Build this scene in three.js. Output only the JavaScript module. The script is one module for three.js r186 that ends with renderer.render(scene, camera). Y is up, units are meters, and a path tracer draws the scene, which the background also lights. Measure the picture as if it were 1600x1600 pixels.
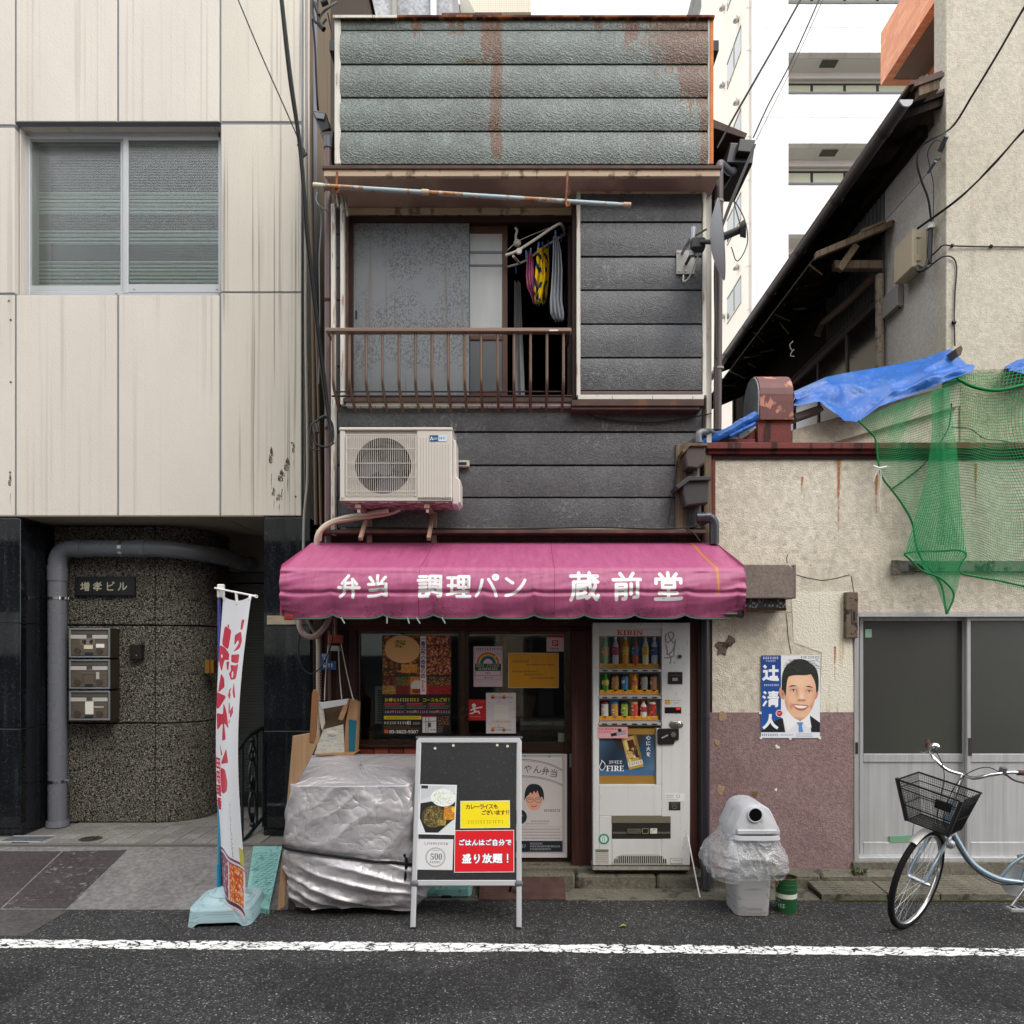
import * as THREE from 'three';
import * as BGU from 'three/addons/utils/BufferGeometryUtils.js';

// ---------- camera, sky, sun, exposure ----------
const F = 1150,CX = 815,HY = 1010,EYE = 1.8,D = 5.6;// focal length and principal point in photo pixels (1600 frame)
const scene = new THREE.Scene();
const camera = new THREE.PerspectiveCamera(2 * Math.atan(800 / F) * 180 / Math.PI,1,0.1,400);
camera.position.set(0,EYE,D);
camera.lookAt(0,EYE,0);
camera.setViewOffset(1600,1600,-15,-210,1600,1600);// shift lens: verticals stay vertical
const renderer = new THREE.WebGLRenderer({ antialias: true });
renderer.setSize(1024,1024);
renderer.toneMapping = THREE.LinearToneMapping;
renderer.toneMappingExposure = 1.32;
renderer.shadowMap.enabled = true;
{ // thin bright overcast: whiter towards the zenith, a broad glow where the sun stands behind the cloud
const w = 256,h = 128,data = new Float32Array(w * h * 4),sd = new THREE.Vector3(0.38,0.72,0.58).normalize(),v = new THREE.Vector3();
for (let y = 0;y < h;y++) for (let x = 0;x < w;x++) {
const el = ((y + 0.5) / h - 0.5) * Math.PI,az = ((x + 0.5) / w - 0.5) * 2 * Math.PI;
v.set(Math.cos(el) * Math.cos(az),Math.sin(el),Math.cos(el) * Math.sin(az));
const up = Math.max(0,Math.sin(el)),g = Math.pow(Math.max(0,v.dot(sd)),6);
const l = el < 0 ? 0.5 : (1.55 + 0.55 * up + 0.5 * g),i = (y * w + x) * 4;
data[i] = l * 0.99;data[i + 1] = l * 1.0;data[i + 2] = l * 1.035;data[i + 3] = 1;
}
const t = new THREE.DataTexture(data,w,h,THREE.RGBAFormat,THREE.FloatType);
t.mapping = THREE.EquirectangularReflectionMapping;t.magFilter = THREE.LinearFilter;t.needsUpdate = true;
scene.background = t;scene.environment = t;
}
const sun = new THREE.DirectionalLight(0xfff1e0,0.9);
sun.position.set(7.6,14.4,11.6);sun.castShadow = true;sun.shadow.radius = 45;
Object.assign(sun.shadow.camera,{ left: -14,right: 14,top: 14,bottom: -14,near: 1,far: 60 });
sun.shadow.mapSize.set(2048,2048);
sun.name = 'sun';scene.add(sun);scene.add(sun.target);

// ---------- random, noise, textures ----------
let seed = 12345;
const rnd = () => { seed = (seed + 0x6d2b79f5) | 0;let t = Math.imul(seed ^ (seed >>> 15),1 | seed);t = (t + Math.imul(t ^ (t >>> 7),61 | t)) ^ t;return ((t ^ (t >>> 14)) >>> 0) / 4294967296;};
const rr = (a,b) => a + (b - a) * rnd();
function hash(x,y,s) { let h = (Math.imul(x,374761393) + Math.imul(y,668265263) + Math.imul(s,974634777)) | 0;h = Math.imul(h ^ (h >>> 13),1274126177);return ((h ^ (h >>> 16)) >>> 0) / 4294967296;}
function vn(x,y,px,py,s) {
const xi = Math.floor(x),yi = Math.floor(y);let fx = x - xi,fy = y - yi;
fx = fx * fx * (3 - 2 * fx);fy = fy * fy * (3 - 2 * fy);
const x0 = ((xi % px) + px) % px,x1 = (x0 + 1) % px,y0 = ((yi % py) + py) % py,y1 = (y0 + 1) % py;
const a = hash(x0,y0,s),b = hash(x1,y0,s),c = hash(x0,y1,s),d = hash(x1,y1,s);
return a + (b - a) * fx + (c - a) * fy + (a - b - c + d) * fx * fy;
}
function fb(u,v,bx,by,oct,s) { let r = 0,a = 0.5,t = 0;for (let o = 0;o < oct;o++) { r += a * vn(u * bx,v * by,bx,by,s + o * 17);t += a;a *= 0.5;bx *= 2;by *= 2;} return r / t;}
const cl = (x,a = 0,b = 1) => Math.min(b,Math.max(a,x));
const ss = (a,b,x) => { x = cl((x - a) / (b - a));return x * x * (3 - 2 * x);};
const mixc = (a,b,t) => [a[0] + (b[0] - a[0]) * t,a[1] + (b[1] - a[1]) * t,a[2] + (b[2] - a[2]) * t];
function tex(n,size,fn,m = n) {      // fn(u, v) -> sRGB 0..255; one tile covers «size» metres
const d = new Uint8Array(n * m * 4);
for (let y = 0;y < m;y++) for (let x = 0;x < n;x++) { const c = fn(x / n,y / m),i = (y * n + x) * 4;d[i] = cl(c[0],0,255);d[i + 1] = cl(c[1],0,255);d[i + 2] = cl(c[2],0,255);d[i + 3] = 255;}
return fin(new THREE.DataTexture(d,n,m),size,true);
}
function gry(n,size,fn,m = n) {
const d = new Uint8Array(n * m * 4);
for (let y = 0;y < m;y++) for (let x = 0;x < n;x++) { const c = cl(fn(x / n,y / m)) * 255,i = (y * n + x) * 4;d[i] = d[i + 1] = d[i + 2] = c;d[i + 3] = 255;}
return fin(new THREE.DataTexture(d,n,m),size,false);
}
function fin(t,size,srgb) {
t.wrapS = t.wrapT = THREE.RepeatWrapping;t.magFilter = THREE.LinearFilter;if (srgb) t.colorSpace = THREE.SRGBColorSpace;
const s = Array.isArray(size) ? size : [size,size];t.repeat.set(1 / s[0],1 / s[1]);t.needsUpdate = true;return t;
}
function canvas(w,h,draw) { const c = document.createElement('canvas');c.width = w;c.height = h;const g = c.getContext('2d');draw(g,w,h);const t = new THREE.CanvasTexture(c);t.colorSpace = THREE.SRGBColorSpace;t.magFilter = THREE.LinearFilter;return t;}
const mt = (color,o = {}) => new THREE.MeshPhysicalMaterial({ color,roughness: 0.7,specularIntensity: (o.roughness ?? 0.7) > 0.8 ? 0.25 : (o.roughness ?? 0.7) > 0.56 ? 0.45 : 1,...o });// rough, porous surfaces mirror little
const mp = (o) => new THREE.MeshPhysicalMaterial({ roughness: 0.7,...o });

// ---------- geometry ----------
const X = (px,z = 0) => (px - CX) * (D - z) / F,Y = (py,z = 0) => EYE + (HY - py) * (D - z) / F,P = (px,py,z = 0) => new THREE.Vector3(X(px,z),Y(py,z),z);
const S = (n,z = 0) => n * (D - z) / F;// length of n photo pixels at depth z
const V = (x,y,z) => new THREE.Vector3(x,y,z);
function uvm(g) {                                             // uv in metres, by the main direction of every face
if (g.index) g = g.toNonIndexed();
if (!g.attributes.normal) g.computeVertexNormals();
const p = g.attributes.position,uv = new Float32Array(p.count * 2),a = V(),b = V(),c = V(),n = V();
for (let i = 0;i < p.count;i += 3) {
a.fromBufferAttribute(p,i);b.fromBufferAttribute(p,i + 1);c.fromBufferAttribute(p,i + 2);
n.copy(b).sub(a).cross(c.clone().sub(a));
const ax = Math.abs(n.x),ay = Math.abs(n.y),az = Math.abs(n.z);
for (let k = 0;k < 3;k++) { const q = [a,b,c][k],j = (i + k) * 2;if (az >= ax && az >= ay) { uv[j] = q.x;uv[j + 1] = q.y;} else if (ax >= ay) { uv[j] = q.z;uv[j + 1] = q.y;} else { uv[j] = q.x;uv[j + 1] = q.z;} }
}
g.setAttribute('uv',new THREE.BufferAttribute(uv,2));
return g;
}
function clean(g,keepUV) {
if (g.index) g = g.toNonIndexed();
if (!g.attributes.normal) g.computeVertexNormals();
for (const k of Object.keys(g.attributes)) if (!['position','normal','uv'].includes(k)) g.deleteAttribute(k);
if (!keepUV && !g.userData.uvd) g = uvm(g);
g.morphAttributes = {};
return g;
}
const keep = (g) => { g.userData.uvd = true;return g;};// marks a geometry whose own uv stay
function bx(x0,x1,y0,y1,z0,z1,c = 0.003) {              // chamfered box
if (x0 > x1) [x0,x1] = [x1,x0];if (y0 > y1) [y0,y1] = [y1,y0];if (z0 > z1) [z0,z1] = [z1,z0];
const hx = (x1 - x0) / 2,hy = (y1 - y0) / 2,hz = (z1 - z0) / 2,m = [(x0 + x1) / 2,(y0 + y1) / 2,(z0 + z1) / 2];
c = Math.min(c,hx * 0.45,hy * 0.45,hz * 0.45);
const pos = [],h = [hx,hy,hz];
const pt = (ax,s) => { const q = [0,0,0];for (let k = 0;k < 3;k++) q[k] = s[k] * (k === ax ? h[k] : h[k] - c);return q;};
const tri = (a,b,d) => {
const u = [b[0] - a[0],b[1] - a[1],b[2] - a[2]],w = [d[0] - a[0],d[1] - a[1],d[2] - a[2]];
const n = [u[1] * w[2] - u[2] * w[1],u[2] * w[0] - u[0] * w[2],u[0] * w[1] - u[1] * w[0]];
const o = n[0] * (a[0] + b[0] + d[0]) + n[1] * (a[1] + b[1] + d[1]) + n[2] * (a[2] + b[2] + d[2]);
for (const q of o > 0 ? [a,b,d] : [a,d,b]) pos.push(q[0] + m[0],q[1] + m[1],q[2] + m[2]);
};
const quad = (a,b,d,e) => { tri(a,b,d);tri(a,d,e);};
for (let ax = 0;ax < 3;ax++) {
const b = (ax + 1) % 3,d = (ax + 2) % 3;
for (const s of [-1,1]) {
const q = (i,j) => { const v = [0,0,0];v[ax] = s;v[b] = i;v[d] = j;return pt(ax,v);};
quad(q(-1,-1),q(1,-1),q(1,1),q(-1,1));
}
for (const i of [-1,1]) for (const j of [-1,1]) {       // edges along ax, between faces b and d
const v = (t) => { const w = [0,0,0];w[ax] = t;w[b] = i;w[d] = j;return w;};
quad(pt(b,v(-1)),pt(b,v(1)),pt(d,v(1)),pt(d,v(-1)));
}
}
for (const i of [-1,1]) for (const j of [-1,1]) for (const k of [-1,1]) tri(pt(0,[i,j,k]),pt(1,[i,j,k]),pt(2,[i,j,k]));
const g = new THREE.BufferGeometry();g.setAttribute('position',new THREE.Float32BufferAttribute(pos,3));g.computeVertexNormals();
return g;
}
const pb = (px0,px1,py0,py1,z0,z1,c) => bx(X(px0,z1),X(px1,z1),Y(py0,z1),Y(py1,z1),z0,z1,c);// box whose front face covers those pixels
function rod(a,b,r,seg = 10,r2 = r) {
const d = b.clone().sub(a),g = new THREE.CylinderGeometry(r2,r,d.length(),seg,1);
g.applyQuaternion(new THREE.Quaternion().setFromUnitVectors(V(0,1,0),d.clone().normalize()));g.translate((a.x + b.x) / 2,(a.y + b.y) / 2,(a.z + b.z) / 2);
return g;
}
const tube = (pts,r,seg = 40,rs = 7,closed = false) => new THREE.TubeGeometry(new THREE.CatmullRomCurve3(pts,closed,'centripetal'),seg,r,rs,closed);
function bentPath(pts,bend) {
const cp = new THREE.CurvePath();let last = pts[0].clone();
for (let i = 1;i < pts.length - 1;i++) {
const a = pts[i - 1],b = pts[i],c = pts[i + 1],l = Math.min(bend,a.distanceTo(b) * 0.49,b.distanceTo(c) * 0.49);
const p = b.clone().lerp(a,l / a.distanceTo(b)),q = b.clone().lerp(c,l / c.distanceTo(b));
cp.add(new THREE.LineCurve3(last,p));cp.add(new THREE.QuadraticBezierCurve3(p,b.clone(),q));last = q;
}
cp.add(new THREE.LineCurve3(last,pts[pts.length - 1]));return cp;
}
function pipe(pts,r,bend = 0.1,rs = 14) {
const out = [],cp = bentPath(pts,bend),all = [];
for (const c of cp.curves) for (const p of c.getPoints(c.isLineCurve3 ? 1 : 8)) if (!all.length || all[all.length - 1].distanceTo(p) > 1e-5) all.push(p);
return sweep(all,r,rs);
}
function sweep(all,r,rs = 14) {                              // mitred tube through a polyline, capped
const n = all.length,pos = [],nor = [],idx = [],T = all.map((p,i) => all[Math.min(n - 1,i + 1)].clone().sub(all[Math.max(0,i - 1)]).normalize());
let u = Math.abs(T[0].y) < 0.9 ? V(0,1,0) : V(1,0,0);u.sub(T[0].clone().multiplyScalar(u.dot(T[0]))).normalize();
for (let i = 0;i < n;i++) {
u = u.clone().sub(T[i].clone().multiplyScalar(u.dot(T[i]))).normalize();const w = T[i].clone().cross(u);
for (let k = 0;k < rs;k++) { const a = k / rs * 2 * Math.PI,d = u.clone().multiplyScalar(Math.cos(a)).addScaledVector(w,Math.sin(a));nor.push(d.x,d.y,d.z);pos.push(all[i].x + d.x * r,all[i].y + d.y * r,all[i].z + d.z * r);}
}
for (let i = 0;i < n - 1;i++) for (let k = 0;k < rs;k++) { const a = i * rs + k,b = i * rs + (k + 1) % rs,c = a + rs,d = b + rs;idx.push(a,b,c,b,d,c);}
for (const [at,flip] of [[0,1],[n - 1,0]]) {
const o = pos.length / 3,t = T[at].clone().multiplyScalar(flip ? -1 : 1);
for (let k = 0;k < rs;k++) { pos.push(pos[(at * rs + k) * 3],pos[(at * rs + k) * 3 + 1],pos[(at * rs + k) * 3 + 2]);nor.push(t.x,t.y,t.z);}
for (let k = 1;k < rs - 1;k++) flip ? idx.push(o,o + k + 1,o + k) : idx.push(o,o + k,o + k + 1);
}
const g = new THREE.BufferGeometry();g.setAttribute('position',new THREE.Float32BufferAttribute(pos,3));g.setAttribute('normal',new THREE.Float32BufferAttribute(nor,3));g.setIndex(idx);
return g;
}
const lathe = (prof,seg = 24) => new THREE.LatheGeometry(prof.map(([r,y]) => new THREE.Vector2(Math.max(r,1e-4),y)),seg);
const mv = (g,x,y,z) => g.translate(x,y,z);
function prism(pts,z0,z1,bev = 0.003) {                     // polygon [x, y] extruded from z0 to z1
const s = new THREE.Shape(pts.map(([x,y]) => new THREE.Vector2(x,y)));
const g = new THREE.ExtrudeGeometry(s,{ depth: Math.max(1e-3,z1 - z0 - 2 * bev),bevelEnabled: bev > 0,bevelThickness: bev,bevelSize: bev,bevelOffset: -bev,bevelSegments: 1 });
return g.translate(0,0,z0 + bev);
}
const pprism = (pts,z0,z1,bev) => prism(pts.map(([a,b]) => [X(a,z1),Y(b,z1)]),z0,z1,bev);
function sheet(nu,nv,fn,uvfn) {                             // grid surface; uv 0..1 unless uvfn
const pos = [],uv = [],idx = [];
for (let j = 0;j <= nv;j++) for (let i = 0;i <= nu;i++) { const u = i / nu,v = j / nv,p = fn(u,v);pos.push(p.x,p.y,p.z);uv.push(...(uvfn ? uvfn(u,v) : [u,v]));}
for (let j = 0;j < nv;j++) for (let i = 0;i < nu;i++) { const a = j * (nu + 1) + i,b = a + 1,c = a + nu + 1,d = c + 1;idx.push(a,b,d,a,d,c);}
const g = new THREE.BufferGeometry();g.setAttribute('position',new THREE.Float32BufferAttribute(pos,3));g.setAttribute('uv',new THREE.Float32BufferAttribute(uv,2));g.setIndex(idx);g.computeVertexNormals();
return keep(g);
}
function card(w,h,t = 0.003) {                               // a printed card: front face carries uv 0..1, edges take the corner colour
const g = new THREE.BoxGeometry(w,h,t),uv = g.attributes.uv;
for (let i = 0;i < uv.count;i++) if (!(i >= 16 && i < 20)) uv.setXY(i,0.004,0.004);
return keep(g);
}

// printed matter shares a few sheets: each print gets a rectangle of one
const sheets = [];
function atlas(w,h,draw) {
let s = sheets.find((q) => { if (q.x + w + 6 <= 2048 && q.y + Math.max(q.row,h) + 6 <= 2048) return true;if (q.y + q.row + h + 12 <= 2048) { q.y += q.row + 6;q.x = 0;q.row = 0;return true;} return false;});
if (!s) { const c = document.createElement('canvas');c.width = c.height = 2048;const t = new THREE.CanvasTexture(c);t.colorSpace = THREE.SRGBColorSpace;t.magFilter = THREE.LinearFilter;s = { x: 0,y: 0,row: 0,g: c.getContext('2d'),mat: mt(0xffffff,{ roughness: 0.45,map: t }) };sheets.push(s);}
const g = s.g,x = s.x + 3,y = s.y + 3;g.save();g.beginPath();g.rect(x - 2,y - 2,w + 4,h + 4);g.clip();g.translate(x,y);draw(g,w,h);g.restore();s.x += w + 6;s.row = Math.max(s.row,h);
return { mat: s.mat,map: (u,v) => [(x + 1 + (w - 2) * u) / 2048,1 - (y + 1 + (h - 2) * (1 - v)) / 2048] };
}
const toAtlas = (g,a) => { const uv = g.attributes.uv;for (let i = 0;i < uv.count;i++) uv.setXY(i,...a.map(uv.getX(i),uv.getY(i)));return keep(g);};
// ---------- objects ----------
const used = {};
function numbered(n) { const k = used[n] = (used[n] ?? -1) + 1;return k ? n + '_' + String(k).padStart(3,'0') : n;}
const all = [];
function merge(geos,flat) {
geos = (Array.isArray(geos) ? geos : [geos]).map((g) => clean(g,g.userData.uvd));
return geos.length === 1 ? geos[0] : BGU.mergeGeometries(geos,false);
}
function mesh(name,geos,mat) { const m = new THREE.Mesh(merge(geos),mat);m.name = name;m.castShadow = m.receiveShadow = true;return m;}
function setd(o,label,category,opt = {}) { o.userData = { ...o.userData,label,category,...opt };}
function thing(name,label,category,opt) { const g = new THREE.Group();g.name = numbered(name);setd(g,label,category,opt);scene.add(g);all.push(g);return g;}
function part(parent,name,geos,mat,label) { const m = mesh(name,geos,mat);if (label) m.userData.label = label;parent.add(m);return m;}
function single(name,label,category,geos,mat,opt) { const m = mesh(numbered(name),geos,mat);setd(m,label,category,opt);scene.add(m);all.push(m);return m;}
function struct(name,label,category,geos,mat,opt = {}) { return single(name,label,category,geos,mat,{ kind: 'structure',...opt });}
function sgroup(name,label,category) { return thing(name,label,category,{ kind: 'structure' });}
function rebase(o) {                                           // moves the origin of a thing to its base
if (o.userData_done) return o;o.userData_done = true;
const b = new THREE.Box3().setFromObject(o),c = b.getCenter(V());c.y = b.min.y;
if (o.isMesh) { o.geometry.translate(-c.x,-c.y,-c.z);o.position.add(c);} else if (o.position.lengthSq() === 0 && o.rotation.x === 0 && o.rotation.y === 0 && o.rotation.z === 0) { for (const k of o.children) k.position.sub(c);o.position.copy(c);}
return o;
}
function copyOf(o,label,opt = {}) { const c = o.clone();c.name = numbered(o.name.replace(/_\d{3}$/,''));c.userData = { ...o.userData,label,...opt };c.userData_done = true;scene.add(c);all.push(c);return c;}

// ---------- hand-drawn glyphs on a 100 x 100 grid ----------
const GL = {
弁: 'M45 5L22 38Q50 37 74 33 M62 20L82 42 M8 56L92 56 M33 42L33 60Q32 80 14 95 M66 42L66 95',当: 'M50 5L50 38 M18 12L32 32 M82 12L68 32 M14 42L86 42L86 92L14 92 M20 67L86 67',
調: 'M8 9L36 9 M3 25L42 25 M9 40L36 40 M9 55L36 55 M9 70L36 70L36 92L9 92Z M50 8L50 60Q50 80 42 95 M50 8L95 8L95 88Q95 95 84 94 M60 27L86 27 M73 16L73 43 M58 43L87 43 M62 58L83 58L83 78L62 78Z',
理: 'M5 14L40 14 M8 47L38 47 M23 14L23 80 M4 84L42 74 M50 9L93 9L93 54L50 54Z M50 32L93 32 M71 9L71 90 M52 72L91 72 M44 92L98 92',
パ: 'M32 25Q28 65 8 92 M58 22Q82 55 90 90 M78 12a9 9 0 1 0 18 0a9 9 0 1 0 -18 0',ン: 'M14 18L40 36 M12 88Q65 80 90 25',
蔵: 'M5 13L95 13 M32 3L32 24 M68 3L68 24 M14 34L96 34 M14 34L14 60Q14 80 5 95 M28 47L28 90L60 90 M28 47L58 47 M36 59L53 59L53 77L36 77 M44 47L44 59 M44 77L44 90 M66 22Q68 70 92 94L97 80 M88 46Q80 76 58 96 M80 20L90 28',
前: 'M28 4L38 20 M72 4L62 20 M4 26L96 26 M14 42L14 94 M14 42L46 42L46 88Q46 94 36 92 M14 57L46 57 M14 73L46 73 M64 42L64 78 M86 36L86 86Q86 94 74 92',
堂: 'M50 2L50 18 M22 6L32 18 M78 6L68 18 M8 38L8 24L92 24L92 38 M30 36L70 36L70 53L30 53Z M50 53L50 92 M20 72L80 72 M6 92L94 92',
増: 'M4 34L36 34 M20 10L20 74 M2 80L38 68 M52 5L58 16 M84 5L76 16 M46 20L94 20L94 52L46 52Z M46 36L94 36 M70 20L70 52 M52 62L88 62L88 94L52 94Z M52 78L88 78',
孝: 'M22 18L70 18 M46 4L46 36 M6 36L94 36 M86 6Q60 44 8 64 M30 54L68 54L52 68L52 88Q52 96 38 92 M10 76L90 76',ビ: 'M22 10L22 80Q22 90 34 90L82 90 M76 30Q50 46 22 50 M78 6L84 18 M90 2L96 14',ル: 'M30 14Q34 66 6 90 M58 10L58 86Q82 76 96 50',
ご: 'M22 22L72 22Q62 30 54 34 M20 62Q16 84 40 84L82 82 M78 4L84 16 M90 0L96 12',は: 'M16 12Q10 50 18 92L26 74 M36 32L94 30 M70 8L70 72Q68 90 50 88Q36 86 38 74Q42 64 60 68Q80 74 94 88',ん: 'M54 8Q30 50 10 92Q26 52 44 52Q56 54 54 74Q56 92 72 88Q88 80 94 58',
自: 'M54 2L44 16 M20 18L82 18L82 94L20 94Z M20 43L82 43 M20 68L82 68',分: 'M36 6Q28 34 4 50 M62 6Q74 36 96 50 M20 52L78 52Q78 88 68 92L56 90 M44 52Q42 80 12 94',で: 'M8 20L88 16Q46 34 46 62Q48 86 80 88 M68 44L76 56 M84 38L92 50',
盛: 'M14 14L84 14 M24 14L24 34Q22 48 8 58 M24 32L46 32Q46 54 36 54 M56 4Q62 46 90 56L92 46 M80 24Q70 44 52 54 M72 2L82 8 M18 66L82 66L82 92 M18 66L18 92 M40 66L40 92 M60 66L60 92 M4 94L96 94',り: 'M30 10Q20 40 28 60Q36 48 40 40 M70 8Q80 50 64 76Q56 88 40 96',
放: 'M24 4L24 20 M4 22L50 22 M22 22Q22 66 4 92 M22 44L44 44Q44 84 36 92L26 88 M66 4Q60 28 50 40 M62 26L96 26 M84 26Q78 70 48 94 M58 40Q70 78 98 94',
題: 'M10 6L42 6L42 36L10 36Z M10 21L42 21 M4 46L48 46 M28 46L28 76 M28 60L44 60 M14 56Q14 80 4 92 M10 76Q30 94 98 92 M52 6L98 6 M74 6L70 18 M58 18L92 18L92 66L58 66Z M58 34L92 34 M58 50L92 50 M66 68L56 80 M82 68L94 80',
'!': 'M50 6L50 62 M50 86L50 90',カ: 'M12 30L84 30Q84 80 72 90L58 84 M46 6Q46 66 10 92',レ: 'M24 8L24 88Q66 76 92 40',ー: 'M8 50L92 50',ラ: 'M20 12L80 12 M10 38L88 38Q82 76 30 94',イ: 'M84 8Q56 42 10 58 M54 38L54 94',ス: 'M16 14L78 14Q62 62 8 90 M54 54L90 90',
も: 'M44 4Q34 60 40 78Q52 98 76 86Q88 76 84 56 M14 30L72 30 M12 54L72 54',ざ: 'M10 26L84 22 M38 4Q56 34 74 54Q56 46 36 50 M22 62Q18 90 70 88 M82 2L88 12 M94 0L100 10',い: 'M16 18Q14 66 30 84L42 68 M72 22Q88 40 92 68',ま: 'M12 20L88 20 M16 42L84 42 M52 4L52 74Q50 92 32 90Q16 86 18 76Q26 64 50 70Q76 78 90 90',す: 'M6 24L94 24 M56 4L56 60Q52 74 40 70Q28 62 36 50Q48 40 56 52Q60 80 36 96',
辻: 'M10 8L24 22 M6 42L26 42L26 72Q16 84 4 92 M22 76Q40 92 98 90 M38 38L96 38 M67 6L67 76 M44 76L92 76',清: 'M10 8L24 20 M4 34L20 46 M6 92L26 62 M36 14L96 14 M40 28L92 28 M32 42L98 42 M66 4L66 42 M44 56L88 56L88 88Q88 94 76 92 M44 56L44 96 M44 68L88 68 M44 80L88 80',人: 'M50 6Q52 64 6 92 M50 36Q62 76 96 92',
や: 'M6 44Q60 16 82 28Q96 44 62 58 M50 8L58 26 M26 18L50 94',番: 'M20 10L80 6 M28 16L34 26 M72 14L64 26 M6 32L94 32 M50 8L50 54 M46 34L10 56 M54 34L92 56 M22 58L80 58L80 94L22 94Z M50 58L50 94 M22 76L80 76',近: 'M84 6L50 16L50 50Q48 62 40 70 M50 36L94 36 M74 36L74 76 M12 12L24 24 M8 42L24 42L24 74L8 88 M20 78Q40 92 96 90',
所: 'M6 12L46 12 M12 28L42 28L42 50L12 50 M12 28Q12 70 4 94 M92 6L58 16L58 50Q58 78 46 94 M58 40L96 40 M80 40L80 94',の: 'M52 20Q42 72 24 80Q8 74 12 50Q20 18 54 18Q88 24 90 54Q86 84 58 90',鉄: 'M26 4Q20 20 4 34 M26 4L46 24 M12 36L40 36 M8 54L44 54 M26 36L26 86 M8 90L46 82 M58 10L52 34 M54 28L92 28 M48 54L98 54 M72 8L72 54Q68 80 46 94 M74 56Q82 82 98 94',
板: 'M4 28L42 28 M23 6L23 94 M22 34L6 66 M26 38L40 54 M50 12L94 12 M52 12Q54 64 40 94 M56 38L86 38Q80 74 54 94 M62 50Q74 80 98 94',店: 'M50 2L50 14 M10 16L94 16 M14 16Q16 70 4 96 M54 24L54 56 M54 38L86 38 M30 56L82 56L82 92L30 92Z',一: 'M6 50L94 50',心: 'M16 40L8 70 M34 30L34 80Q36 92 56 92Q74 92 74 72 M50 16L60 34 M80 36L94 60',に: 'M16 12Q10 50 18 92L26 74 M44 26L88 24 M44 62Q40 84 60 84L92 82',
火: 'M50 6Q50 66 10 94 M50 40Q60 76 94 94 M18 32L28 52 M84 28L72 50',を: 'M14 20L80 18 M46 4Q36 36 18 54Q40 36 52 50L54 70 M88 36Q30 56 34 76Q44 92 84 86',う: 'M34 8L64 16 M16 40Q54 24 72 40Q80 76 36 96',田: 'M10 10L90 10L90 90L10 90Z M50 10L50 90 M10 50L90 50',ト: 'M40 6L40 94 M40 36L74 54',マ: 'M10 18L86 18Q70 46 50 64 M32 46L60 80',円: 'M14 94L14 10L86 10L86 94 M50 10L50 52 M14 52L86 52',
お: 'M12 26L60 26 M36 6L36 80Q32 92 18 84Q10 74 40 58Q80 44 84 68Q82 86 58 88 M72 14L86 26',得: 'M30 6L8 28 M32 28L6 52 M20 46L20 94 M46 8L88 8L88 40L46 40Z M46 24L88 24 M38 50L96 50 M38 66L98 66 M78 50L78 90L66 88 M50 74L58 84',な: 'M8 26L56 26 M36 6Q30 40 10 64 M70 22L90 36 M66 44L66 80Q60 94 42 86Q34 76 52 70Q74 72 92 88',コ: 'M14 20L84 20L84 86 M12 84L84 84',ナ: 'M8 34L92 34 M54 6Q54 70 18 94',ウ: 'M50 4L50 20 M14 46L14 22L84 22Q80 74 34 94',
};
function glyph(g,ch,x,y,s,lw,opt = {}) {               // glyph in a square of side s whose top left corner is x, y
const d = GL[ch];if (!d) return;
g.save();g.translate(x,y);g.scale((opt.sx ?? 1) * s / 100,s / 100);g.lineWidth = lw * 100 / s;g.lineCap = opt.cap ?? 'round';g.lineJoin = opt.cap === 'butt' ? 'miter' : 'round';g.stroke(new Path2D(d));g.restore();
}
function glyphs(g,text,x,y,s,step,lw,vertical,opt) { [...text].forEach((c,i) => { if (c !== ' ') glyph(g,c,vertical ? x : x + i * step,vertical ? y + i * step : y,s,lw,opt);});}
function smallprint(g,x,y,w,h,col) {                      // print too small to read in the photograph: broken strokes of ink
g.fillStyle = col;let q = x;while (q < x + w) { const l = rr(0.5,1) * h;g.fillRect(q,y + rr(0,0.1) * h,l * 0.8,h * 0.18);g.fillRect(q + rr(0,0.4) * l,y,h * 0.16,h);g.fillRect(q,y + h * rr(0.55,0.85),l * 0.8,h * 0.16);q += l * 1.15;}
}
// ---------- materials ----------
const grain = gry(256,0.5,(u,v) => fb(u,v,24,24,4,3));// fine grain
const blotch = gry(256,1.7,(u,v) => 0.35 + 0.5 * fb(u,v,6,6,5,9));// uneven gloss
const M = {};
{ // asphalt: dark binder with pale chips, darker oily patches with ragged outlines
const n = 2048,chips = new Float32Array(n * n);
for (let k = 0;k < 84000;k++) {
const x = rnd() * n,y = rnd() * n,r = rr(1.1,3.3),c = rnd() < 0.12 ? rr(0.55,1) : rr(0.05,0.42);
for (let j = -3;j <= 3;j++) for (let i = -3;i <= 3;i++) { const d = Math.hypot(i * rr(0.85,1.15),j * rr(0.85,1.15));if (d < r) chips[((Math.floor(y + j) + n) % n) * n + (Math.floor(x + i) + n) % n] = c * (0.75 + 0.25 * (1 - d / r));}
}
M.asphalt = mt(0xffffff,{ roughness: 0.88,bumpScale: 0.004,
map: tex(n,3.4,(u,v) => { const c = chips[Math.floor(v * n) * n + Math.floor(u * n)],f = fb(u,v,4,5,4,31),b = 0.82 + 0.36 * f,oil = ss(0.6,0.66,fb(u,v,5,4,5,37)),g = (41 + 13 * vn(u * 240,v * 240,240,240,7)) * b * (1 - 0.18 * oil) + c * (116 - 24 * oil);return [g * 1.0,g * 0.997,g * 0.995];}),
bumpMap: gry(1024,1.7,(u,v) => 0.7 * chips[Math.floor(v * 1024) * n + Math.floor(u * 1024)] + 0.3 * vn(u * 90,v * 90,90,90,8)) });
}
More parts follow.
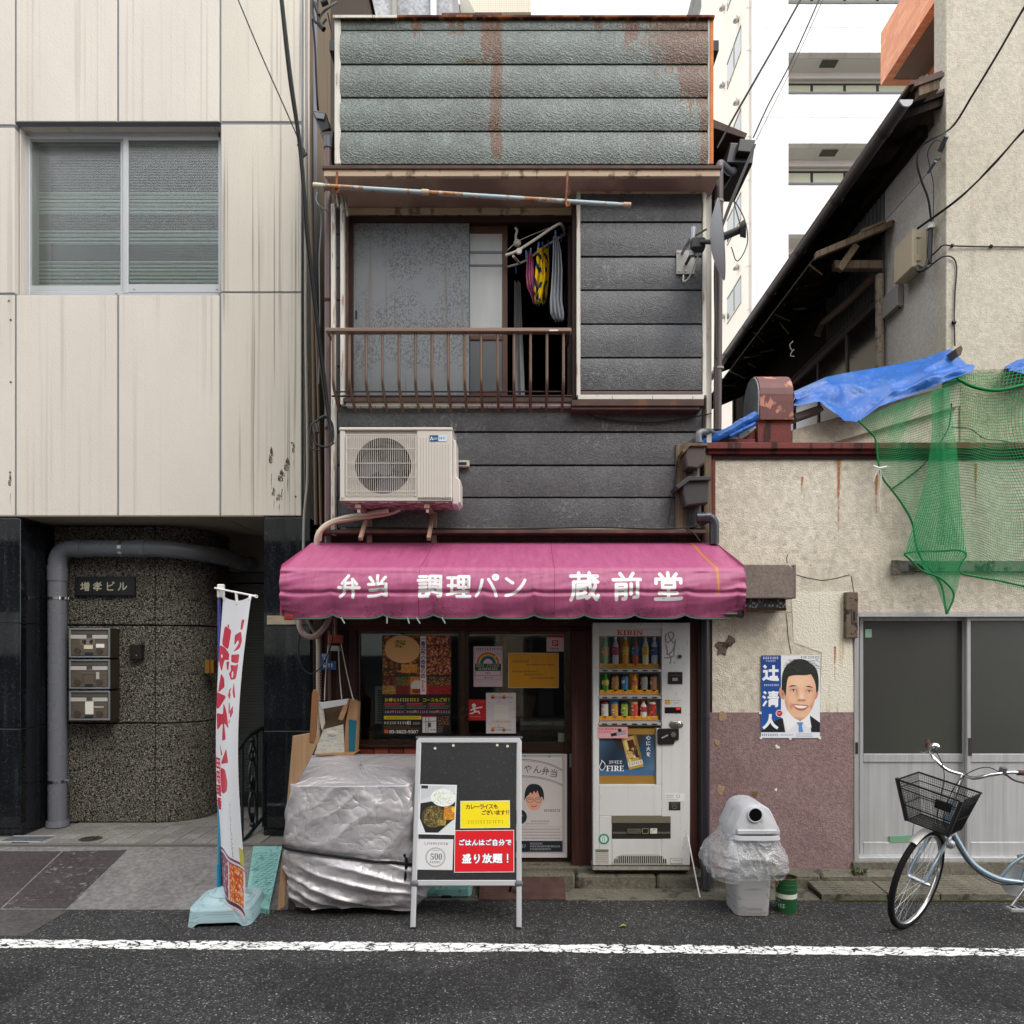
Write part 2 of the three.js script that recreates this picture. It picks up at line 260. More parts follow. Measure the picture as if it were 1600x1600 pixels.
const concT = (a,s,seedv,k = 1) => tex(512,s,(u,v) => { const f = fb(u,v,5,5,6,seedv),g = fb(u,v,70,70,2,seedv + 50),d = ss(0.56,0.74,fb(u,v,9,9,4,seedv + 90)) * 0.22 * (k - 0.75);return a.map((c) => c * (0.87 + 0.16 * f + 0.3 * (g - 0.5) - d));});
M.concrete = mt(0xffffff,{ roughness: 0.9,map: concT([142,139,133],2.1,5),bumpMap: grain,bumpScale: 0.003 });
M.apron = mt(0xffffff,{ roughness: 0.9,map: concT([120,119,117],1.6,15),bumpMap: grain,bumpScale: 0.003 });
M.oldconcrete = mt(0xffffff,{ roughness: 0.95,map: concT([112,108,96],0.9,25,2),bumpMap: grain,bumpScale: 0.006 });
M.tile = mt(0xffffff,{ roughness: 0.7,map: concT([140,138,134],0.8,35),bumpMap: grain,bumpScale: 0.001 });
// cream facade panels: rain streaks of dirt
const streakT = (base,dirt,amt,s,seedv) => tex(512,s,(u,v) => {
const st = fb(u,v,150,3,3,seedv),st2 = fb(u,v,14,3,3,seedv + 5),f = fb(u,v,4,4,5,seedv + 9),k = cl(ss(0.5,0.85,st) * ss(0.42,0.7,st2)) * amt;
return mixc(base.map((c) => c * (0.95 + 0.09 * f)),dirt,k);
});
M.cream = mt(0xffffff,{ roughness: 0.75,map: streakT([213,207,196],[152,146,134],0.3,[2.6,5.2],3),bumpMap: gry(256,0.35,(u,v) => fb(u,v,40,26,2,77)),bumpScale: 0.0012 });
M.creamdirty = mt(0xffffff,{ roughness: 0.75,map: streakT([209,204,191],[118,110,102],0.75,[1.5,5.2],13),bumpMap: M.cream.bumpMap,bumpScale: 0.0012 });
M.sealant = mt(0x7e838c,{ roughness: 0.8 });
M.granite = mp({ color: 0xffffff,roughness: 0.2,map: tex(512,1.3,(u,v) => { const f = fb(u,v,130,130,2,41),g = fb(u,v,40,2,3,47),k = ss(0.7,0.8,f);return [17 + 26 * k + 14 * ss(0.55,0.8,g),19 + 27 * k + 15 * ss(0.55,0.8,g),22 + 28 * k + 16 * ss(0.55,0.8,g)];}),roughnessMap: gry(256,1.1,(u,v) => 0.14 + 0.5 * ss(0.45,0.75,fb(u,v,26,3,4,43))) });
{ // exposed aggregate
const n = 512,h = new Float32Array(n * n),col = new Float32Array(n * n);
for (let k = 0;k < 9000;k++) { const x = rnd() * n,y = rnd() * n,r = rr(2,5),c = rnd();for (let j = -5;j <= 5;j++) for (let i = -5;i <= 5;i++) { const d = Math.hypot(i,j * rr(0.9,1.2));if (d < r) { const q = ((Math.floor(y + j) + n) % n) * n + (Math.floor(x + i) + n) % n;const z = 1 - (d / r) * (d / r);if (z > h[q] * 0.9) { h[q] = z;col[q] = c;} } } }
const at = (u,v) => Math.floor(v * n) * n + Math.floor(u * n);
M.pebble = mt(0xffffff,{ roughness: 0.85,map: tex(n,0.7,(u,v) => { const q = at(u,v),c = col[q],k = h[q] > 0.05 ? 0.55 + 0.6 * c : 0.3;return c > 0.9 ? [178,172,158] : [140 * k,136 * k,126 * k];}),bumpMap: gry(n,0.7,(u,v) => h[at(u,v)]),bumpScale: 0.009 });
}
M.aluminium = mt(0xc3c5c8,{ metalness: 0.35,roughness: 0.4 });
M.aludull = mt(0xffffff,{ metalness: 0.25,roughness: 0.5,map: tex(256,[0.7,1.9],(u,v) => { const f = fb(u,v,40,3,3,61),g = fb(u,v,5,5,4,63);const k = 0.85 + 0.16 * f + 0.12 * g;return [172 * k,173 * k,172 * k];}) });
M.steel = mt(0xb9bcbf,{ metalness: 0.9,roughness: 0.35 });
M.chrome = mt(0xd8dadd,{ metalness: 1,roughness: 0.16 });
M.greypipe = mt(0x6d7078,{ roughness: 0.42,roughnessMap: blotch });
M.black = mt(0x141416,{ roughness: 0.5 });
M.blackcable = mt(0x111214,{ roughness: 0.55 });
M.greycable = mt(0x9a978f,{ roughness: 0.6 });
M.beigepvc = mt(0xb9ae9e,{ roughness: 0.6,bumpMap: grain,bumpScale: 0.001 });
M.whiteplastic = mt(0xdad9d4,{ roughness: 0.5 });
M.white = mt(0xe2e1dd,{ roughness: 0.55 });
const wood = (a,b,s,sd) => tex(512,s,(u,v) => { const f = fb(u,v,44,3,4,sd),g = fb(u,v,160,6,2,sd + 4),h = fb(u,v,5,4,4,sd + 8);return mixc(a,b,cl(f * 0.75 + g * 0.3 + (h - 0.5) * 0.5 - 0.05));});
const grainV = gry(256,[0.3,1.4],(u,v) => fb(u,v,60,4,3,101));
M.darkwood = mt(0xffffff,{ roughness: 0.62,map: wood([30,20,17],[72,48,41],[0.6,1.9],71),bumpMap: grainV,bumpScale: 0.0015 });
M.redwood = mt(0xffffff,{ roughness: 0.6,map: wood([52,30,28],[94,60,55],[0.5,1.7],81),bumpMap: grainV,bumpScale: 0.002 });
M.brownalu = mt(0x3c2b22,{ metalness: 0.35,roughness: 0.42,roughnessMap: blotch });
M.brownpaint = mt(0xffffff,{ roughness: 0.62,map: tex(256,0.9,(u,v) => { const f = fb(u,v,8,8,5,91),r = ss(0.6,0.74,fb(u,v,12,8,4,97));return mixc([84,66,61].map((c) => c * (0.8 + 0.35 * f)),[124,82,56],r * 0.6);}) });
M.plywood = mt(0xffffff,{ roughness: 0.75,map: wood([140,112,84],[186,154,120],[0.5,1.5],111),bumpMap: grainV,bumpScale: 0.001 });
M.oldwood = mt(0xffffff,{ roughness: 0.85,map: wood([70,60,50],[150,132,108],[0.4,1.3],121),bumpMap: grainV,bumpScale: 0.004 });
M.weatherwood = mt(0xffffff,{ roughness: 0.9,map: wood([18,15,13],[58,48,41],[0.4,1.3],131),bumpMap: grainV,bumpScale: 0.004 });
M.rust = mt(0xffffff,{ roughness: 0.85,map: tex(512,0.8,(u,v) => { const f = fb(u,v,7,7,6,141),g = fb(u,v,30,12,4,147);return mixc(mixc([70,44,38],[132,78,50],ss(0.4,0.7,f)),[176,124,84],ss(0.56,0.78,g) * 0.7);}),bumpMap: grain,bumpScale: 0.003 });
M.rustred = mt(0xffffff,{ roughness: 0.7,map: tex(512,[1.3,1.1],(u,v) => { const f = fb(u,v,9,5,5,151),g = fb(u,v,40,4,4,157);return mixc(mixc([98,54,52],[126,66,60],f),[44,34,34],ss(0.56,0.76,g) * 0.75);}),bumpMap: grain,bumpScale: 0.002 });
M.cowl = mt(0xffffff,{ roughness: 0.5,metalness: 0.1,map: tex(512,[0.62,0.62],(u,v) => { const f = fb(u,v,5,6,5,161),g = fb(u,v,14,9,4,167),k = ss(0.55,0.6,f * 0.6 + g * 0.4);return mixc(mixc([92,52,50],[108,64,60],fb(u,v,20,20,3,163)),mixc([176,84,40],[190,128,108],ss(0.4,0.6,g)),k * 0.9);}) });
// embossed siding: grey-brown below, greenish grey weathered above, rusty at the right and under one seam
const emboss = gry(512,0.3,(u,v) => { const a = fb(u + 0.04 * fb(u,v,9,9,2,171),v,30,40,2,173);return ss(0.34,0.7,a);});
const siding = (a,b,sd) => tex(512,1.15,(u,v) => { const f = fb(u,v,6,4,5,sd),g = fb(u,v,70,90,2,sd + 3),w = ss(0.64,0.74,fb(u,v,60,60,3,sd + 7)) * ss(0.58,0.74,fb(u,v,3,3,3,sd + 8));return mixc(mixc(a,b,f),[150,152,148],0.5 * w).map((c) => c * (0.86 + 0.28 * g));});
const emboss2 = gry(512,0.22,(u,v) => ss(0.34,0.7,fb(u,v,34,38,2,177)));
M.siding = mp({ color: 0xffffff,roughness: 0.5,map: siding([72,74,77],[96,98,101],181),bumpMap: emboss2,bumpScale: 0.0008,roughnessMap: gry(256,1.3,(u,v) => 0.36 + 0.3 * fb(u,v,5,5,4,187)) });
M.sidinggreen = mp({ color: 0xffffff,roughness: 0.5,map: siding([74,75,73],[98,101,97],191),bumpMap: emboss,bumpScale: 0.0022,roughnessMap: M.siding.roughnessMap });
{ // top parapet: texture in its own metres so that rust sits where the photograph shows it
const x0 = X(532,0.06),x1 = X(1106,0.06),y0 = Y(258,0.06),y1 = Y(26,0.06),W = x1 - x0,H = y1 - y0;
const t = tex(1024,1,(u,v) => {
const yy = 1 - v,px = 532 + u * 574,f = fb(u,v,14,6,5,201),g = fb(u,v,190,90,2,203),st = fb(u,v,120,3,3,207),sf = fb(u,v,260,60,3,209);
const drip = (c,w,d) => ss(1,0.35,Math.abs(px + 7 * (fb(v,0.3,6,1,3,211) - 0.5) - c) / w) * ss(d + 0.12,d - 0.12,yy + 0.25 * (st - 0.5));
let r = Math.max(drip(776,13,0.98),drip(762,16,0.3),drip(650,12,0.11),drip(706,9,0.1),drip(720,8,0.1),drip(986,18,0.2),drip(935,9,0.11));
r = Math.max(r,ss(960,1075,px) * ss(0.52,0.2,yy + 0.5 * (st - 0.5) - 0.3 * ss(1030,1104,px)),ss(1085,1102,px) * 0.95,ss(0.82,0.97,0) );
r = ss(0.26,0.52,r * 0.8 + (sf - 0.5) * 1.0 + (st - 0.5) * 0.5) * ss(0.03,0.2,r);
const moss = ss(20,4,Math.hypot((px - 734) * 0.75,(yy * 232 - 72) * 3.2 + 8 * (sf - 0.5)));
let c = mixc([92,98,95],[122,132,126],f).map((q) => q * (0.86 + 0.28 * g));
c = mixc(c,mixc([80,56,45],[128,92,66],sf),r * 0.85);
return mixc(c,[92,80,52],moss * 0.85);
},512);
t.repeat.set(1 / W,1 / H);t.offset.set(-x0 / W,-y0 / H);
M.parapet = mp({ color: 0xffffff,roughness: 0.5,map: t,bumpMap: emboss,bumpScale: 0.0034,roughnessMap: M.siding.roughnessMap });
}
M.galv = mt(0xffffff,{ metalness: 0.3,roughness: 0.55,map: tex(512,[1.2,1.45],(u,v) => { const s = ss(0.52,0.6,fb(u,v,150,140,3,221)) * ss(0.32,0.6,fb(u,v,5,6,4,223)),l = ss(0.62,0.8,fb(u,v,70,2,3,227));const c = mixc([120,125,129],[74,78,81],s * 0.6);return mixc(c,[92,72,56],l * 0.3);}) });
M.eave = mt(0xffffff,{ roughness: 0.8,map: tex(512,[1.6,0.7],(u,v) => { const f = fb(u,v,4,5,6,231),g = ss(0.56,0.72,fb(u,v,30,8,4,233));return mixc(mixc([206,186,160],[178,156,132],f),[80,64,54],g * 0.55);}),bumpMap: grain,bumpScale: 0.001 });
M.soffit = mt(0xffffff,{ roughness: 0.85,map: tex(512,1.3,(u,v) => { const f = fb(u,v,4,3,6,241);return mixc([192,168,150],[154,132,120],ss(0.35,0.7,f));}) });
M.trim = mt(0xffffff,{ roughness: 0.6,map: tex(256,[0.3,1.1],(u,v) => { const f = ss(0.64,0.8,fb(u,v,16,8,4,251));return mixc([214,211,202],[146,112,82],f * 0.7);}) });
M.rusttrim = mt(0xffffff,{ roughness: 0.7,map: tex(256,[0.1,1.1],(u,v) => mixc([188,104,48],[206,140,84],fb(u,v,3,30,4,257))) });
const plasterBump = gry(512,0.3,(u,v) => ss(0.28,0.78,fb(u,v,36,40,3,263)));
M.plaster = mt(0xffffff,{ roughness: 0.92,bumpMap: plasterBump,bumpScale: 0.0024,map: tex(1024,4.2,(u,v) => {
const f = fb(u,v,6,6,6,271),g = fb(u,v,130,120,2,273),d = ss(0.68,0.78,fb(u,v,90,80,3,277)) * ss(0.45,0.65,fb(u,v,8,8,3,279)),s = ss(0.6,0.85,fb(u,v,70,8,3,281)) * 0.12;
return mixc(mixc([198,190,172],[216,210,195],f).map((c) => c * (0.9 + 0.18 * g)),[138,128,106],d * 0.28 + s);}) });
M.plasterpatch = mt(0xffffff,{ roughness: 0.92,bumpMap: plasterBump,bumpScale: 0.0024,map: tex(512,1.8,(u,v) => { const f = fb(u,v,6,6,5,291),s = ss(0.66,0.82,fb(u,v,60,3,3,293)) * 0.5;return mixc(mixc([216,211,192],[228,224,208],f),[176,150,104],s);}) });
M.mauve = mt(0xffffff,{ roughness: 0.9,bumpMap: plasterBump,bumpScale: 0.0024,map: tex(1024,1.9,(u,v) => { const f = fb(u,v,7,7,6,301),g = fb(u,v,120,110,2,303),w = ss(0.7,0.76,fb(u,v,30,30,3,307)) * 0.6;return mixc(mixc([129,106,106],[146,124,122],f).map((c) => c * (0.88 + 0.24 * g)),[168,150,138],w * 0.5);}) });
M.tallplaster = mt(0xffffff,{ roughness: 0.92,bumpMap: plasterBump,bumpScale: 0.0024,map: tex(512,3.1,(u,v) => { const f = fb(u,v,5,5,6,311),s = 0.5 * ss(0.6,0.85,fb(u,v,36,4,4,313)),g = fb(u,v,120,110,2,317);return mixc([190,183,165],[206,200,184],f).map((c) => c * (0.9 + 0.14 * g) * (1 - 0.1 * s));}) });
M.tallside = mt(0xffffff,{ roughness: 0.92,bumpMap: plasterBump,bumpScale: 0.0024,map: tex(512,2.3,(u,v) => { const f = fb(u,v,5,5,6,321),g = fb(u,v,120,110,2,327);return mixc([186,184,179],[204,200,192],f).map((c) => c * (0.9 + 0.16 * g));}) });
M.corrugated = mt(0xffffff,{ roughness: 0.6,metalness: 0.3,map: tex(256,[0.5,2],(u,v) => { const f = fb(u,v,24,2,4,331);return mixc([88,92,96],[126,130,134],f);}) });
M.whitewall = mt(0xffffff,{ roughness: 0.7,map: tex(256,6,(u,v) => { const f = fb(u,v,4,4,5,341),s = ss(0.6,0.8,fb(u,v,40,1,3,343));const k = 0.97 + 0.05 * f - 0.05 * s;return [236 * k,236 * k,235 * k];}) });
M.creamwall = mt(0xffffff,{ roughness: 0.75,map: tex(256,6,(u,v) => { const f = fb(u,v,4,4,5,351);const k = 0.96 + 0.06 * f;return [232 * k,222 * k,206 * k];}) });
M.farglass = mp({ color: 0x3c4238,roughness: 0.12,metalness: 0 });
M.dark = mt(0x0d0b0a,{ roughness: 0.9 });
M.room = mt(0x2a221d,{ roughness: 0.9 });
M.glass = mp({ color: 0xf4f8f6,transmission: 1,thickness: 0,roughness: 0.03,ior: 1.5 });
M.frosted = mp({ color: 0xcfd6d4,transmission: 0.85,thickness: 0,roughness: 0.42,ior: 1.5,bumpMap: gry(256,0.1,(u,v) => fb(u,v,20,20,3,361)),bumpScale: 0.001 });
M.wiredglass = mp({ color: 0xdfe6e4,transmission: 1,thickness: 0,roughness: 0.14,ior: 2,bumpMap: gry(256,0.14,(u,v) => 0.5 + 0.25 * Math.sin(u * 2 * Math.PI * 10) + 0.25 * Math.sin(v * 2 * Math.PI * 10)),bumpScale: 0.0016 });
// ---------- ground ----------
{
struct('road','dark grey asphalt road with pale chips across the foreground','road',keep(uvm(sheet(2,2,(u,v) => V(-60 + 120 * u,0,60 - 120 * v)))),M.asphalt);
const edge = (px,py) => { const z = D - F * EYE / (py - HY);return V(X(px,z),0.004,z);};
const line = tex(2048,1,(u,v) => [224,224,222].map((c) => c * (0.9 + 0.12 * fb(u,v,80,4,4,401))),64);
const wear = gry(2048,1,(u,v) => { // flaked paint
const k = 0.35 + 0.65 * fb(u,0.5,9,1,3,411),cr = Math.min(Math.abs(fb(u + 0.004 * (fb(u,v,60,4,2,417) - 0.5),v,90,5,4,413) - 0.5),0.7 * Math.abs(fb(u,v,150,3,3,423) - 0.5)),e = Math.min(v,1 - v),flake = fb(u,v,260,9,3,419);
return cr < 0.022 * k + 0.004 || flake > 0.80 - 0.06 * k || e < 0.22 * fb(u,v < 0.5 ? 0.1 : 0.9,160,3,3,421) * (0.5 + k) ? 0 : 1;
},64);
for (const t of [line,wear]) t.repeat.set(1,1);
const paint = mt(0xffffff,{ roughness: 0.7,map: line,alphaMap: wear,alphaTest: 0.5 });
const a = edge(0,1466),b = edge(0,1484),c = edge(1600,1481),d = edge(1600,1497),ext = (p,q,t) => p.clone().lerp(q,t);
struct('road_line','cracked white painted line along the edge of the road','road marking',sheet(2,1,(u,v) => ext(ext(b,d,-0.4 + 1.8 * u),ext(a,c,-0.4 + 1.8 * u),v)),paint);
}
const zL = -0.8,FL = 0.153,RISE = (z) => cl((0.56 - z) / 1.12) * FL;// apron rises from the road to the entrance floor
const onApron = (px,py,lift = 0) => { let z = 0;for (let i = 0;i < 30;i++) { const y = RISE(z) + lift;z = D - F * (EYE - y) / (py - HY);} return V(X(px,z),RISE(z) + lift,z);};
{
const q = (pts,lift) => pts.map(([a,b]) => onApron(a,b,lift));
const slab = (pts,lift,t) => { // four-cornered plate with thickness
const p = q(pts,lift),lo = p.map((v) => v.clone().setY(v.y - t)),g = new THREE.BufferGeometry(),pos = [];
const tri = (...v) => v.forEach((x) => pos.push(x.x,x.y,x.z));
tri(p[0],p[1],p[2]);tri(p[0],p[2],p[3]);
for (let i = 0;i < 4;i++) { const j = (i + 1) % 4;tri(p[i],lo[j],p[j]);tri(p[i],lo[i],lo[j]);}
g.setAttribute('position',new THREE.Float32BufferAttribute(pos,3));g.computeVertexNormals();return g;
};
struct('entrance_apron','plain grey concrete apron sloping from the road to the building entrance','pavement',slab([[-900,1421],[480,1421],[430,1323],[-620,1323]].map(([a,b]) => [a,b]),0.002,0.2),M.apron);
struct('asphalt_patch','smoother brownish strip of patched asphalt left of the banner base','road',slab([[-700,1462],[40,1462],[108,1422],[-560,1422]],0.003,0.002),mt(0xffffff,{ roughness: 0.92,map: concT([82,80,78],1.2,45),bumpMap: grain,bumpScale: 0.003 }));
const tread = gry(256,0.085,(u,v) => { const f = (a,b) => ss(0.16,0.08,Math.hypot(a * 0.42,b * 1.3));const m = (x) => x - Math.round(x),r = 0.7071;const A = f(m(u) ,m(v)),x = m(u - 0.5),y = m(v - 0.5);return Math.max(A,f(y,x));});
const wornT = tex(512,1.1,(u,v) => { const f = fb(u,v,6,6,5,431),w = ss(0.6,0.75,fb(u,v,50,40,3,433)) * ss(0.45,0.65,fb(u,v,4,5,3,437));return mixc(mixc([62,56,57],[82,74,75],f),[140,134,132],w * 0.8);});
const plate = mt(0xffffff,{ metalness: 0.3,roughness: 0.55,map: wornT,bumpMap: tread,bumpScale: 0.004 });
single('steel_plate','brown chequered steel cover plate at the far left of the apron','steel plate',slab([[-130,1419],[0,1419],[95,1330],[-20,1330]],0.006,0.012),plate);
single('steel_plate','brown chequered steel cover plate next to the plain concrete apron','steel plate',slab([[4,1419],[104,1419],[198,1328],[98.5,1330]],0.006,0.012),plate);
// turquoise plastic ramp
const ramp = thing('kerb_ramp','turquoise plastic kerb ramp with raised tread beside the iron railing','ramp');
const turq = mt(0xffffff,{ roughness: 0.6,map: tex(256,0.7,(u,v) => { const f = fb(u,v,6,6,5,441),w = ss(0.62,0.75,fb(u,v,30,24,3,443));return mixc(mixc([112,160,156],[136,184,178],f),[84,108,104],w * 0.6);}) });
M.turq = turq;
part(ramp,'ramp_body',slab([[383,1412],[420,1421],[441,1322],[396,1322]],0.035,0.08),turq);
const nub = bx(-0.011,0.011,0,0.004,-0.003,0.003,0.001),nubs = [];
for (let i = 0;i < 8;i++) for (let j = 0;j < 22;j++) { const u = (i + 0.8) / 9,v = 0.12 + 0.8 * j / 22,a = onApron(386 + 38 * u,1412 + 8 * u,0.035),b = onApron(399 + 40 * u,1325,0.035),p = a.lerp(b,v),g = nub.clone();g.rotateY((i + j) % 2 ? 0.8 : -0.8);nubs.push(mv(g,p.x,p.y,p.z));}
part(ramp,'tread',nubs,turq).userData.kind = 'stuff';
// entrance floor of small grey tiles
const fl = sgroup('entrance_floor','light grey square tiled floor of the building entrance','floor');
part(fl,'floor_bed',bx(-7.6,X(490,zL),-0.2,FL - 0.008,-2.4,-0.56),mt(0x6e6c69,{ roughness: 0.95 }));
const tg = bx(-0.0725,0.0725,-0.012,0.0,-0.0725,0.0725,0.0025);
const tg2 = bx(-0.15,0.15,-0.012,0.0,-0.0725,0.0725,0.0025),tv = [0,1,2].map((i) => M.tile.clone()),cg = clean(tg),cg2 = clean(tg2);tv[1].color.set(0xe6e6e6);tv[2].color.set(0xf4f1ec);
for (let i = 0;i < 15;i++) for (let j = 0;j < 9;j++) { const x = X(36,zL) + 0.075 + i * 0.15 + 0.2,z = -0.64 - j * 0.15;if (x > X(408,zL) + 0.1 || z < -1.9) continue;const t = new THREE.Mesh(cg,tv[Math.floor(rnd() * 3)]);t.name = 'floor_tile';t.position.set(x,FL + rr(-0.001,0.001),z);t.receiveShadow = true;fl.add(t);}
for (let i = 0;i < 5;i++) { const t = new THREE.Mesh(cg2,tv[i % 3]);t.name = 'floor_tile';t.position.set(X(36,zL) - 0.1 - i * 0.305,FL,-0.64);fl.add(t);}
// grate and access cover let into the tiles
const gr = thing('floor_grate','small grey drain grate in the tiles by the left granite column','drain grate');
const g0 = onApron(33,1314,0.005);const gx = X(40,-0.67),gw = 0.36;
part(gr,'grate_frame',[bx(gx - gw / 2,gx + gw / 2,FL,FL + 0.006,-0.79,-0.775),bx(gx - gw / 2,gx + gw / 2,FL,FL + 0.006,-0.605,-0.59)],M.aludull);
for (let i = 0;i < 18;i++) part(gr,'bar',bx(gx - gw / 2 + i * gw / 18 + 0.004,gx - gw / 2 + i * gw / 18 + 0.014,FL,FL + 0.005,-0.775,-0.605,0.001),M.greypipe);
const mc = thing('access_cover','small round dark cover set in the entrance tiles','access cover'),mp0 = onApron(140,1310);
const cc = V(X(141,-0.69),FL,-0.69);
part(mc,'rim',mv(new THREE.CylinderGeometry(0.09,0.09,0.006,32),cc.x,cc.y + 0.001,cc.z),mt(0x5b5750,{ metalness: 0.5,roughness: 0.5 }));
part(mc,'lid',[mv(new THREE.CylinderGeometry(0.078,0.078,0.006,32),cc.x,cc.y + 0.004,cc.z),mv(new THREE.TorusGeometry(0.05,0.004,6,24).rotateX(Math.PI / 2),cc.x,cc.y + 0.008,cc.z)],mt(0x3a3835,{ metalness: 0.5,roughness: 0.5 }));
}
// ---------- left office building ----------
{
const b = thing('office_building','cream panelled office building with black granite ground floor on the left','building');
const panel = (a,c,d,e,m = M.cream) => part(b,'wall_panel',pb(a + 1.5,c - 1.5,d + 1.2,e - 1.2,zL - 0.06,zL,0.005),m);
const rows = [[-470,-160],[-158,192]];
const colsA = [[-460,-296],[-296,-136],[-136,24],[24,184],[184,344]];
for (const [t,u] of rows) { for (const [a,c] of colsA) panel(a,c,t,u + (a >= 24 ? -1 : 4));panel(344,472,t,u - 1,M.creamdirty);}
for (const [a,c] of colsA.slice(0,3)) panel(a,c,198,459);
panel(344,472,193,457,M.creamdirty);
for (const [a,c] of colsA) panel(a,c,460,807);
panel(344,472,457,807,M.creamdirty);
// joint backing, leaving the window free
const jb = (a,c,d,e) => pb(a,c,d,e,zL - 0.5,zL - 0.007,0);
part(b,'wall_core',[jb(-460,23,-470,806),jb(345,471,-470,806),jb(23,345,-470,191),jb(23,345,461,806)],M.sealant);
// window reveal and the room behind it
const wz = zL - 0.13;
part(b,'window_head',bx(X(25,zL),X(343,zL),Y(191,zL) + 0.001,Y(191,zL) + 0.05,zL - 0.3,zL - 0.062,0),M.cream);
part(b,'wall_core',[bx(-9,X(472,zL),Y(808,zL),Y(-470,zL),-9,-8.9,0),bx(-9,X(472,zL),Y(-470,zL),Y(-475,zL),-9,zL - 0.07,0)],M.room);
const rm = part(b,'window_room',[bx(X(20,zL),X(350,zL),Y(470,zL),Y(180,zL),-2.6,-2.55,0),bx(X(20,zL),X(350,zL),Y(180,zL),Y(175,zL),-2.6,zL - 0.5,0),bx(X(20,zL),X(350,zL),Y(474,zL),Y(470,zL),-2.6,zL - 0.5,0),bx(X(16,zL),X(20,zL),Y(470,zL),Y(180,zL),-2.6,zL - 0.5,0),bx(X(350,zL),X(354,zL),Y(470,zL),Y(180,zL),-2.6,zL - 0.5,0)],mt(0x3a3d3b,{ roughness: 0.9 }));
part(b,'window_jamb',bx(X(23,zL),X(23,zL) + 0.015,Y(461,zL),Y(190,zL),zL - 0.3,zL - 0.0605,0),M.cream);
const win = part(b,'window',[pb(38,46,206,462,wz - 0.06,wz,0.003),pb(46,345,206,217,wz - 0.06,wz,0.003),pb(46,345,455,462,wz - 0.06,wz,0.003),pb(341,347,206,462,wz - 0.06,wz,0.003)],M.aluminium);
part(win,'sash',[pb(44,48,217,455,wz - 0.045,wz - 0.02),pb(188,192,217,455,wz - 0.045,wz - 0.02),pb(44,192,446,455,wz - 0.045,wz - 0.019),pb(48,188,217,221,wz - 0.045,wz - 0.02)],M.aluminium);
part(win,'sash',[pb(192,200,214,458,wz - 0.018,wz + 0.004),pb(200,345,444,457,wz - 0.018,wz + 0.004),pb(200,345,214,219,wz - 0.018,wz + 0.004),pb(341,346,219,444,wz - 0.018,wz + 0.003)],M.aluminium);
part(win,'pane',pb(47,189,220,447,wz - 0.036,wz - 0.031,0),M.wiredglass);part(win,'pane',pb(199,342,218,445,wz - 0.01,wz - 0.005,0),M.wiredglass);
const slatM = mt(0xc2c8c0,{ roughness: 0.6 }),sl = [];
for (let i = 0;i < 26;i++) { const py = 300 + i * 6,z = wz - 0.2;if (i > 5 && i < 10 || i > 13 && i < 18) continue;sl.push(pb(40,345,py,py + (i < 6 ? 3.6 : 2.8),z - 0.012,z,0.001));}
part(win,'blind_slats',sl,slatM).userData.kind = 'stuff';
for (const [x,y] of [[210,452],[339,452],[182,458]]) part(win,'screw',mv(new THREE.SphereGeometry(0.009,8,6),X(x,wz),Y(y,wz),wz + 0.004),M.steel);
// mould stains and rusty fixings on the cladding
const mould = mt(0x57504a,{ roughness: 0.9,alphaMap: (() => { const t = gry(128,1,(u,v) => { const f = fb(u,v,5,9,4,451),d = Math.hypot((u - 0.5) * 2.4,(v - 0.72) * 3),drip = Math.abs(u - 0.5 - 0.1 * (fb(v,0.4,7,1,3,457) - 0.5)) < 0.1 * v ? 0.3 : 0;return (d < 0.3 + 0.8 * (f - 0.35) || (drip && fb(u,v,12,6,3,459) > 0.5 && v < 0.72)) && fb(u,v,24,24,2,461) > 0.4 ? 1 : 0;},256);t.repeat.set(1,1);return t;})(),alphaTest: 0.5 });
for (const [px,py,w,h] of [[424,732,16,84],[440,758,24,60],[449,742,22,66],[459,712,10,50],[436,785,20,34],[428,778,14,40],[16,765,12,60]]) part(b,'mould_stain',keep(mv(sheet(1,1,(u,v) => V((u - 0.5) * S(w,zL),(v - 0.5) * S(h,zL),0)),X(px,zL),Y(py,zL),zL + 0.0015)),mould);
for (const [px,py] of [[17,500],[17,597],[16,738],[424,702],[456,692],[462,776],[14,470]]) part(b,'rusty_bolt',mv(new THREE.CylinderGeometry(0.008,0.008,0.006,8).rotateX(Math.PI / 2),X(px,zL),Y(py,zL),zL + 0.002),M.rust);
// right side wall with vertical boards
const xs = X(472,zL);
const y0 = Y(808,zL),y1 = Y(-470,zL);
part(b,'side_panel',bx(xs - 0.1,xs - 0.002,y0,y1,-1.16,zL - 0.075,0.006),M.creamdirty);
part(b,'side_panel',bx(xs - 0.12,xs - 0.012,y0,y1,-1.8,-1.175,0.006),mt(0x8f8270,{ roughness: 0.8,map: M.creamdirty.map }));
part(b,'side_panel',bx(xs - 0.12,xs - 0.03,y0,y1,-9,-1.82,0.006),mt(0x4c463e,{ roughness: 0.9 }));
// granite columns
const gcol = (a,c,zb,cuts) => { for (let i = 0;i < cuts.length - 1;i++) part(b,'granite_slab',pb(a,c,cuts[i] + 0.5,cuts[i + 1] - 0.5,zb,zL - 0.002,0.004),M.granite);part(b,'column_core',pb(a + 2,c - 2,cuts[0],cuts[cuts.length - 1],zb + 0.02,zL - 0.012,0),M.sealant);};
gcol(-120,32,-1.3,[810,974,1139,1306]);gcol(-280,-122,-1.3,[810,974,1139,1306]);
gcol(412,485,-1.9,[809,977,1142,1306]);
const zp = -1.27,xa = X(60,zp),xb = X(243,zp),yF = FL,yC = Y(807,zL);
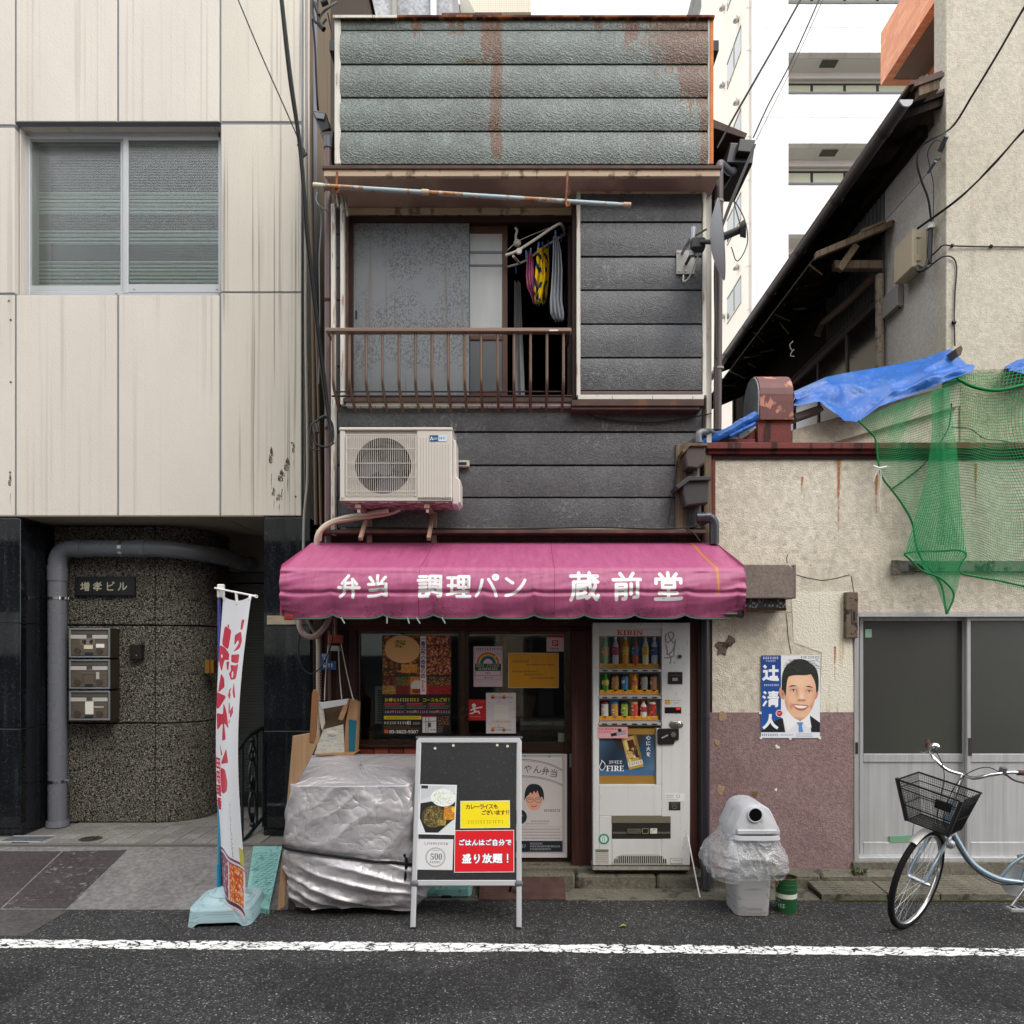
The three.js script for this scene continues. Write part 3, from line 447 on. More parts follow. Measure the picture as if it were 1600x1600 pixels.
// soffit panels
for (const [a,c] of [[-120,24],[24,184],[184,344],[344,412]]) part(b,'soffit_panel',bx(X(a,zL) + 0.004,X(c,zL) - 0.004,yC - 0.002,yC + 0.03,-2.3,zL - 0.003,0.004),mt(0x9a8f80,{ roughness: 0.8 }));
part(b,'soffit_core',bx(-9,xs - 0.13,yC + 0.034,yC + 0.1,-9,zL - 0.01,0),M.sealant);
// exposed aggregate wall: flat part and a quarter-round end, each in three courses
const cuts = [yC - 0.005,Y(977,zp),Y(1130,zp),yF],R0 = 0.40;
for (let i = 0;i < 3;i++) {
const a = cuts[i + 1] + 0.007,c = cuts[i] - 0.007;
part(b,'aggregate_panel',bx(xa,xb - 0.007,a,c,zp - 0.12,zp,0.006),M.pebble);
const arc = [];for (let k = 0;k <= 20;k++) { const t = k / 20 * Math.PI / 2;arc.push([xb + 0.004 + R0 * Math.sin(t),zp - R0 + R0 * Math.cos(t)]);}
const shape = [...arc,[xb + R0 + 0.004,zp - 0.9],[xb + 0.004,zp - 0.9]];
const g = prism(shape.map(([x,z]) => [x,z]),-c,-a,0);g.rotateX(Math.PI / 2);// (x, y=z) extruded downwards
// uv along the arc so that the grain does not stretch
const gg = uvm(g.index ? g.toNonIndexed() : g),p = gg.attributes.position,n = gg.attributes.normal,uv = gg.attributes.uv;
for (let k = 0;k < p.count;k++) if (Math.abs(n.getY(k)) < 0.5) uv.setXY(k,Math.atan2(p.getX(k) - xb,p.getZ(k) - zp + R0) * R0 + (p.getZ(k) < zp - R0 ? zp - R0 - p.getZ(k) : 0),p.getY(k));
const q = BGU.toCreasedNormals(gg,0.6);part(b,'aggregate_panel',keep(q),M.pebble);
}
part(b,'aggregate_core',[bx(xa,xb + 0.01,yF,yC,zp - 0.2,zp - 0.015,0)],M.dark);
// door recess
const zd = -1.95,dx0 = X(336,zd),dx1 = X(430,zd);
part(b,'door_lintel',bx(xb + R0 + 0.01,dx1,Y(893,zd),yC,zd - 0.1,zd,0.004),mt(0x6a6258,{ roughness: 0.8 }));
part(b,'door_transom',bx(xb + R0 + 0.01,dx1,Y(910,zd),Y(894,zd),zd - 0.1,zd - 0.02,0.004),mt(0x3a3733,{ roughness: 0.5,metalness: 0.4 }));
const dr = part(b,'door',[bx(xb + R0 + 0.01,xb + R0 + 0.05,yF,Y(911,zd),zd - 0.1,zd - 0.03),bx(dx1 - 0.05,dx1,yF,Y(911,zd),zd - 0.1,zd - 0.03),bx(xb + R0,dx1,yF,yF + 0.14,zd - 0.1,zd - 0.035)],mt(0x2d2b29,{ roughness: 0.5,metalness: 0.4 }));
part(dr,'pane',bx(xb + R0 + 0.03,dx1 - 0.03,yF + 0.1,Y(912,zd),zd - 0.07,zd - 0.062,0),mp({ color: 0x3d3d38,roughness: 0.35,bumpMap: gry(64,0.03,(u,v) => 0.5 + 0.5 * Math.sin(v * 2 * Math.PI)),bumpScale: 0.003 }));
part(b,'lobby_wall',bx(dx0 - 0.6,dx1 + 0.3,yF,yC,zd - 0.3,zd - 0.2,0),M.room);
// address plate on the right column
const pl = single('stone_plate','small pale stone plate on the right granite column under the awning','plate',pb(417,462,962,976,zL - 0.002,zL + 0.008),mt(0xffffff,{ map: concT([170,158,136],0.2,55),roughness: 0.7 }));
}
// things on the left building
{
const zp = -1.27,zpipe = -1.16;
const dp = thing('drain_pipe','thick grey drain pipe bending along the top of the pebbled entrance wall','drain pipe');
const y = Y(857,zpipe),x = X(90,zpipe),r = 0.079,xb = X(243,zp);
const pts = [V(x,FL + 0.02,zpipe),V(x,y,zpipe),V(xb + 0.05,y,zpipe)];
for (let k = 1;k <= 8;k++) { const t = k / 9 * Math.PI / 2;pts.push(V(xb + 0.05 + 0.5 * Math.sin(t),y - 0.01 * k / 2,zpipe - 0.5 + 0.5 * Math.cos(t)));}
pts.push(V(xb + 0.62,y - 0.06,zpipe - 0.62),V(xb + 0.66,y - 0.06,zpipe - 0.9));
part(dp,'pipe',pipe(pts,r,0.15,20),M.greypipe);
for (const g of [rod(V(x,y - 0.3,zpipe),V(x,y - 0.16,zpipe),r + 0.006,20),rod(V(x + 0.16,y,zpipe),V(x + 0.24,y,zpipe),r + 0.006,20),rod(V(xb - 0.12,y,zpipe),V(xb - 0.02,y,zpipe),r + 0.006,20),mv(new THREE.CylinderGeometry(r + 0.012,r + 0.02,0.05,20),x,FL + 0.025,zpipe)]) part(dp,'socket',g,M.greypipe);
for (const py of [935,1220]) part(dp,'clamp',[mv(new THREE.CylinderGeometry(r + 0.004,r + 0.004,0.026,20),x,Y(py,zpipe),zpipe),bx(x + r,x + r + 0.03,Y(py,zpipe) - 0.012,Y(py,zpipe) + 0.012,zpipe - 0.02,zpipe + 0.012)],M.chrome);
part(dp,'clamp',rod(V(X(190,zpipe),y,zpipe),V(X(196,zpipe),y,zpipe),r + 0.004,20),M.chrome);
// building name board
const sg = thing('name_board','black board with the building name in pale characters on the pebbled wall','sign'),zs = zp + 0.035;
part(sg,'board_frame',pb(116,210,901,931,zp,zs,0.006),mt(0x17191c,{ roughness: 0.4 }));
const w = S(87,zs + 0.002),h = S(23,zs + 0.002);
const face = card(w,h,0.004);mv(face,X(163,zs),Y(916,zs),zs + 0.001);
const fA = atlas(512,136,(g,W,H) => { g.fillStyle = '#16181b';g.fillRect(0,0,W,H);g.strokeStyle = '#b9b29c';glyphs(g,'増孝ビル',40,28,82,114,11);});part(sg,'board_face',toAtlas(face,fA),fA.mat);
// letter boxes
const boxes = [['upper stainless letter box with two pale stickers on its flap',981,0],['middle stainless letter box without papers in its window',1030,1],['lowest stainless letter box with a white paper label',1079,2]];
const stn = mt(0xffffff,{ metalness: 0.7,roughness: 0.42,map: tex(256,[0.5,0.2],(u,v) => { const k = 0.85 + 0.25 * fb(u,v,4,60,3,461);return [128 * k,118 * k,106 * k];}) });
for (const [lab,py,k] of boxes) {
const t = thing('letter_box',lab,'letter box',{ group: 'letter boxes on the pebbled wall' }),z1 = -1.11;
const q = (a,c,d,e,z,dz) => pb(a,c,py + d,py + e,z,z + dz,0.002);
part(t,'body',q(107,172,1,47,zp + 0.002,0.16),mt(0x4a4138,{ metalness: 0.5,roughness: 0.45 }));
part(t,'front_frame',[q(107.5,171.5,0.5,3,z1 + 0.001,0.014),q(107.5,171.5,44,46.5,z1 + 0.001,0.014),q(107.5,110,3,44,z1 + 0.001,0.014),q(169,171.5,3,44,z1 + 0.001,0.014)],M.steel);
part(t,'flap',q(111,168,11,43,z1,0.008),stn);
part(t,'slot',q(111,168,4,10,z1,0.003),mt(0x6b635a,{ metalness: 0.5,roughness: 0.5 }));
part(t,'slot_strip',q(110,168,11,17,z1 + 0.009,0.004),mt(0xc9c6c0,{ roughness: 0.4,metalness: 0.3 }));
for (const cx of [122,156]) { const g = new THREE.CylinderGeometry(0.028,0.028,0.012,18).rotateX(Math.PI / 2);part(t,'dial',mv(g,X(cx,z1),Y(py + 36,z1),z1 + 0.012),mt(0x5d554a,{ metalness: 0.6,roughness: 0.4 }));}
part(t,'latch',q(132,145,38.5,43,z1 + 0.009,0.006),mt(0x23282e,{ roughness: 0.4 }));
part(t,'tab',q(135,144,11,16,z1 + 0.014,0.002),mt(0x4e4a46,{ roughness: 0.5 }));
const st = (a,c,d,e,col) => part(t,'sticker',q(a,c,d,e,z1 + 0.009,0.002),mt(col,{ roughness: 0.7 }));
if (k === 0) { st(131,145,27,33,0xd6ceb6);st(150,163,25,31,0xe8e6df);const kc = card(S(22,z1),S(9,z1),0.002);mv(kc,X(138,z1),Y(py + 22,z1),z1 + 0.0105);const kA = atlas(128,52,(g) => { g.fillStyle = '#837a6f';g.fillRect(0,0,128,52);g.strokeStyle = '#1c1a18';glyphs(g,'増孝',10,6,40,68,6);});part(t,'name_label',toAtlas(kc,kA),kA.mat);}
if (k === 1) { part(t,'label_holder',[q(128,148,22,24,z1 + 0.009,0.004),q(128,130,24,36,z1 + 0.009,0.004),q(146,148,24,36,z1 + 0.009,0.004)],mt(0x5a5147,{ roughness: 0.5 }));st(150,155,20,31,0xb3aea4);}
if (k === 2) { st(133,146,16,37,0xdedcd4);st(147,162,25,26.5,0xc9c4b8);}
}
const ic = thing('intercom','small dark brown box on the pebbled wall right of the letter boxes','intercom');part(ic,'case',pb(202,221,1007,1031,zp,zp + 0.05,0.006),mt(0x1d1613,{ roughness: 0.35 }));part(ic,'button',mv(new THREE.SphereGeometry(0.006,8,6),X(213,zp + 0.05),Y(1024,zp + 0.05),zp + 0.05),M.steel);
const br = thing('brass_plate','folded brass plate on the curved end of the pebbled wall','plate'),za = zp - 0.16;part(br,'leaf',[pb(320,327,1031,1052,za,za + 0.06,0.002),pb(327,334,1031,1052,za - 0.03,za + 0.045,0.002)],mt(0xb5813c,{ metalness: 0.9,roughness: 0.3 }));
}
// ---------- old shop house ----------
const shop = thing('shop_house','narrow old two-storey shop house with embossed metal siding and green-grey rusty parapet','house');
const XL = X(526,0),XR = X(1112,0);// outer side walls
{
const b = shop,zb = -6;
// siding board with a gentle outward bulge, so that its upper half faces the sky
const board = (px0,px1,py0,py1,z,m,bulge = 0.012) => {
const x0 = X(px0,z),x1 = X(px1,z),yb = Y(py1,z),yt = Y(py0,z),n = 8,pts = [];
for (let i = 0;i <= n;i++) { const t = i / n;pts.push([z - 0.004 + bulge * Math.pow(Math.sin(Math.PI * (0.1 + 0.86 * t)),0.8),yb + 0.003 + (yt - yb - 0.006) * t]);}
pts.push([z - 0.03,yt - 0.003],[z - 0.03,yb + 0.003]);
const g = prism(pts.map(([zz,y]) => [-zz,y]),x0,x1,0);g.rotateY(Math.PI / 2);
return part(b,'siding_board',BGU.toCreasedNormals(uvm(g),0.5),m);
};
// --- parapet
const zp = 0.06;
for (const [a,c,k] of [[28,47,0.008],[48.3,100.7,0.026],[101.8,152.7,0.025],[153.8,205.2,0.025],[206.3,257,0.022]]) board(532,1106,a,c,zp,M.parapet,k);
part(b,'parapet_core',bx(XL + 0.01,XR - 0.01,Y(262,zp),Y(27,zp),-0.16,zp - 0.028,0),M.black);
part(b,'corner_trim',pb(522.5,532,26,256,zp - 0.08,zp + 0.012,0.004),M.trim);
part(b,'corner_trim',pb(1106,1109,27,256,zp - 0.08,zp + 0.008,0.003),mt(0xaab2b4,{ roughness: 0.6 }));
part(b,'corner_trim',pb(1109.3,1115,27,256,zp - 0.08,zp + 0.006,0.003),M.rusttrim,'orange rusted corner trim');
part(b,'parapet_cap',[pb(520,1117,22.5,27,-0.2,zp + 0.03,0.004)],M.rust);
part(b,'parapet_cap',[pb(520,620,23,27.5,zp + 0.028,zp + 0.036,0.002)],M.trim,'whitish end of the capping');
part(b,'parapet_cap',[pb(690,784,19.5,23.5,zp - 0.05,zp + 0.026,0.002)],M.brownpaint,'lifted strip of brown capping');
// --- eave
part(b,'eave_flashing',pb(503,1128,258,263.5,-0.02,0.325,0.003),M.brownpaint);
part(b,'eave_fascia',pb(506,1125,264,275.5,0.282,0.312,0.003),M.eave);
const ye = Y(275,0.3);
part(b,'eave_soffit',bx(X(508,0.3),X(1124,0.3),ye + 0.004,ye + 0.02,-0.12,0.281,0.002),M.soffit);
part(b,'eave_end',bx(X(506,0.3),X(510,0.3),ye + 0.022,Y(264,0.3),-0.12,0.28,0.002),M.eave);part(b,'eave_end',bx(X(1121,0.3),X(1125,0.3),ye + 0.022,Y(264,0.3),-0.12,0.28,0.002),M.eave);
part(b,'frieze',bx(X(540,-0.08),X(902,-0.08),Y(336,-0.08),ye + 0.002,-0.16,-0.08,0.003),M.eave);
// --- second-floor window
const zw = -0.1,wf = (a,c,d,e,z0,z1) => pb(a,c,d,e,z0,z1,0.003);
const win = part(b,'window',[wf(543,896,337,347,-0.16,-0.06),wf(545,551,347,628,-0.16,-0.05),wf(543,896,619,628,-0.16,0.0)],mt(0x33241f,{ roughness: 0.6,metalness: 0.2 }));
part(win,'shutter_panel',pb(552,733,346,619,-0.105,-0.075,0.003),M.galv,'mottled galvanised sliding panel');
part(win,'finger_pull',pb(555,558,485,499,-0.075,-0.073,0.001),M.black);
const paleP = mp({ color: 0xffffff,roughness: 0.4,map: tex(256,[0.3,1.4],(u,v) => { const f = fb(u,v,5,4,5,471);return mixc([158,162,164],[180,183,184],f);}) });
part(win,'pane',pb(734,786,364,524,-0.128,-0.122,0),paleP,'pale frosted upper pane');
part(win,'pane',pb(734,786,531,616,-0.128,-0.122,0),mp({ color: 0x565b60,roughness: 0.25 }),'dark lower pane');
part(win,'sash',[pb(734,785,523,531,-0.135,-0.112),pb(785,793,347,619,-0.138,-0.11),pb(734,785,347,364,-0.135,-0.112),pb(734,785,612,619,-0.136,-0.112)],mt(0x4c2f22,{ roughness: 0.5,metalness: 0.2 }));
part(win,'bracing_strip',pb(734,785,392,396,-0.121,-0.118,0.001),mt(0x6a7076,{ roughness: 0.5 }));part(win,'bracing_strip',pb(734,785,413,416,-0.121,-0.118,0.001),mt(0x5d6368,{ roughness: 0.5 }));
part(win,'sash',[pb(887,894,347,619,-0.138,-0.1)],mt(0x33241f,{ roughness: 0.5,metalness: 0.2 }));
// curtain just inside the opening
part(win,'curtain',sheet(10,20,(u,v) => V(X(793,-0.25) + 0.05 + 0.09 * u * (0.6 + 0.4 * v),Y(440,-0.25) + v * (Y(622,-0.25) - Y(440,-0.25)),-0.25 + 0.025 * Math.sin(u * 12)),(u,v) => [u,v]),mt(0x8d8f92,{ roughness: 0.9,side: THREE.DoubleSide }));
// brown post and white strips left of the window
part(b,'window_post',pb(537,543,330,630,-0.16,0.0),M.brownpaint);
part(b,'corner_strip',pb(517,523,318,835,-0.02,0.055),M.trim);part(b,'corner_strip',pb(531.5,537,318,632,-0.02,0.05),M.trim);
for (const [a,c] of [[318,365],[367,418],[420,468],[470,520],[522,572],[574,630]]) part(b,'side_board',pb(523.4,531.2,a,c,-0.03,0.012,0.002),mt(0x4f4a50,{ roughness: 0.6 }));
// room behind the upper window
const yr0 = Y(640,0),yr1 = Y(318,0);
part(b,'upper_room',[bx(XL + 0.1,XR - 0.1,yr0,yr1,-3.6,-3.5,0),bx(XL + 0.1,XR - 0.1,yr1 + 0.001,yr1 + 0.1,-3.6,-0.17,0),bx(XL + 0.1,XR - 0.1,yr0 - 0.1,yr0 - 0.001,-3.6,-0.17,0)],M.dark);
part(b,'inner_sill',pb(793,887,352,356,-0.5,-0.45,0.002),mt(0x4a3328,{ roughness: 0.7 }));
// --- shutter box at the right
const zs = 0.1;
for (const [a,c] of [[302,346],[348,400],[402,452.5],[454,505.5],[507,558],[559.5,610]]) board(907.5,1097.5,a,c,zs,M.siding,0.008);
part(b,'shutter_box',bx(X(902,zs),X(1103,zs),Y(616,zs),Y(298,zs),-0.12,zs - 0.03,0),M.black);
part(b,'box_trim',pb(901,907,299,618,-0.05,zs + 0.014),M.trim);part(b,'box_trim',pb(1098,1104,299,618,-0.05,zs + 0.014),M.trim);
part(b,'box_trim',pb(907,1098,297,301.5,-0.05,zs + 0.012),M.eave);part(b,'box_trim',pb(907,1098,611,616,zs - 0.03,zs + 0.004),mt(0x6b5d5a,{ roughness: 0.6 }));part(b,'box_trim',pb(903,1100,616.5,624,-0.05,zs + 0.02),M.trim);
part(b,'box_sill',pb(893,1100,624.5,634,-0.05,zs + 0.035),M.brownpaint);part(b,'box_sill',pb(893,1094,634.5,640,-0.05,zs + 0.02),M.brownpaint);
part(b,'box_post',pb(894.5,900.5,312,624,-0.15,0.075),mt(0x3a2a27,{ roughness: 0.6 }));
// --- sills under the window
part(b,'window_sill',pb(536,894,621,628,-0.05,0.07),M.brownpaint);part(b,'window_sill',pb(540,894,628.5,634.5,-0.05,0.05),M.trim);
// --- lower siding
for (const [a,c,r] of [[636,674,1098],[676,726,1098],[728,776.5,1092],[778,825,1085]]) board(528,r,a,c,0,M.siding,0.007);
part(b,'wall_core',[bx(XL + 0.02,XR,Y(845,0),Y(632,0),-0.14,-0.03,0)],M.black);
part(b,'corner_post',bx(X(1098,0),X(1110,0),Y(860,0),Y(640,0),-0.1,0.03,0.005),M.oldwood);part(b,'corner_post',pb(1104,1112,300,700,-0.05,0.06,0.003),M.trim);
part(b,'side_wall',bx(XL,XL + 0.1,0,Y(30,0),zb,-0.15,0),mt(0x4a4744,{ roughness: 0.9 }));part(b,'side_wall',bx(XR - 0.1,XR,0,Y(30,0),zb,-0.15,0),mt(0x55514c,{ roughness: 0.9 }));
part(b,'rear_wall',bx(XL,XR,0,Y(30,0),zb - 0.1,zb,0),mt(0x4a4744,{ roughness: 0.9 }));
part(b,'roof',bx(XL - 0.1,XR + 0.1,Y(30,0) - 0.1,Y(30,0) - 0.02,zb - 0.1,-0.17,0),mt(0x4b4e50,{ roughness: 0.8 }));
part(b,'floor_slab',bx(XL + 0.1,XR - 0.1,Y(848,0),Y(830,0),zb,-0.15,0),M.dark);
// --- ledge above the awning
part(b,'ledge',pb(493,1104,827.5,833,-0.05,0.11,0.003),M.brownpaint);
part(b,'ledge',pb(532,1070,824.5,827.3,-0.03,0.05,0.001),mt(0x9a9384,{ roughness: 0.8 }));
part(b,'shop_fascia',pb(500,1112,833.3,985,-0.14,-0.02,0.003),M.darkwood);
// --- ground-floor front
const zf = -0.06,W = M.darkwood,R = M.redwood;
part(b,'shop_lintel',pb(545,926,966,978,-0.13,0.005),R);part(b,'shop_lintel',pb(545,926,978.5,985.5,-0.13,-0.015),mt(0x4a201b,{ roughness: 0.6 }));
part(b,'shop_post',pb(545,557,985.5,1360,-0.13,-0.01),W);part(b,'shop_post',pb(894,926,985.5,1360,-0.13,0.03),R);part(b,'shop_post',pb(1076,1090,966,1362,-0.13,0.06),R);part(b,'shop_post',pb(1090.3,1112,966,1366,-0.13,0.0),W);
part(b,'machine_recess',[pb(926,1076,966,1362,-0.7,-0.65,0),bx(X(926,0),X(1078,0),Y(966,0),Y(960,0),-0.7,0.0,0)],M.dark);
part(b,'shop_wall',pb(489,545,966,1366,-0.12,-0.04),M.darkwood);
part(b,'wall_batten',pb(512,517,985,1160,-0.04,-0.02),mt(0x5b4740,{ roughness: 0.7 }));part(b,'wall_batten',pb(500,503,966,1180,-0.04,-0.025),R);
const sf = part(b,'shop_window',[pb(557,562,985.5,1163,zf - 0.05,zf),pb(716,719,985.5,1163,zf - 0.05,zf),pb(562,716,985.5,990,zf - 0.05,zf),pb(562,716,1156,1163,zf - 0.05,zf)],M.brownalu);
part(sf,'pane',pb(561,717,989,1158,zf - 0.035,zf - 0.03,0),M.glass);
part(sf,'window_sill',pb(555,720,1163,1168,-0.13,0.0),M.brownalu);
part(b,'door_post',pb(719,727,978,1360,-0.13,-0.035),M.brownalu);
const dr = part(b,'sliding_door',[pb(727,732,986,1358,zf - 0.05,zf - 0.006),pb(882,894,986,1358,zf - 0.05,zf - 0.006),pb(732,882,986,991,zf - 0.05,zf - 0.006),pb(732,882,1160,1175,zf - 0.05,zf - 0.004),pb(732,882,1341,1358,zf - 0.05,zf - 0.004)],M.brownalu);
part(dr,'pane',pb(731,883,990,1162,zf - 0.035,zf - 0.03,0),M.glass);
part(dr,'kick_panel',pb(731,883,1174,1342,zf - 0.035,zf - 0.02,0),mt(0x5a5650,{ roughness: 0.5 }));
part(dr,'door_pull',pb(890,895,1178,1199,zf - 0.005,zf + 0.004,0.001),M.steel);
// brick course below the shop window: single bricks
const bm = [0x7c3a2e,0x8a4636,0x6e352c,0x93503d].map((c) => mt(c,{ roughness: 0.85,bumpMap: grain,bumpScale: 0.003 }));
part(b,'brick_bed',pb(556,718,1168,1362,-0.13,-0.045,0),mt(0x6d655c,{ roughness: 0.95 }));
const bw = S(23.2),bg = clean(bx(-bw / 2 + 0.004,bw / 2 - 0.004,0.003,0.07,-0.03,0,0.003));
for (let r = 0;r < 13;r++) for (let i = 0;i < 7;i++) { const m = new THREE.Mesh(bg,bm[Math.floor(rnd() * 4)]);m.name = 'brick';m.position.set(X(557,0) + bw * (i + 0.5 + (r % 2 ? 0 : 0.12)),Y(1168,0) - 0.074 * (r + 1),-0.022 + rr(-0.002,0.002));if (m.position.x + bw / 2 < X(720,0)) { m.castShadow = m.receiveShadow = true;b.add(m);} }
part(b,'door_step',pb(725,1090,1355,1368,-0.3,0.07,0.008),M.oldconcrete);
// shop interior
const zi = -2.6,yi0 = 0.1,yi1 = Y(850,0);
part(b,'shop_room',[bx(XL + 0.1,XR - 0.1,yi0,yi1,zi - 0.1,zi,0),bx(XL + 0.1,XR - 0.1,-0.05,yi0,zi,-0.14,0)],mt(0x9c8567,{ roughness: 0.9 }));
}
// things seen inside the shop through the glass
{
const z = -0.75;
const sh = thing('shop_shelf','pale wooden shelf board across the shop interior behind the door glass','shelf');
part(sh,'shelf_board',pb(800,890,1122,1127,z - 0.2,z),mt(0xa3865f,{ roughness: 0.7 }));part(sh,'shelf_post',pb(800,806,1127,1300,z - 0.1,z - 0.02),M.darkwood);
const fr = thing('fridge','dark grey upright fridge inside the shop behind the door glass','fridge');
part(fr,'fridge_body',pb(840,866,1078,1290,-1.3,-0.95),mt(0x4d4b48,{ roughness: 0.4 }));part(fr,'fridge_door',pb(841,865,1080,1200,-0.95,-0.93),mt(0x585653,{ roughness: 0.35 }));
const cb = [['brown cardboard box on the shelf behind the door glass',808,836,1086,1108],['smaller flat cardboard box under a bigger one behind the door glass',806,832,1108,1122]];
for (const [l,a,c,d,e] of cb) { const t = thing('cardboard_box',l,'box',{ group: 'cardboard boxes inside the shop' });part(t,'box_body',pb(a,c,d,e,z - 0.18,z - 0.02),M.plywood);part(t,'packing_tape',pb((a + c) / 2 - 2,(a + c) / 2 + 2,d - 0.3,e,z - 0.18,z - 0.018,0),mt(0x9c7c55,{ roughness: 0.4 }));}
const wp = thing('wall_notice','faded red notice in a pale frame inside the shop','notice');part(wp,'notice_frame',pb(786,832,994,1040,-0.4,-0.385),mt(0x77705f,{ roughness: 0.7 }));part(wp,'notice_sheet',pb(791,826,998,1050,-0.384,-0.38),mt(0x7d3a30,{ roughness: 0.8 }));
const ch = thing('wall_cabinet','beige wall cabinet inside the shop at the top of the door glass','cabinet');part(ch,'cabinet_body',pb(722,900,940,1000,-1.9,-1.5),mt(0x9b8258,{ roughness: 0.6 }));part(ch,'cabinet_door',pb(724,782,944,998,-1.5,-1.48),mt(0xb39a6c,{ roughness: 0.6 }));
const cu = thing('paper_packet','white paper packet standing inside at the lower right of the door glass','packet');part(cu,'packet_body',pb(872,888,1146,1163,-0.16,-0.12),mt(0xb9b3a8,{ roughness: 0.8 }));part(cu,'packet_mark',pb(884,888,1145,1158,-0.119,-0.115),mt(0xa02a22,{ roughness: 0.7 }));
const ct = thing('air_vent_panel','grey slatted appliance behind the left shop window','appliance');part(ct,'vent_case',pb(586,600,1072,1131,-0.3,-0.2),mt(0x8e9393,{ roughness: 0.5 }));for (let i = 0;i < 14;i++) part(ct,'slat',pb(590,599,1078 + i * 3.6,1080 + i * 3.6,-0.2,-0.19,0.001),mt(0x4d5250,{ roughness: 0.5 }));
const dk = thing('serving_counter','dark serving counter inside the shop','counter');part(dk,'counter_body',pb(560,890,1150,1330,-1.6,-0.5),M.darkwood);part(dk,'counter_top',pb(558,892,1143,1150,-1.6,-0.47),mt(0x53402f,{ roughness: 0.5 }));
}
// kerb and gutter
{
const k = sgroup('kerb','weathered concrete kerb stones along the shop front','kerb');
let x = X(640,0.15);const L = [0.62,0.61,0.6,0.62,0.6,0.6];for (const l of L) { part(k,'kerb_stone',bx(x + 0.004,x + l - 0.004,-0.1,0.112 + rr(-0.004,0.004),-0.12,0.15,0.018),M.oldconcrete);x += l;}
struct('gutter','pale stained concrete gutter strip below the kerb','gutter',bx(X(640,0.4),7,-0.1,0.006,0.14,0.385,0.004),M.oldconcrete);
struct('shop_footing','grey concrete ground beneath the covered box and sign','pavement',bx(X(482,0.1),X(900,0.1),-0.1,0.055,-0.13,0.12,0.01),M.oldconcrete);
struct('ground_behind','bare ground between and behind the houses','ground',bx(XR,30,-0.05,0.05,-60,-0.05,0),mt(0x6b6862,{ roughness: 0.95 }));
}
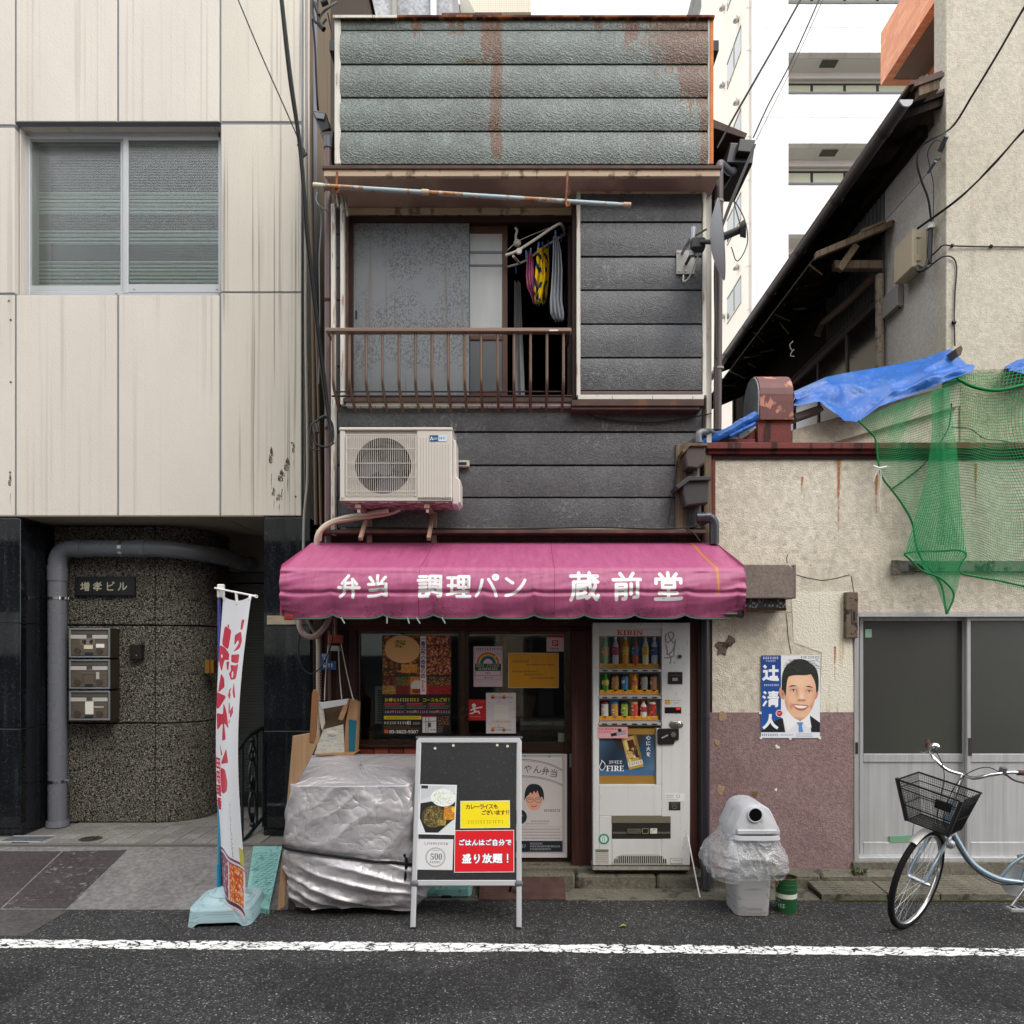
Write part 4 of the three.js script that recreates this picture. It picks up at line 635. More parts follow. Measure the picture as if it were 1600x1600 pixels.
// ---------- low plaster building at the right ----------
const annex = thing('plaster_annex','low stained cream plaster building with mauve base and sliding doors','building');
{
const b = annex,x0 = X(1113,0),x1 = 5.6;
const dxa = X(1337,0),yTop = Y(712,0),yD = Y(957,0),yB = 0.04,yM = Y(1113,0);
part(b,'wall',[bx(x0,x1,yD,yTop,-0.16,0,0.004)],M.plaster);
part(b,'wall',[bx(x0,dxa,yM,yD - 0.0005,-0.16,0,0.0)],M.plaster);
part(b,'wall_base',bx(X(1106,0),dxa - 0.002,yB,yM - 0.0005,-0.16,0.004,0.002),M.mauve,'mauve painted base of the wall');
// repainted patch
part(b,'paint_patch',[prism([[X(1236),Y(924)],[X(1327),Y(924)],[X(1330),Y(985)],[X(1336),Y(1112.6)],[X(1280),Y(1112.6)],[X(1284),Y(1020)],[X(1240),Y(1004)]].reverse(),0.0,0.003,0)],M.plasterpatch);
part(b,'corner_edge',pb(1104,1113,712,850,-0.16,0.01),M.oldwood);part(b,'corner_edge',pb(1112.5,1118,712,860,-0.05,0.014),M.rustred);
// rust streaks: thin stains of rust run-off
const rustrun = (n) => tex(64,1,(u,v) => [168 + 20 * fb(u,v,9,9,3,n),112,62],128),runA = gry(64,1,(u,v) => { const c = 0.5 + 0.16 * (fb(v,0.4,8,1,3,481) - 0.5),w = 0.1 + 0.28 * v * v;return Math.abs(u - c) < w * (0.5 + fb(u,v,9,30,3,483)) && fb(u,v,10,40,3,487) < 0.3 + 0.42 * v ? 1 : 0;},256);
const rt = rustrun(1);rt.repeat.set(1,1);runA.repeat.set(1,1);
const stainM = mt(0xffffff,{ roughness: 0.9,map: rt,alphaMap: runA,alphaTest: 0.5 });
for (const [px,a,c,w] of [[1310,716,850,7],[1369,742,812,6],[1253,745,775,5],[1524,725,790,6],[1304,1010,1070,5]]) part(b,'rust_stain',keep(mv(sheet(1,1,(u,v) => V((u - 0.5) * S(w),(v - 0.5) * S(c - a),0)),X(px),Y((a + c) / 2),0.0042)),stainM);
// cracks: thin recessed-looking dark joints
const crack = (pts) => part(b,'crack',sweep(pts.map(([p,q]) => V(X(p),Y(q),0.0)),0.0035,5),mt(0x5d564a,{ roughness: 1 }));
crack([[1228,958],[1230,975],[1231,992],[1233,1006],[1236,1022]]);crack([[1243,898],[1262,903],[1285,907],[1305,904],[1327,898]]);crack([[1230,880],[1229,872],[1231,866]]);crack([[1330,900],[1332,912],[1334,925]]);
// spalled patches
const spall = (cx,cy,r,m,n = 11) => { const p = [];for (let i = 0;i < n;i++) { const a = i / n * 2 * Math.PI,q = r * rr(0.6,1.2);p.push([X(cx + q * Math.cos(a)),Y(cy + 1.2 * q * Math.sin(a))]);} part(b,'spalled_patch',prism(p.reverse(),0.0,0.008,0.002),m);};
const sp1 = mt(0xffffff,{ roughness: 1,map: concT([112,100,88],0.3,65,2),bumpMap: grain,bumpScale: 0.006 }),sp2 = mt(0xa58c70,{ roughness: 1,bumpMap: grain,bumpScale: 0.005 });
spall(1129,1012,11,sp1);spall(1140,1003,8,sp1);spall(1128,1118,8,sp2);spall(1125,1234,7,sp2);spall(1120,1160,5,sp2);spall(1168,1246,4,mt(0xb4795e,{ roughness: 0.9 }));spall(1212,1234,2.4,M.white);spall(1213,1166,2.4,M.white);spall(1216,1168,2,M.white);spall(1179,1240,4,mt(0x6f6238,{ roughness: 1 }));
// cap rail
part(b,'cap_rail',[bx(X(1104,0.07),x1,Y(701,0.07),Y(691,0.07),-0.25,0.07,0.005)],M.rustred);part(b,'cap_rail',[bx(X(1106,0.05),x1,Y(709,0.05),Y(701.3,0.05),-0.2,0.045,0.004)],mt(0xffffff,{ roughness: 0.7,map: M.rustred.map,color: 0xcc8f8f }));part(b,'cap_rail',[bx(X(1113,0.02),x1,Y(717,0.02),Y(709.3,0.02),-0.2,0.02,0.003)],mt(0x3a2725,{ roughness: 0.8 }));
// grey batten across the wall
part(b,'wall_batten',pb(1396,1800,876,893,0,0.035,0.003),mt(0xffffff,{ roughness: 0.9,map: concT([124,122,114],0.5,75,3) }));part(b,'wall_batten',pb(1394,1408,875,898,0.036,0.05,0.003),M.oldconcrete);
// roof behind the parapet, side and rear
part(b,'roof_slab',bx(x0,x1,Y(700,0) - 0.12,Y(700,0) - 0.04,-6.5,-0.26,0),mt(0x4c443c,{ roughness: 0.9 }));
part(b,'side_wall',bx(x0,x0 + 0.12,0,Y(705,0),-6.5,-0.17,0),M.mauve);
part(b,'room',[bx(x0 + 0.2,x1,0.02,yD + 0.3,-1.9,-1.8,0),bx(x0 + 0.2,x1,0.0,0.06,-1.8,-0.17,0)],mt(0x948c7e,{ roughness: 0.9 }));
part(b,'stored_shelf',bx(X(1440),X(1530),0.1,1.5,-1.2,-0.9,0.01),M.darkwood);part(b,'stored_shelf',bx(X(1590),X(1680),0.1,1.1,-0.9,-0.6,0.01),M.darkwood);
part(b,'side_wall',bx(x1 - 0.1,x1,0,Y(705,0),-6.5,-0.17,0),M.mauve);
// pale thing that shows blurred through the frosted pane
part(b,'stacked_paper',pb(1402,1478,1116,1180,-0.24,-0.125,0.01),mt(0xdcdab0,{ roughness: 0.9 }));
// lean-to band and wall behind the parapet
const zl = -0.5,q = (pts,z0,z1,n,m,lab) => part(b,n,pprism(pts,z0,z1,0.004),m,lab);
q([[1238,672],[1500,598],[1500,634],[1300,692],[1238,700]].reverse(),zl - 0.25,zl,'lean_to_fascia',M.tallplaster);
q([[1244,690],[1300,690],[1496,634],[1700,634],[1700,720],[1244,720]].reverse(),zl - 0.3,zl - 0.06,'upper_wall',M.plaster);
q([[1500,578],[1700,570],[1700,720],[1500,720]].reverse(),zl - 0.31,zl - 0.045,'upper_wall',mt(0xffffff,{ roughness: 0.9,map: M.plaster.map,bumpMap: plasterBump,bumpScale: 0.006,color: 0xd7dccf }));
q([[1493,545],[1502,539],[1505,544],[1502,554],[1496,556]].reverse(),zl - 0.3,zl - 0.1,'ridge_tile',mt(0x6a5a4c,{ roughness: 0.9 }));
part(b,'eave_board',[pprism([[1241,646],[1283,632],[1288,640],[1245,655]].reverse(),zl - 0.1,zl + 0.05,0.003)],mt(0x8d8a84,{ roughness: 0.8 }));
// sliding doors
const fz = -0.03,fm = M.aludull;
const fr = part(b,'door_frame',[pb(1335,1342,957,1347,-0.13,0.012),pb(1342,1900,957,964,-0.13,0.012),pb(1342,1900,1340,1347,-0.13,0.014)],fm);
const leaf = (a,c,z,lab) => {
const d = part(b,'sliding_door',[pb(a,a + 6,964.5,1339.5,z - 0.035,z),pb(c - 8,c,964.5,1339.5,z - 0.035,z),pb(a + 6,c - 8,964.5,970,z - 0.035,z - 0.001),pb(a + 6,c - 8,1178,1191,z - 0.035,z - 0.001),pb(a + 6,c - 8,1316,1339.5,z - 0.035,z - 0.001)],fm,lab);
part(d,'pane',pb(a + 5,c - 7,969,1179,z - 0.022,z - 0.016,0),mp({ color: 0xa2a49c,transmission: 0.9,thickness: 0,roughness: 0.3,ior: 1.5,bumpMap: M.frosted.bumpMap,bumpScale: 0.001 }));
part(d,'door_panel',pb(a + 5,c - 7,1190,1317,z - 0.024,z - 0.012,0),M.aludull);
return d;
};
const d1 = leaf(1343,1513,fz - 0.045,'left sliding door');leaf(1511,1690,fz,'right sliding door');leaf(1690,1870,fz - 0.045);
part(d1,'finger_pull',pb(1337,1341,1160,1178,0.01,0.016,0.001),mt(0x2b2b2b));part(d1,'finger_pull',pb(1513,1519,1153,1181,fz,fz + 0.004,0.001),mt(0x33292a,{ roughness: 0.5 }));
part(d1,'green_tape',pb(1352,1362,983,996,fz - 0.061,fz - 0.058,0),mt(0x8fb39c,{ roughness: 0.7 }));
part(d1,'green_tape',[pprism([[1390,1307],[1434,1305],[1433,1315],[1391,1317]].reverse(),fz - 0.056,fz - 0.043,0)],mt(0x6d9479,{ roughness: 0.7 }));
part(b,'door_sill',pb(1333,1900,1347,1368,-0.16,0.03,0.006),M.oldconcrete);
}
{ // houses across the street, behind the camera: their dark fronts show in the glass and the polished granite
const row = [['cream tiled house across the street outside the frame',-2.5,3.4,9.4,0xb5a48c],['brown brick house across the street outside the frame',3.5,10,8.2,0x7a6456]];
const fl = thing('opposite_flats','taller flats with pale balcony bands outside the frame, shaped for the window reflection','building');part(fl,'wall',bx(-17,-2.6,0,16,11.2,14,0),mt(0x6a7074,{ roughness: 0.85 }));
for (let f = 0;f < 6;f++) part(fl,'balcony_band',bx(-17,-2.6,1.6 + f * 2.7,2.6 + f * 2.7,10.2,10.4,0),mt(0xc8d0c8,{ roughness: 0.8 }));for (const [x,y0,y1] of [[-10.7,11.8,13.7],[-7.75,10.2,11.9]]) part(fl,'reflection_block',bx(x,x + 0.6,y0,y1,10.0,10.19,0),mt(0xffb060,{ roughness: 0.8 }));  // bands shaped and orange blocks added only to reflect in the upper-left window
for (const [lab,a,c,ht,col] of row) { const o = thing('opposite_house',lab,'house');part(o,'wall',bx(a,c,0,ht,10.2,13,0),mt(col,{ roughness: 0.85 }));for (let f = 0;f < 3;f++) for (let i = 0;i < 3;i++) { const x = a + 0.7 + i * (c - a - 0.6) / 3;const w = part(o,f ? 'window' : 'door',bx(x,x + 1.3,f ? f * 2.9 + 0.9 : 0.1,f * 2.9 + 2.1,10.14,10.2,0),mt(0xb8b8b4,{ roughness: 0.5 }));part(w,'pane',bx(x + 0.07,x + 1.23,f ? f * 2.9 + 0.97 : 0.2,f * 2.9 + 2.03,10.12,10.139,0),mp({ color: 0x22262a,roughness: 0.1 }));} }
}
{
// concrete ramp blocks in front of the sliding door
const rb = sgroup('door_ramp','ribbed weathered concrete ramp slab in front of the sliding doors','ramp');
const zf = 0.4,zk = 0.03,x0 = X(1284,zf),hi = 0.075,lo = 0.05;
const seg = (a,c) => { const g = [];const n = 9;for (let i = 0;i < n;i++) { const t0 = i / n,t1 = (i + 0.8) / n;g.push(mv(bx(a,c,-0.1,lo + (hi - lo) * t0,0,(zf - zk) / n * 0.86,0.004),0,0,zf - (zf - zk) * (i + 1) / n));} g.push(bx(a,c,-0.1,lo - 0.008,zk,zf - 0.01,0.004));return g;};
part(rb,'ramp_slab',seg(x0,X(1388,zf) - 0.004),M.oldconcrete);part(rb,'ramp_slab',seg(X(1388,zf) + 0.006,X(1470,zf)),M.oldconcrete);part(rb,'ramp_slab',seg(X(1470,zf) + 0.006,X(1700,zf)),M.oldconcrete);
// moss along its foot
const ms = [];for (let i = 0;i < 260;i++) { const g = new THREE.IcosahedronGeometry(rr(0.006,0.014),0);g.scale(1.6,0.6,0.7);ms.push(mv(g,rr(x0 + 0.1,X(1680,zf)),0.004,zf + rr(0,0.012)));}
single('moss','dark green moss along the foot of the concrete ramp','moss',ms,mt(0x3c3f1c,{ roughness: 1 }),{ kind: 'stuff' });
// weed at the corner of the wall
const w = thing('weed','small dark green weed at the corner of the mauve wall by the door','plant'),lf = [],c0 = V(X(1339,0.1),0.08,0.1);
for (let i = 0;i < 46;i++) { const g = new THREE.CircleGeometry(0.014,6);g.scale(1,0.75,1);g.rotateX(rr(-1.4,0.2));g.rotateY(rr(-1.5,1.5));lf.push(mv(g,c0.x + rr(-0.05,0.06),c0.y + rr(0,0.07),c0.z + rr(0,0.05)));}
part(w,'leaves',lf,mt(0x39431f,{ roughness: 0.8,side: THREE.DoubleSide })).userData.kind = 'stuff';
part(w,'stem',[rod(c0.clone(),c0.clone().add(V(0.01,0.06,0.02)),0.003,6)],mt(0x39431f));
}
// ---------- tall plaster house behind ----------
{
const h = thing('tall_house','tall rough plaster house with dark broken eaves over the alley','house');
const zc = -1.2,xc = X(1478,zc),zc2 = zc - 1.15;
const top = 9.5;
part(h,'front_wall',bx(xc,8,0,top,zc - 0.2,zc,0.006),M.tallplaster);
part(h,'side_wall',bx(xc + 0.004,xc + 0.2,0,6.75,zc2,zc - 0.002,0),M.tallside,'grey shaded side wall');
part(h,'side_wall',bx(xc + 0.03,xc + 0.2,0,6.9,-8,zc2 - 0.002,0),M.weatherwood);
const cg = [];for (let i = 0;i < 17;i++) { const z = zc2 - 0.05 - i * 0.09;cg.push(rod(V(xc + 0.02,5.6,z),V(xc + 0.02,6.95,z),0.03,8));} part(h,'corrugated_sheet',cg,M.corrugated);
part(h,'rear_wall',bx(xc,8,0,6.9,-8.1,-8,0),M.dark);
// main eave
const zn = -0.95,xg = X(1411,zn),yg = Y(163,zn),zf = -7.6;
const slope = (x) => yg + 0.1 + (x - xg) * 0.36;
const rs = (x0,x1,dy0,dy1,z0,z1) => { const g = prism([[x0,slope(x0) + dy0],[x1,slope(x1) + dy0],[x1,slope(x1) + dy1],[x0,slope(x0) + dy1]],z0,z1,0);return g;};
part(h,'eave_boards',rs(xg + 0.1,xc - 0.2,0.0,0.03,zc - 0.02,zn),M.weatherwood);part(h,'eave_boards',rs(xg + 0.1,xc + 0.18,0.0,0.03,zf,zc - 0.022),M.weatherwood);part(h,'roof_sheet',rs(xc - 0.189,xc + 0.18,0.035,0.06,zc - 0.25,zc - 0.022),M.brownpaint);
part(h,'roof_sheet',rs(xg + 0.04,xc - 0.19,0.035,0.06,zf,zn + 0.03),M.brownpaint);part(h,'roof_sheet',rs(xc - 0.189,xc + 2.6,0.035,0.06,zf,zc - 0.25),M.brownpaint);
part(h,'bargeboard',rs(xg + 0.13,xc - 0.21,-0.085,-0.002,zn - 0.05,zn + 0.02),M.oldwood,'weathered end board');
part(h,'bargeboard',rs(xg + 0.08,xc - 0.18,0.0,0.034,zn - 0.03,zn + 0.04),M.brownpaint);
for (let i = 0;i < 15;i++) part(h,'rafter',rs(xg + 0.12,xc + 0.05,-0.075,-0.003,zn - 0.35 - i * 0.45,zn - 0.3 - i * 0.45),M.weatherwood);
part(h,'eave_beam',bx(xc - 0.1,xc + 0.002,slope(xc) - 0.2,slope(xc) - 0.08,zf,zc - 0.3,0.004),M.weatherwood);
// gutter: half-round trough
const gut = (z0,z1) => sheet(14,1,(u,v) => V(xg + 0.058 * Math.cos(Math.PI * (1 + u)),yg + 0.062 * Math.sin(Math.PI * (1 + u)),z0 + (z1 - z0) * v));
const gm = mt(0x4b4745,{ roughness: 0.38,side: THREE.DoubleSide });
part(h,'gutter',gut(zn + 0.05,zf),gm);part(h,'gutter_end',[prism(Array.from({ length: 13 },(_,i) => [xg + 0.06 * Math.cos(Math.PI * (1 + i / 12)),yg + 0.064 * Math.sin(Math.PI * (1 + i / 12))]),zn + 0.045,zn + 0.06,0.002)],mt(0x9d9fa3,{ roughness: 0.4 }));
for (let i = 0;i < 6;i++) part(h,'gutter_clip',keep(clean(sheet(14,1,(u,v) => V(xg + 0.066 * Math.cos(Math.PI * (1 + u)),yg + 0.07 * Math.sin(Math.PI * (1 + u)),zn - 0.3 - i * 1.05 - 0.05 * v)))),mt(0x3b3431,{ roughness: 0.5,side: THREE.DoubleSide }));
// broken lower pent roof along the alley
const z1 = -2.15,xo = X(1269,-2.3),yo = Y(409,-2.3),yi = Y(352,-2.2),ps = (x) => yo + (x - xo) * (yi - yo) / (xc - xo);
const pr = (x0,x1,dy0,dy1,za,zb) => prism([[x0,ps(x0) + dy0],[x1,ps(x1) + dy0],[x1,ps(x1) + dy1],[x0,ps(x0) + dy1]],za,zb,0);
part(h,'pent_roof',pr(xo,xc + 0.02,0.0,0.025,-7.6,z1),M.weatherwood);
part(h,'pent_edge',pr(xo - 0.02,xc - 0.02,-0.035,0.03,z1 - 0.04,z1 + 0.02),M.oldwood);part(h,'pent_edge',pr(xo + 0.45,xc - 0.1,0.032,0.06,z1 - 0.06,z1 + 0.03),M.oldwood);
for (let i = 0;i < 13;i++) part(h,'rafter',pr(xo + 0.03,xc,-0.06,-0.003,z1 - 0.3 - i * 0.4,z1 - 0.26 - i * 0.4),M.weatherwood);
for (let i = 0;i < 16;i++) { const z = z1 - 0.2 - i * 0.3;part(h,'broken_batten',[mv(bx(-rr(0.05,0.14),rr(0.05,0.14),-0.006,0.006,-0.012,0.012,0.002).rotateZ(rr(-0.9,0.3)),xo + rr(0.02,0.3),ps(xo) + rr(-0.12,-0.02),z)],rnd() < 0.5 ? M.oldwood : M.weatherwood);}
part(h,'beam',bx(X(1304,-2.25),X(1380,-2.25),Y(419,-2.25),Y(406,-2.25),-2.33,-2.25,0.006),M.oldwood);part(h,'beam',[mv(bx(-0.035,0.035,-0.16,0.16,-0.03,0.03,0.005).rotateZ(-0.6),X(1324,-2.2),Y(403,-2.2),-2.2)],M.oldwood);
part(h,'curved_duct',pipe([V(xc - 0.1,Y(440,-2.5),-2.4),V(xc - 0.15,Y(446,-2.5),-2.8),V(xc - 0.16,Y(470,-3),-3.6),V(xc - 0.2,Y(488,-3),-3.65)],0.045,0.2,10),mt(0x6e625a,{ roughness: 0.6 }));
// side windows
const yw = 5.55,zw0 = -2.4,zw1 = -6.8;
const wf = part(h,'window',[bx(xc - 0.03,xc + 0.03,yw,yw + 0.07,zw1,zw0),bx(xc - 0.01,xc + 0.03,yw + 0.11,yw + 0.14,zw1,zw0)],mt(0x5c554e,{ roughness: 0.6,metalness: 0.3 }));
for (let i = 0;i < 6;i++) { const za = zw0 - 0.02 - i * 0.86;part(wf,'pane',bx(xc + 0.0,xc + 0.006,yw - 1.5,yw,za - 0.83,za,0),mp({ color: 0x2a2926,roughness: 0.12 }));part(wf,'stile',bx(xc - 0.02,xc + 0.012,yw - 1.5,yw - 0.002,za - 0.85,za - 0.82),mt(0x6a645c,{ roughness: 0.5,metalness: 0.3 }));}
part(h,'corner_post',rod(V(xc - 0.05,3.4,-2.32),V(xc - 0.07,Y(430,-2.32),-2.32),0.045,10),mt(0xffffff,{ roughness: 0.8,map: concT([150,138,124],0.4,85,2) }));
// meter boxes
const mb = thing('meter_box','beige electric box with two hinges on the grey side wall','electric box'),xm = X(1426,-1.52),zm = -1.52;
const beige = mt(0xbdb095,{ roughness: 0.5 });
part(mb,'case',bx(xm,xc,Y(416,zm),Y(358,zm),zm - 0.36,zm - 0.016,0.006),beige);part(mb,'lid',bx(xm - 0.003,xm + 0.05,Y(416.5,zm),Y(357.5,zm),zm - 0.015,zm,0.004),beige);part(mb,'lid',bx(xm + 0.053,xc + 0.0,Y(416.5,zm),Y(357.5,zm),zm - 0.015,zm,0.004),beige);
for (const py of [367,403]) part(mb,'hinge',bx(xm + 0.03,xm + 0.075,Y(py + 5,zm),Y(py - 5,zm),zm,zm + 0.012,0.003),beige);
const mb2 = thing('meter_box','smaller grey electric box below the beige one on the side wall','electric box'),zm2 = -1.95,xm2 = X(1402,zm2);part(mb2,'case',bx(xm2,xc,Y(477,zm2),Y(443,zm2),zm2 - 0.32,zm2,0.005),mt(0x93928e,{ roughness: 0.5 }));part(mb2,'knockout',mv(new THREE.CylinderGeometry(0.012,0.012,0.01,10),xm2 + 0.05,Y(477,zm2) - 0.004,zm2 - 0.05),M.black);
}
// ---------- white apartment block far behind ----------
{
const a = thing('apartment_block','white apartment block with recessed access balconies and cream side wall','building');
const zw = -18.8,xw = X(1190,zw),xe = 24,zr = -27;
const x1 = X(1232,zw);
// storeys: parapet bands in front, open balconies between
const opens = [[-202,-138],[-60,5],[82,146],[224,288],[366,430],[508,572]];
const slabs = [];let prev = -420;
for (const [t,u] of opens) { slabs.push([prev,t]);prev = u;} slabs.push([prev,1100]);
for (const [t,u] of slabs) part(a,'wall_band',bx(x1,xe,Y(u,zw),Y(t,zw),zw - 0.25,zw,0.0),M.whitewall);
part(a,'wall_pier',bx(xw,x1 - 0.002,-1,Y(-420,zw),zw - 1.0,zw,0.0),M.whitewall);
const zb = zw - 0.95;
part(a,'back_wall',bx(xw + 0.3,xe,0,Y(-420,zw),zb - 0.2,zb,0),mt(0xb9b6ac,{ roughness: 0.8 }));
opens.forEach(([t,u],k) => {
part(a,'balcony_ceiling',bx(x1,xe,Y(t,zw) - 0.002,Y(t,zw) + 0.1,zb,zw - 0.26,0),mt(0xdededa,{ roughness: 0.8 }));
part(a,'beam',bx(x1,xe,Y(t,zw) - 0.22,Y(t,zw) - 0.004,zb,zb + 0.12,0),mt(0xe2e2de,{ roughness: 0.8 }));
part(a,'balcony_floor',bx(x1,xe,Y(u,zw) - 0.3,Y(u,zw) - 0.18,zb,zw - 0.26,0),mt(0x888680,{ roughness: 0.9 }));
part(a,'balcony_rail',bx(x1,xe,Y(u + 1,zw),Y(u - 2.5,zw),zw - 0.18,zw + 0.02,0.003),mt(0x4c4d52,{ roughness: 0.5,metalness: 0.5 }));
if (k < 1 || k > 4) return;
part(a,'lamp_panel',bx(X(1291,zw),X(1316,zw),Y(t,zw) - 0.04,Y(t,zw) - 0.003,zb + 0.35,zb + 0.65,0),mt(0x5a5b56,{ roughness: 0.6 }));
const w = part(a,'window',bx(x1,xe,Y(u,zw) - 0.35,Y(t,zw) - 0.33,zb,zb + 0.04,0),mt(0x191a1c,{ roughness: 0.5 }));
for (let i = 0;i < 7;i++) { const c = X(1233,zw) + i * 1.13;part(w,'pane',bx(c + 0.02,c + 1.05,Y(u,zw) - 0.3,Y(t,zw) - 0.42,zb + 0.041,zb + 0.06,0),mt(0xb2b8a0,{ roughness: 0.25 }));}
part(w,'red_object',bx(X(1233,zw),X(1236,zw),Y(u,zw) - 0.1,Y(u - 8,zw),zb + 0.1,zb + 0.3,0.02),mt(0xb02020,{ roughness: 0.6 }));
});
for (const py of [42,183,326,468]) part(a,'wall_joint',pb(1190,1600,py,py + 0.5,zw,zw + 0.006,0),mt(0xc9c9c8,{ roughness: 0.8 }));
// cream side wall with windows and vents
part(a,'side_wall',bx(xw + 0.01,xw + 0.3,-1,Y(-420,zw),zr,zw - 0.9,0),M.creamwall,'cream side wall');part(a,'side_wall',bx(xw + 0.002,xw + 0.29,-1,Y(-420,zw),zw - 0.895,zw - 0.01,0),M.creamwall);
part(a,'roof',bx(xw,xe,Y(-430,zw),Y(-420,zw),zr - 6,zw,0),M.whitewall);
part(a,'far_wall',bx(xw + 0.02,xw + 0.31,-1,Y(-420,zw) - 2,-60,zr - 0.005,0),mt(0xcfd3d6,{ roughness: 0.8 }));
const zA = -21.1,zB = -22.9,hood = lathe([[0,0],[0.1,0],[0.1,0.14],[0.06,0.2],[0,0.22]],14);
for (let k = 0;k < 7;k++) {
const y = 27.4 - k * 3.03;
const w = part(a,'window',[bx(xw - 0.02,xw + 0.02,y - 1.0,y - 0.94,zB,zA,0),bx(xw - 0.02,xw + 0.02,y - 0.05,y,zB,zA,0)],mt(0xa9a498,{ roughness: 0.5,metalness: 0.4 }));
part(w,'pane',bx(xw - 0.002,xw + 0.006,y - 0.94,y - 0.05,zB,zA,0),M.farglass);part(w,'mullion',bx(xw - 0.02,xw + 0.003,y - 0.94,y - 0.05,(zA + zB) / 2 - 0.03,(zA + zB) / 2 + 0.03,0),mt(0xa9a498,{ roughness: 0.5,metalness: 0.4 }));
part(a,'vent_hood',mv(hood.clone().rotateZ(0.0),xw - 0.1,y + 0.35,zA - 0.3),mt(0xc4c2bd,{ roughness: 0.4,metalness: 0.5 }));part(a,'vent_hood',mv(hood.clone(),xw - 0.1,y - 0.6,zB - 0.4),mt(0xc4c2bd,{ roughness: 0.4,metalness: 0.5 }));
}
const dp = thing('rain_pipe','thin white rain pipe down the cream side wall of the apartment block','pipe'),zq = -20;part(dp,'pipe',rod(V(xw - 0.07,0,zq),V(xw - 0.07,34,zq),0.05,10),M.white);for (let k = 0;k < 22;k++) part(dp,'bracket',rod(V(xw - 0.07,3 + k * 1.5,zq),V(xw - 0.07,3.06 + k * 1.5,zq),0.065,10),M.white);
}
// ---------- tiled building with an overhanging balcony ----------
{
const t = thing('tiled_building','orange brick-tiled building with jutting balcony behind the eaves','building');
const za = -8.6,xo = X(1376,za),xi = X(1436,za),yu = Y(134,za),yt = Y(52,za);
const tm = tex(512,[1.2,0.7],(u,v) => { const r = Math.floor(v * 8),uu = (u * 4 + (r % 2) * 0.5),fx = uu - Math.floor(uu),fy = v * 8 - r,k = hash(Math.floor(uu) % 4,r,501);const j = fx < 0.03 || fy < 0.07;return j ? [170,128,110] : mixc([202,126,88],[222,154,112],k);});
const tm2 = mt(0xffffff,{ roughness: 0.6,map: tm });
part(t,'balcony_front',bx(xo,xo + 0.16,yu,yt,za,za + 3.4,0),tm2);part(t,'balcony_end',bx(xo + 0.161,xi,yu,yt,za,za + 0.15,0),tm2);
part(t,'balcony_floor',bx(xo + 0.161,xi,yu + 0.01,yu + 0.12,za + 0.16,za + 3.4,0),mt(0x6d6258,{ roughness: 0.8 }));
part(t,'wall',bx(xi,11,0,24,za + 0.3,za + 0.6,0),tm2);part(t,'wall',bx(xi,11,0,24,za + 0.61,za + 4,0),tm2);
part(t,'down_pipe',rod(V(xi - 0.06,0,za + 0.2),V(xi - 0.06,24,za + 0.2),0.05,12),M.white);
}
// ---------- grey blocks behind the shop ----------
{
const g = thing('grey_block','light grey concrete block seen through the gap behind the shop','building');
const z = -9;part(g,'wall',bx(X(440,z),X(706,z),0,16,z - 4,z,0),mt(0xffffff,{ roughness: 0.85,map: concT([176,178,180],3,95) }));part(g,'wall_pipe',rod(V(X(617,z),8,z + 0.05),V(X(617,z),15,z + 0.05),0.06,10),M.greycable);part(g,'wall_pipe',rod(V(X(678,z),8,z + 0.05),V(X(678,z),15,z + 0.05),0.08,10),M.steel);
part(g,'wall',bx(X(560,z),X(562,z),8,15,z,z + 0.02,0),M.greypipe);
const t = thing('tile_block','beige tiled block with a dark stair soffit above the parapet','building'),z2 = -11;
const bt = tex(256,[0.5,0.5],(u,v) => { const fx = (u * 10) % 1,fy = (v * 10) % 1;return fx < 0.1 || fy < 0.1 ? [176,168,150] : [206,200,182];});
part(t,'stair_flank',[prism([[X(714,z2),Y(-40,z2)],[X(742,z2),Y(19,z2)],[X(830,z2),Y(19,z2)],[X(830,z2),Y(-60,z2)],[X(714,z2),Y(-60,z2)]].reverse(),z2 - 1,z2,0)],mt(0xffffff,{ map: bt,roughness: 0.6 }));
part(t,'stair_soffit',bx(X(684,z2),X(745,z2),Y(60,z2),Y(-60,z2),z2 - 2,z2 - 1.1,0),mt(0x3b3733,{ roughness: 0.9 }));part(t,'wall',bx(X(706,z2),X(832,z2),0,Y(20,z2),z2 - 3,z2 - 1.2,0),mt(0xffffff,{ map: bt,roughness: 0.6 }));
}
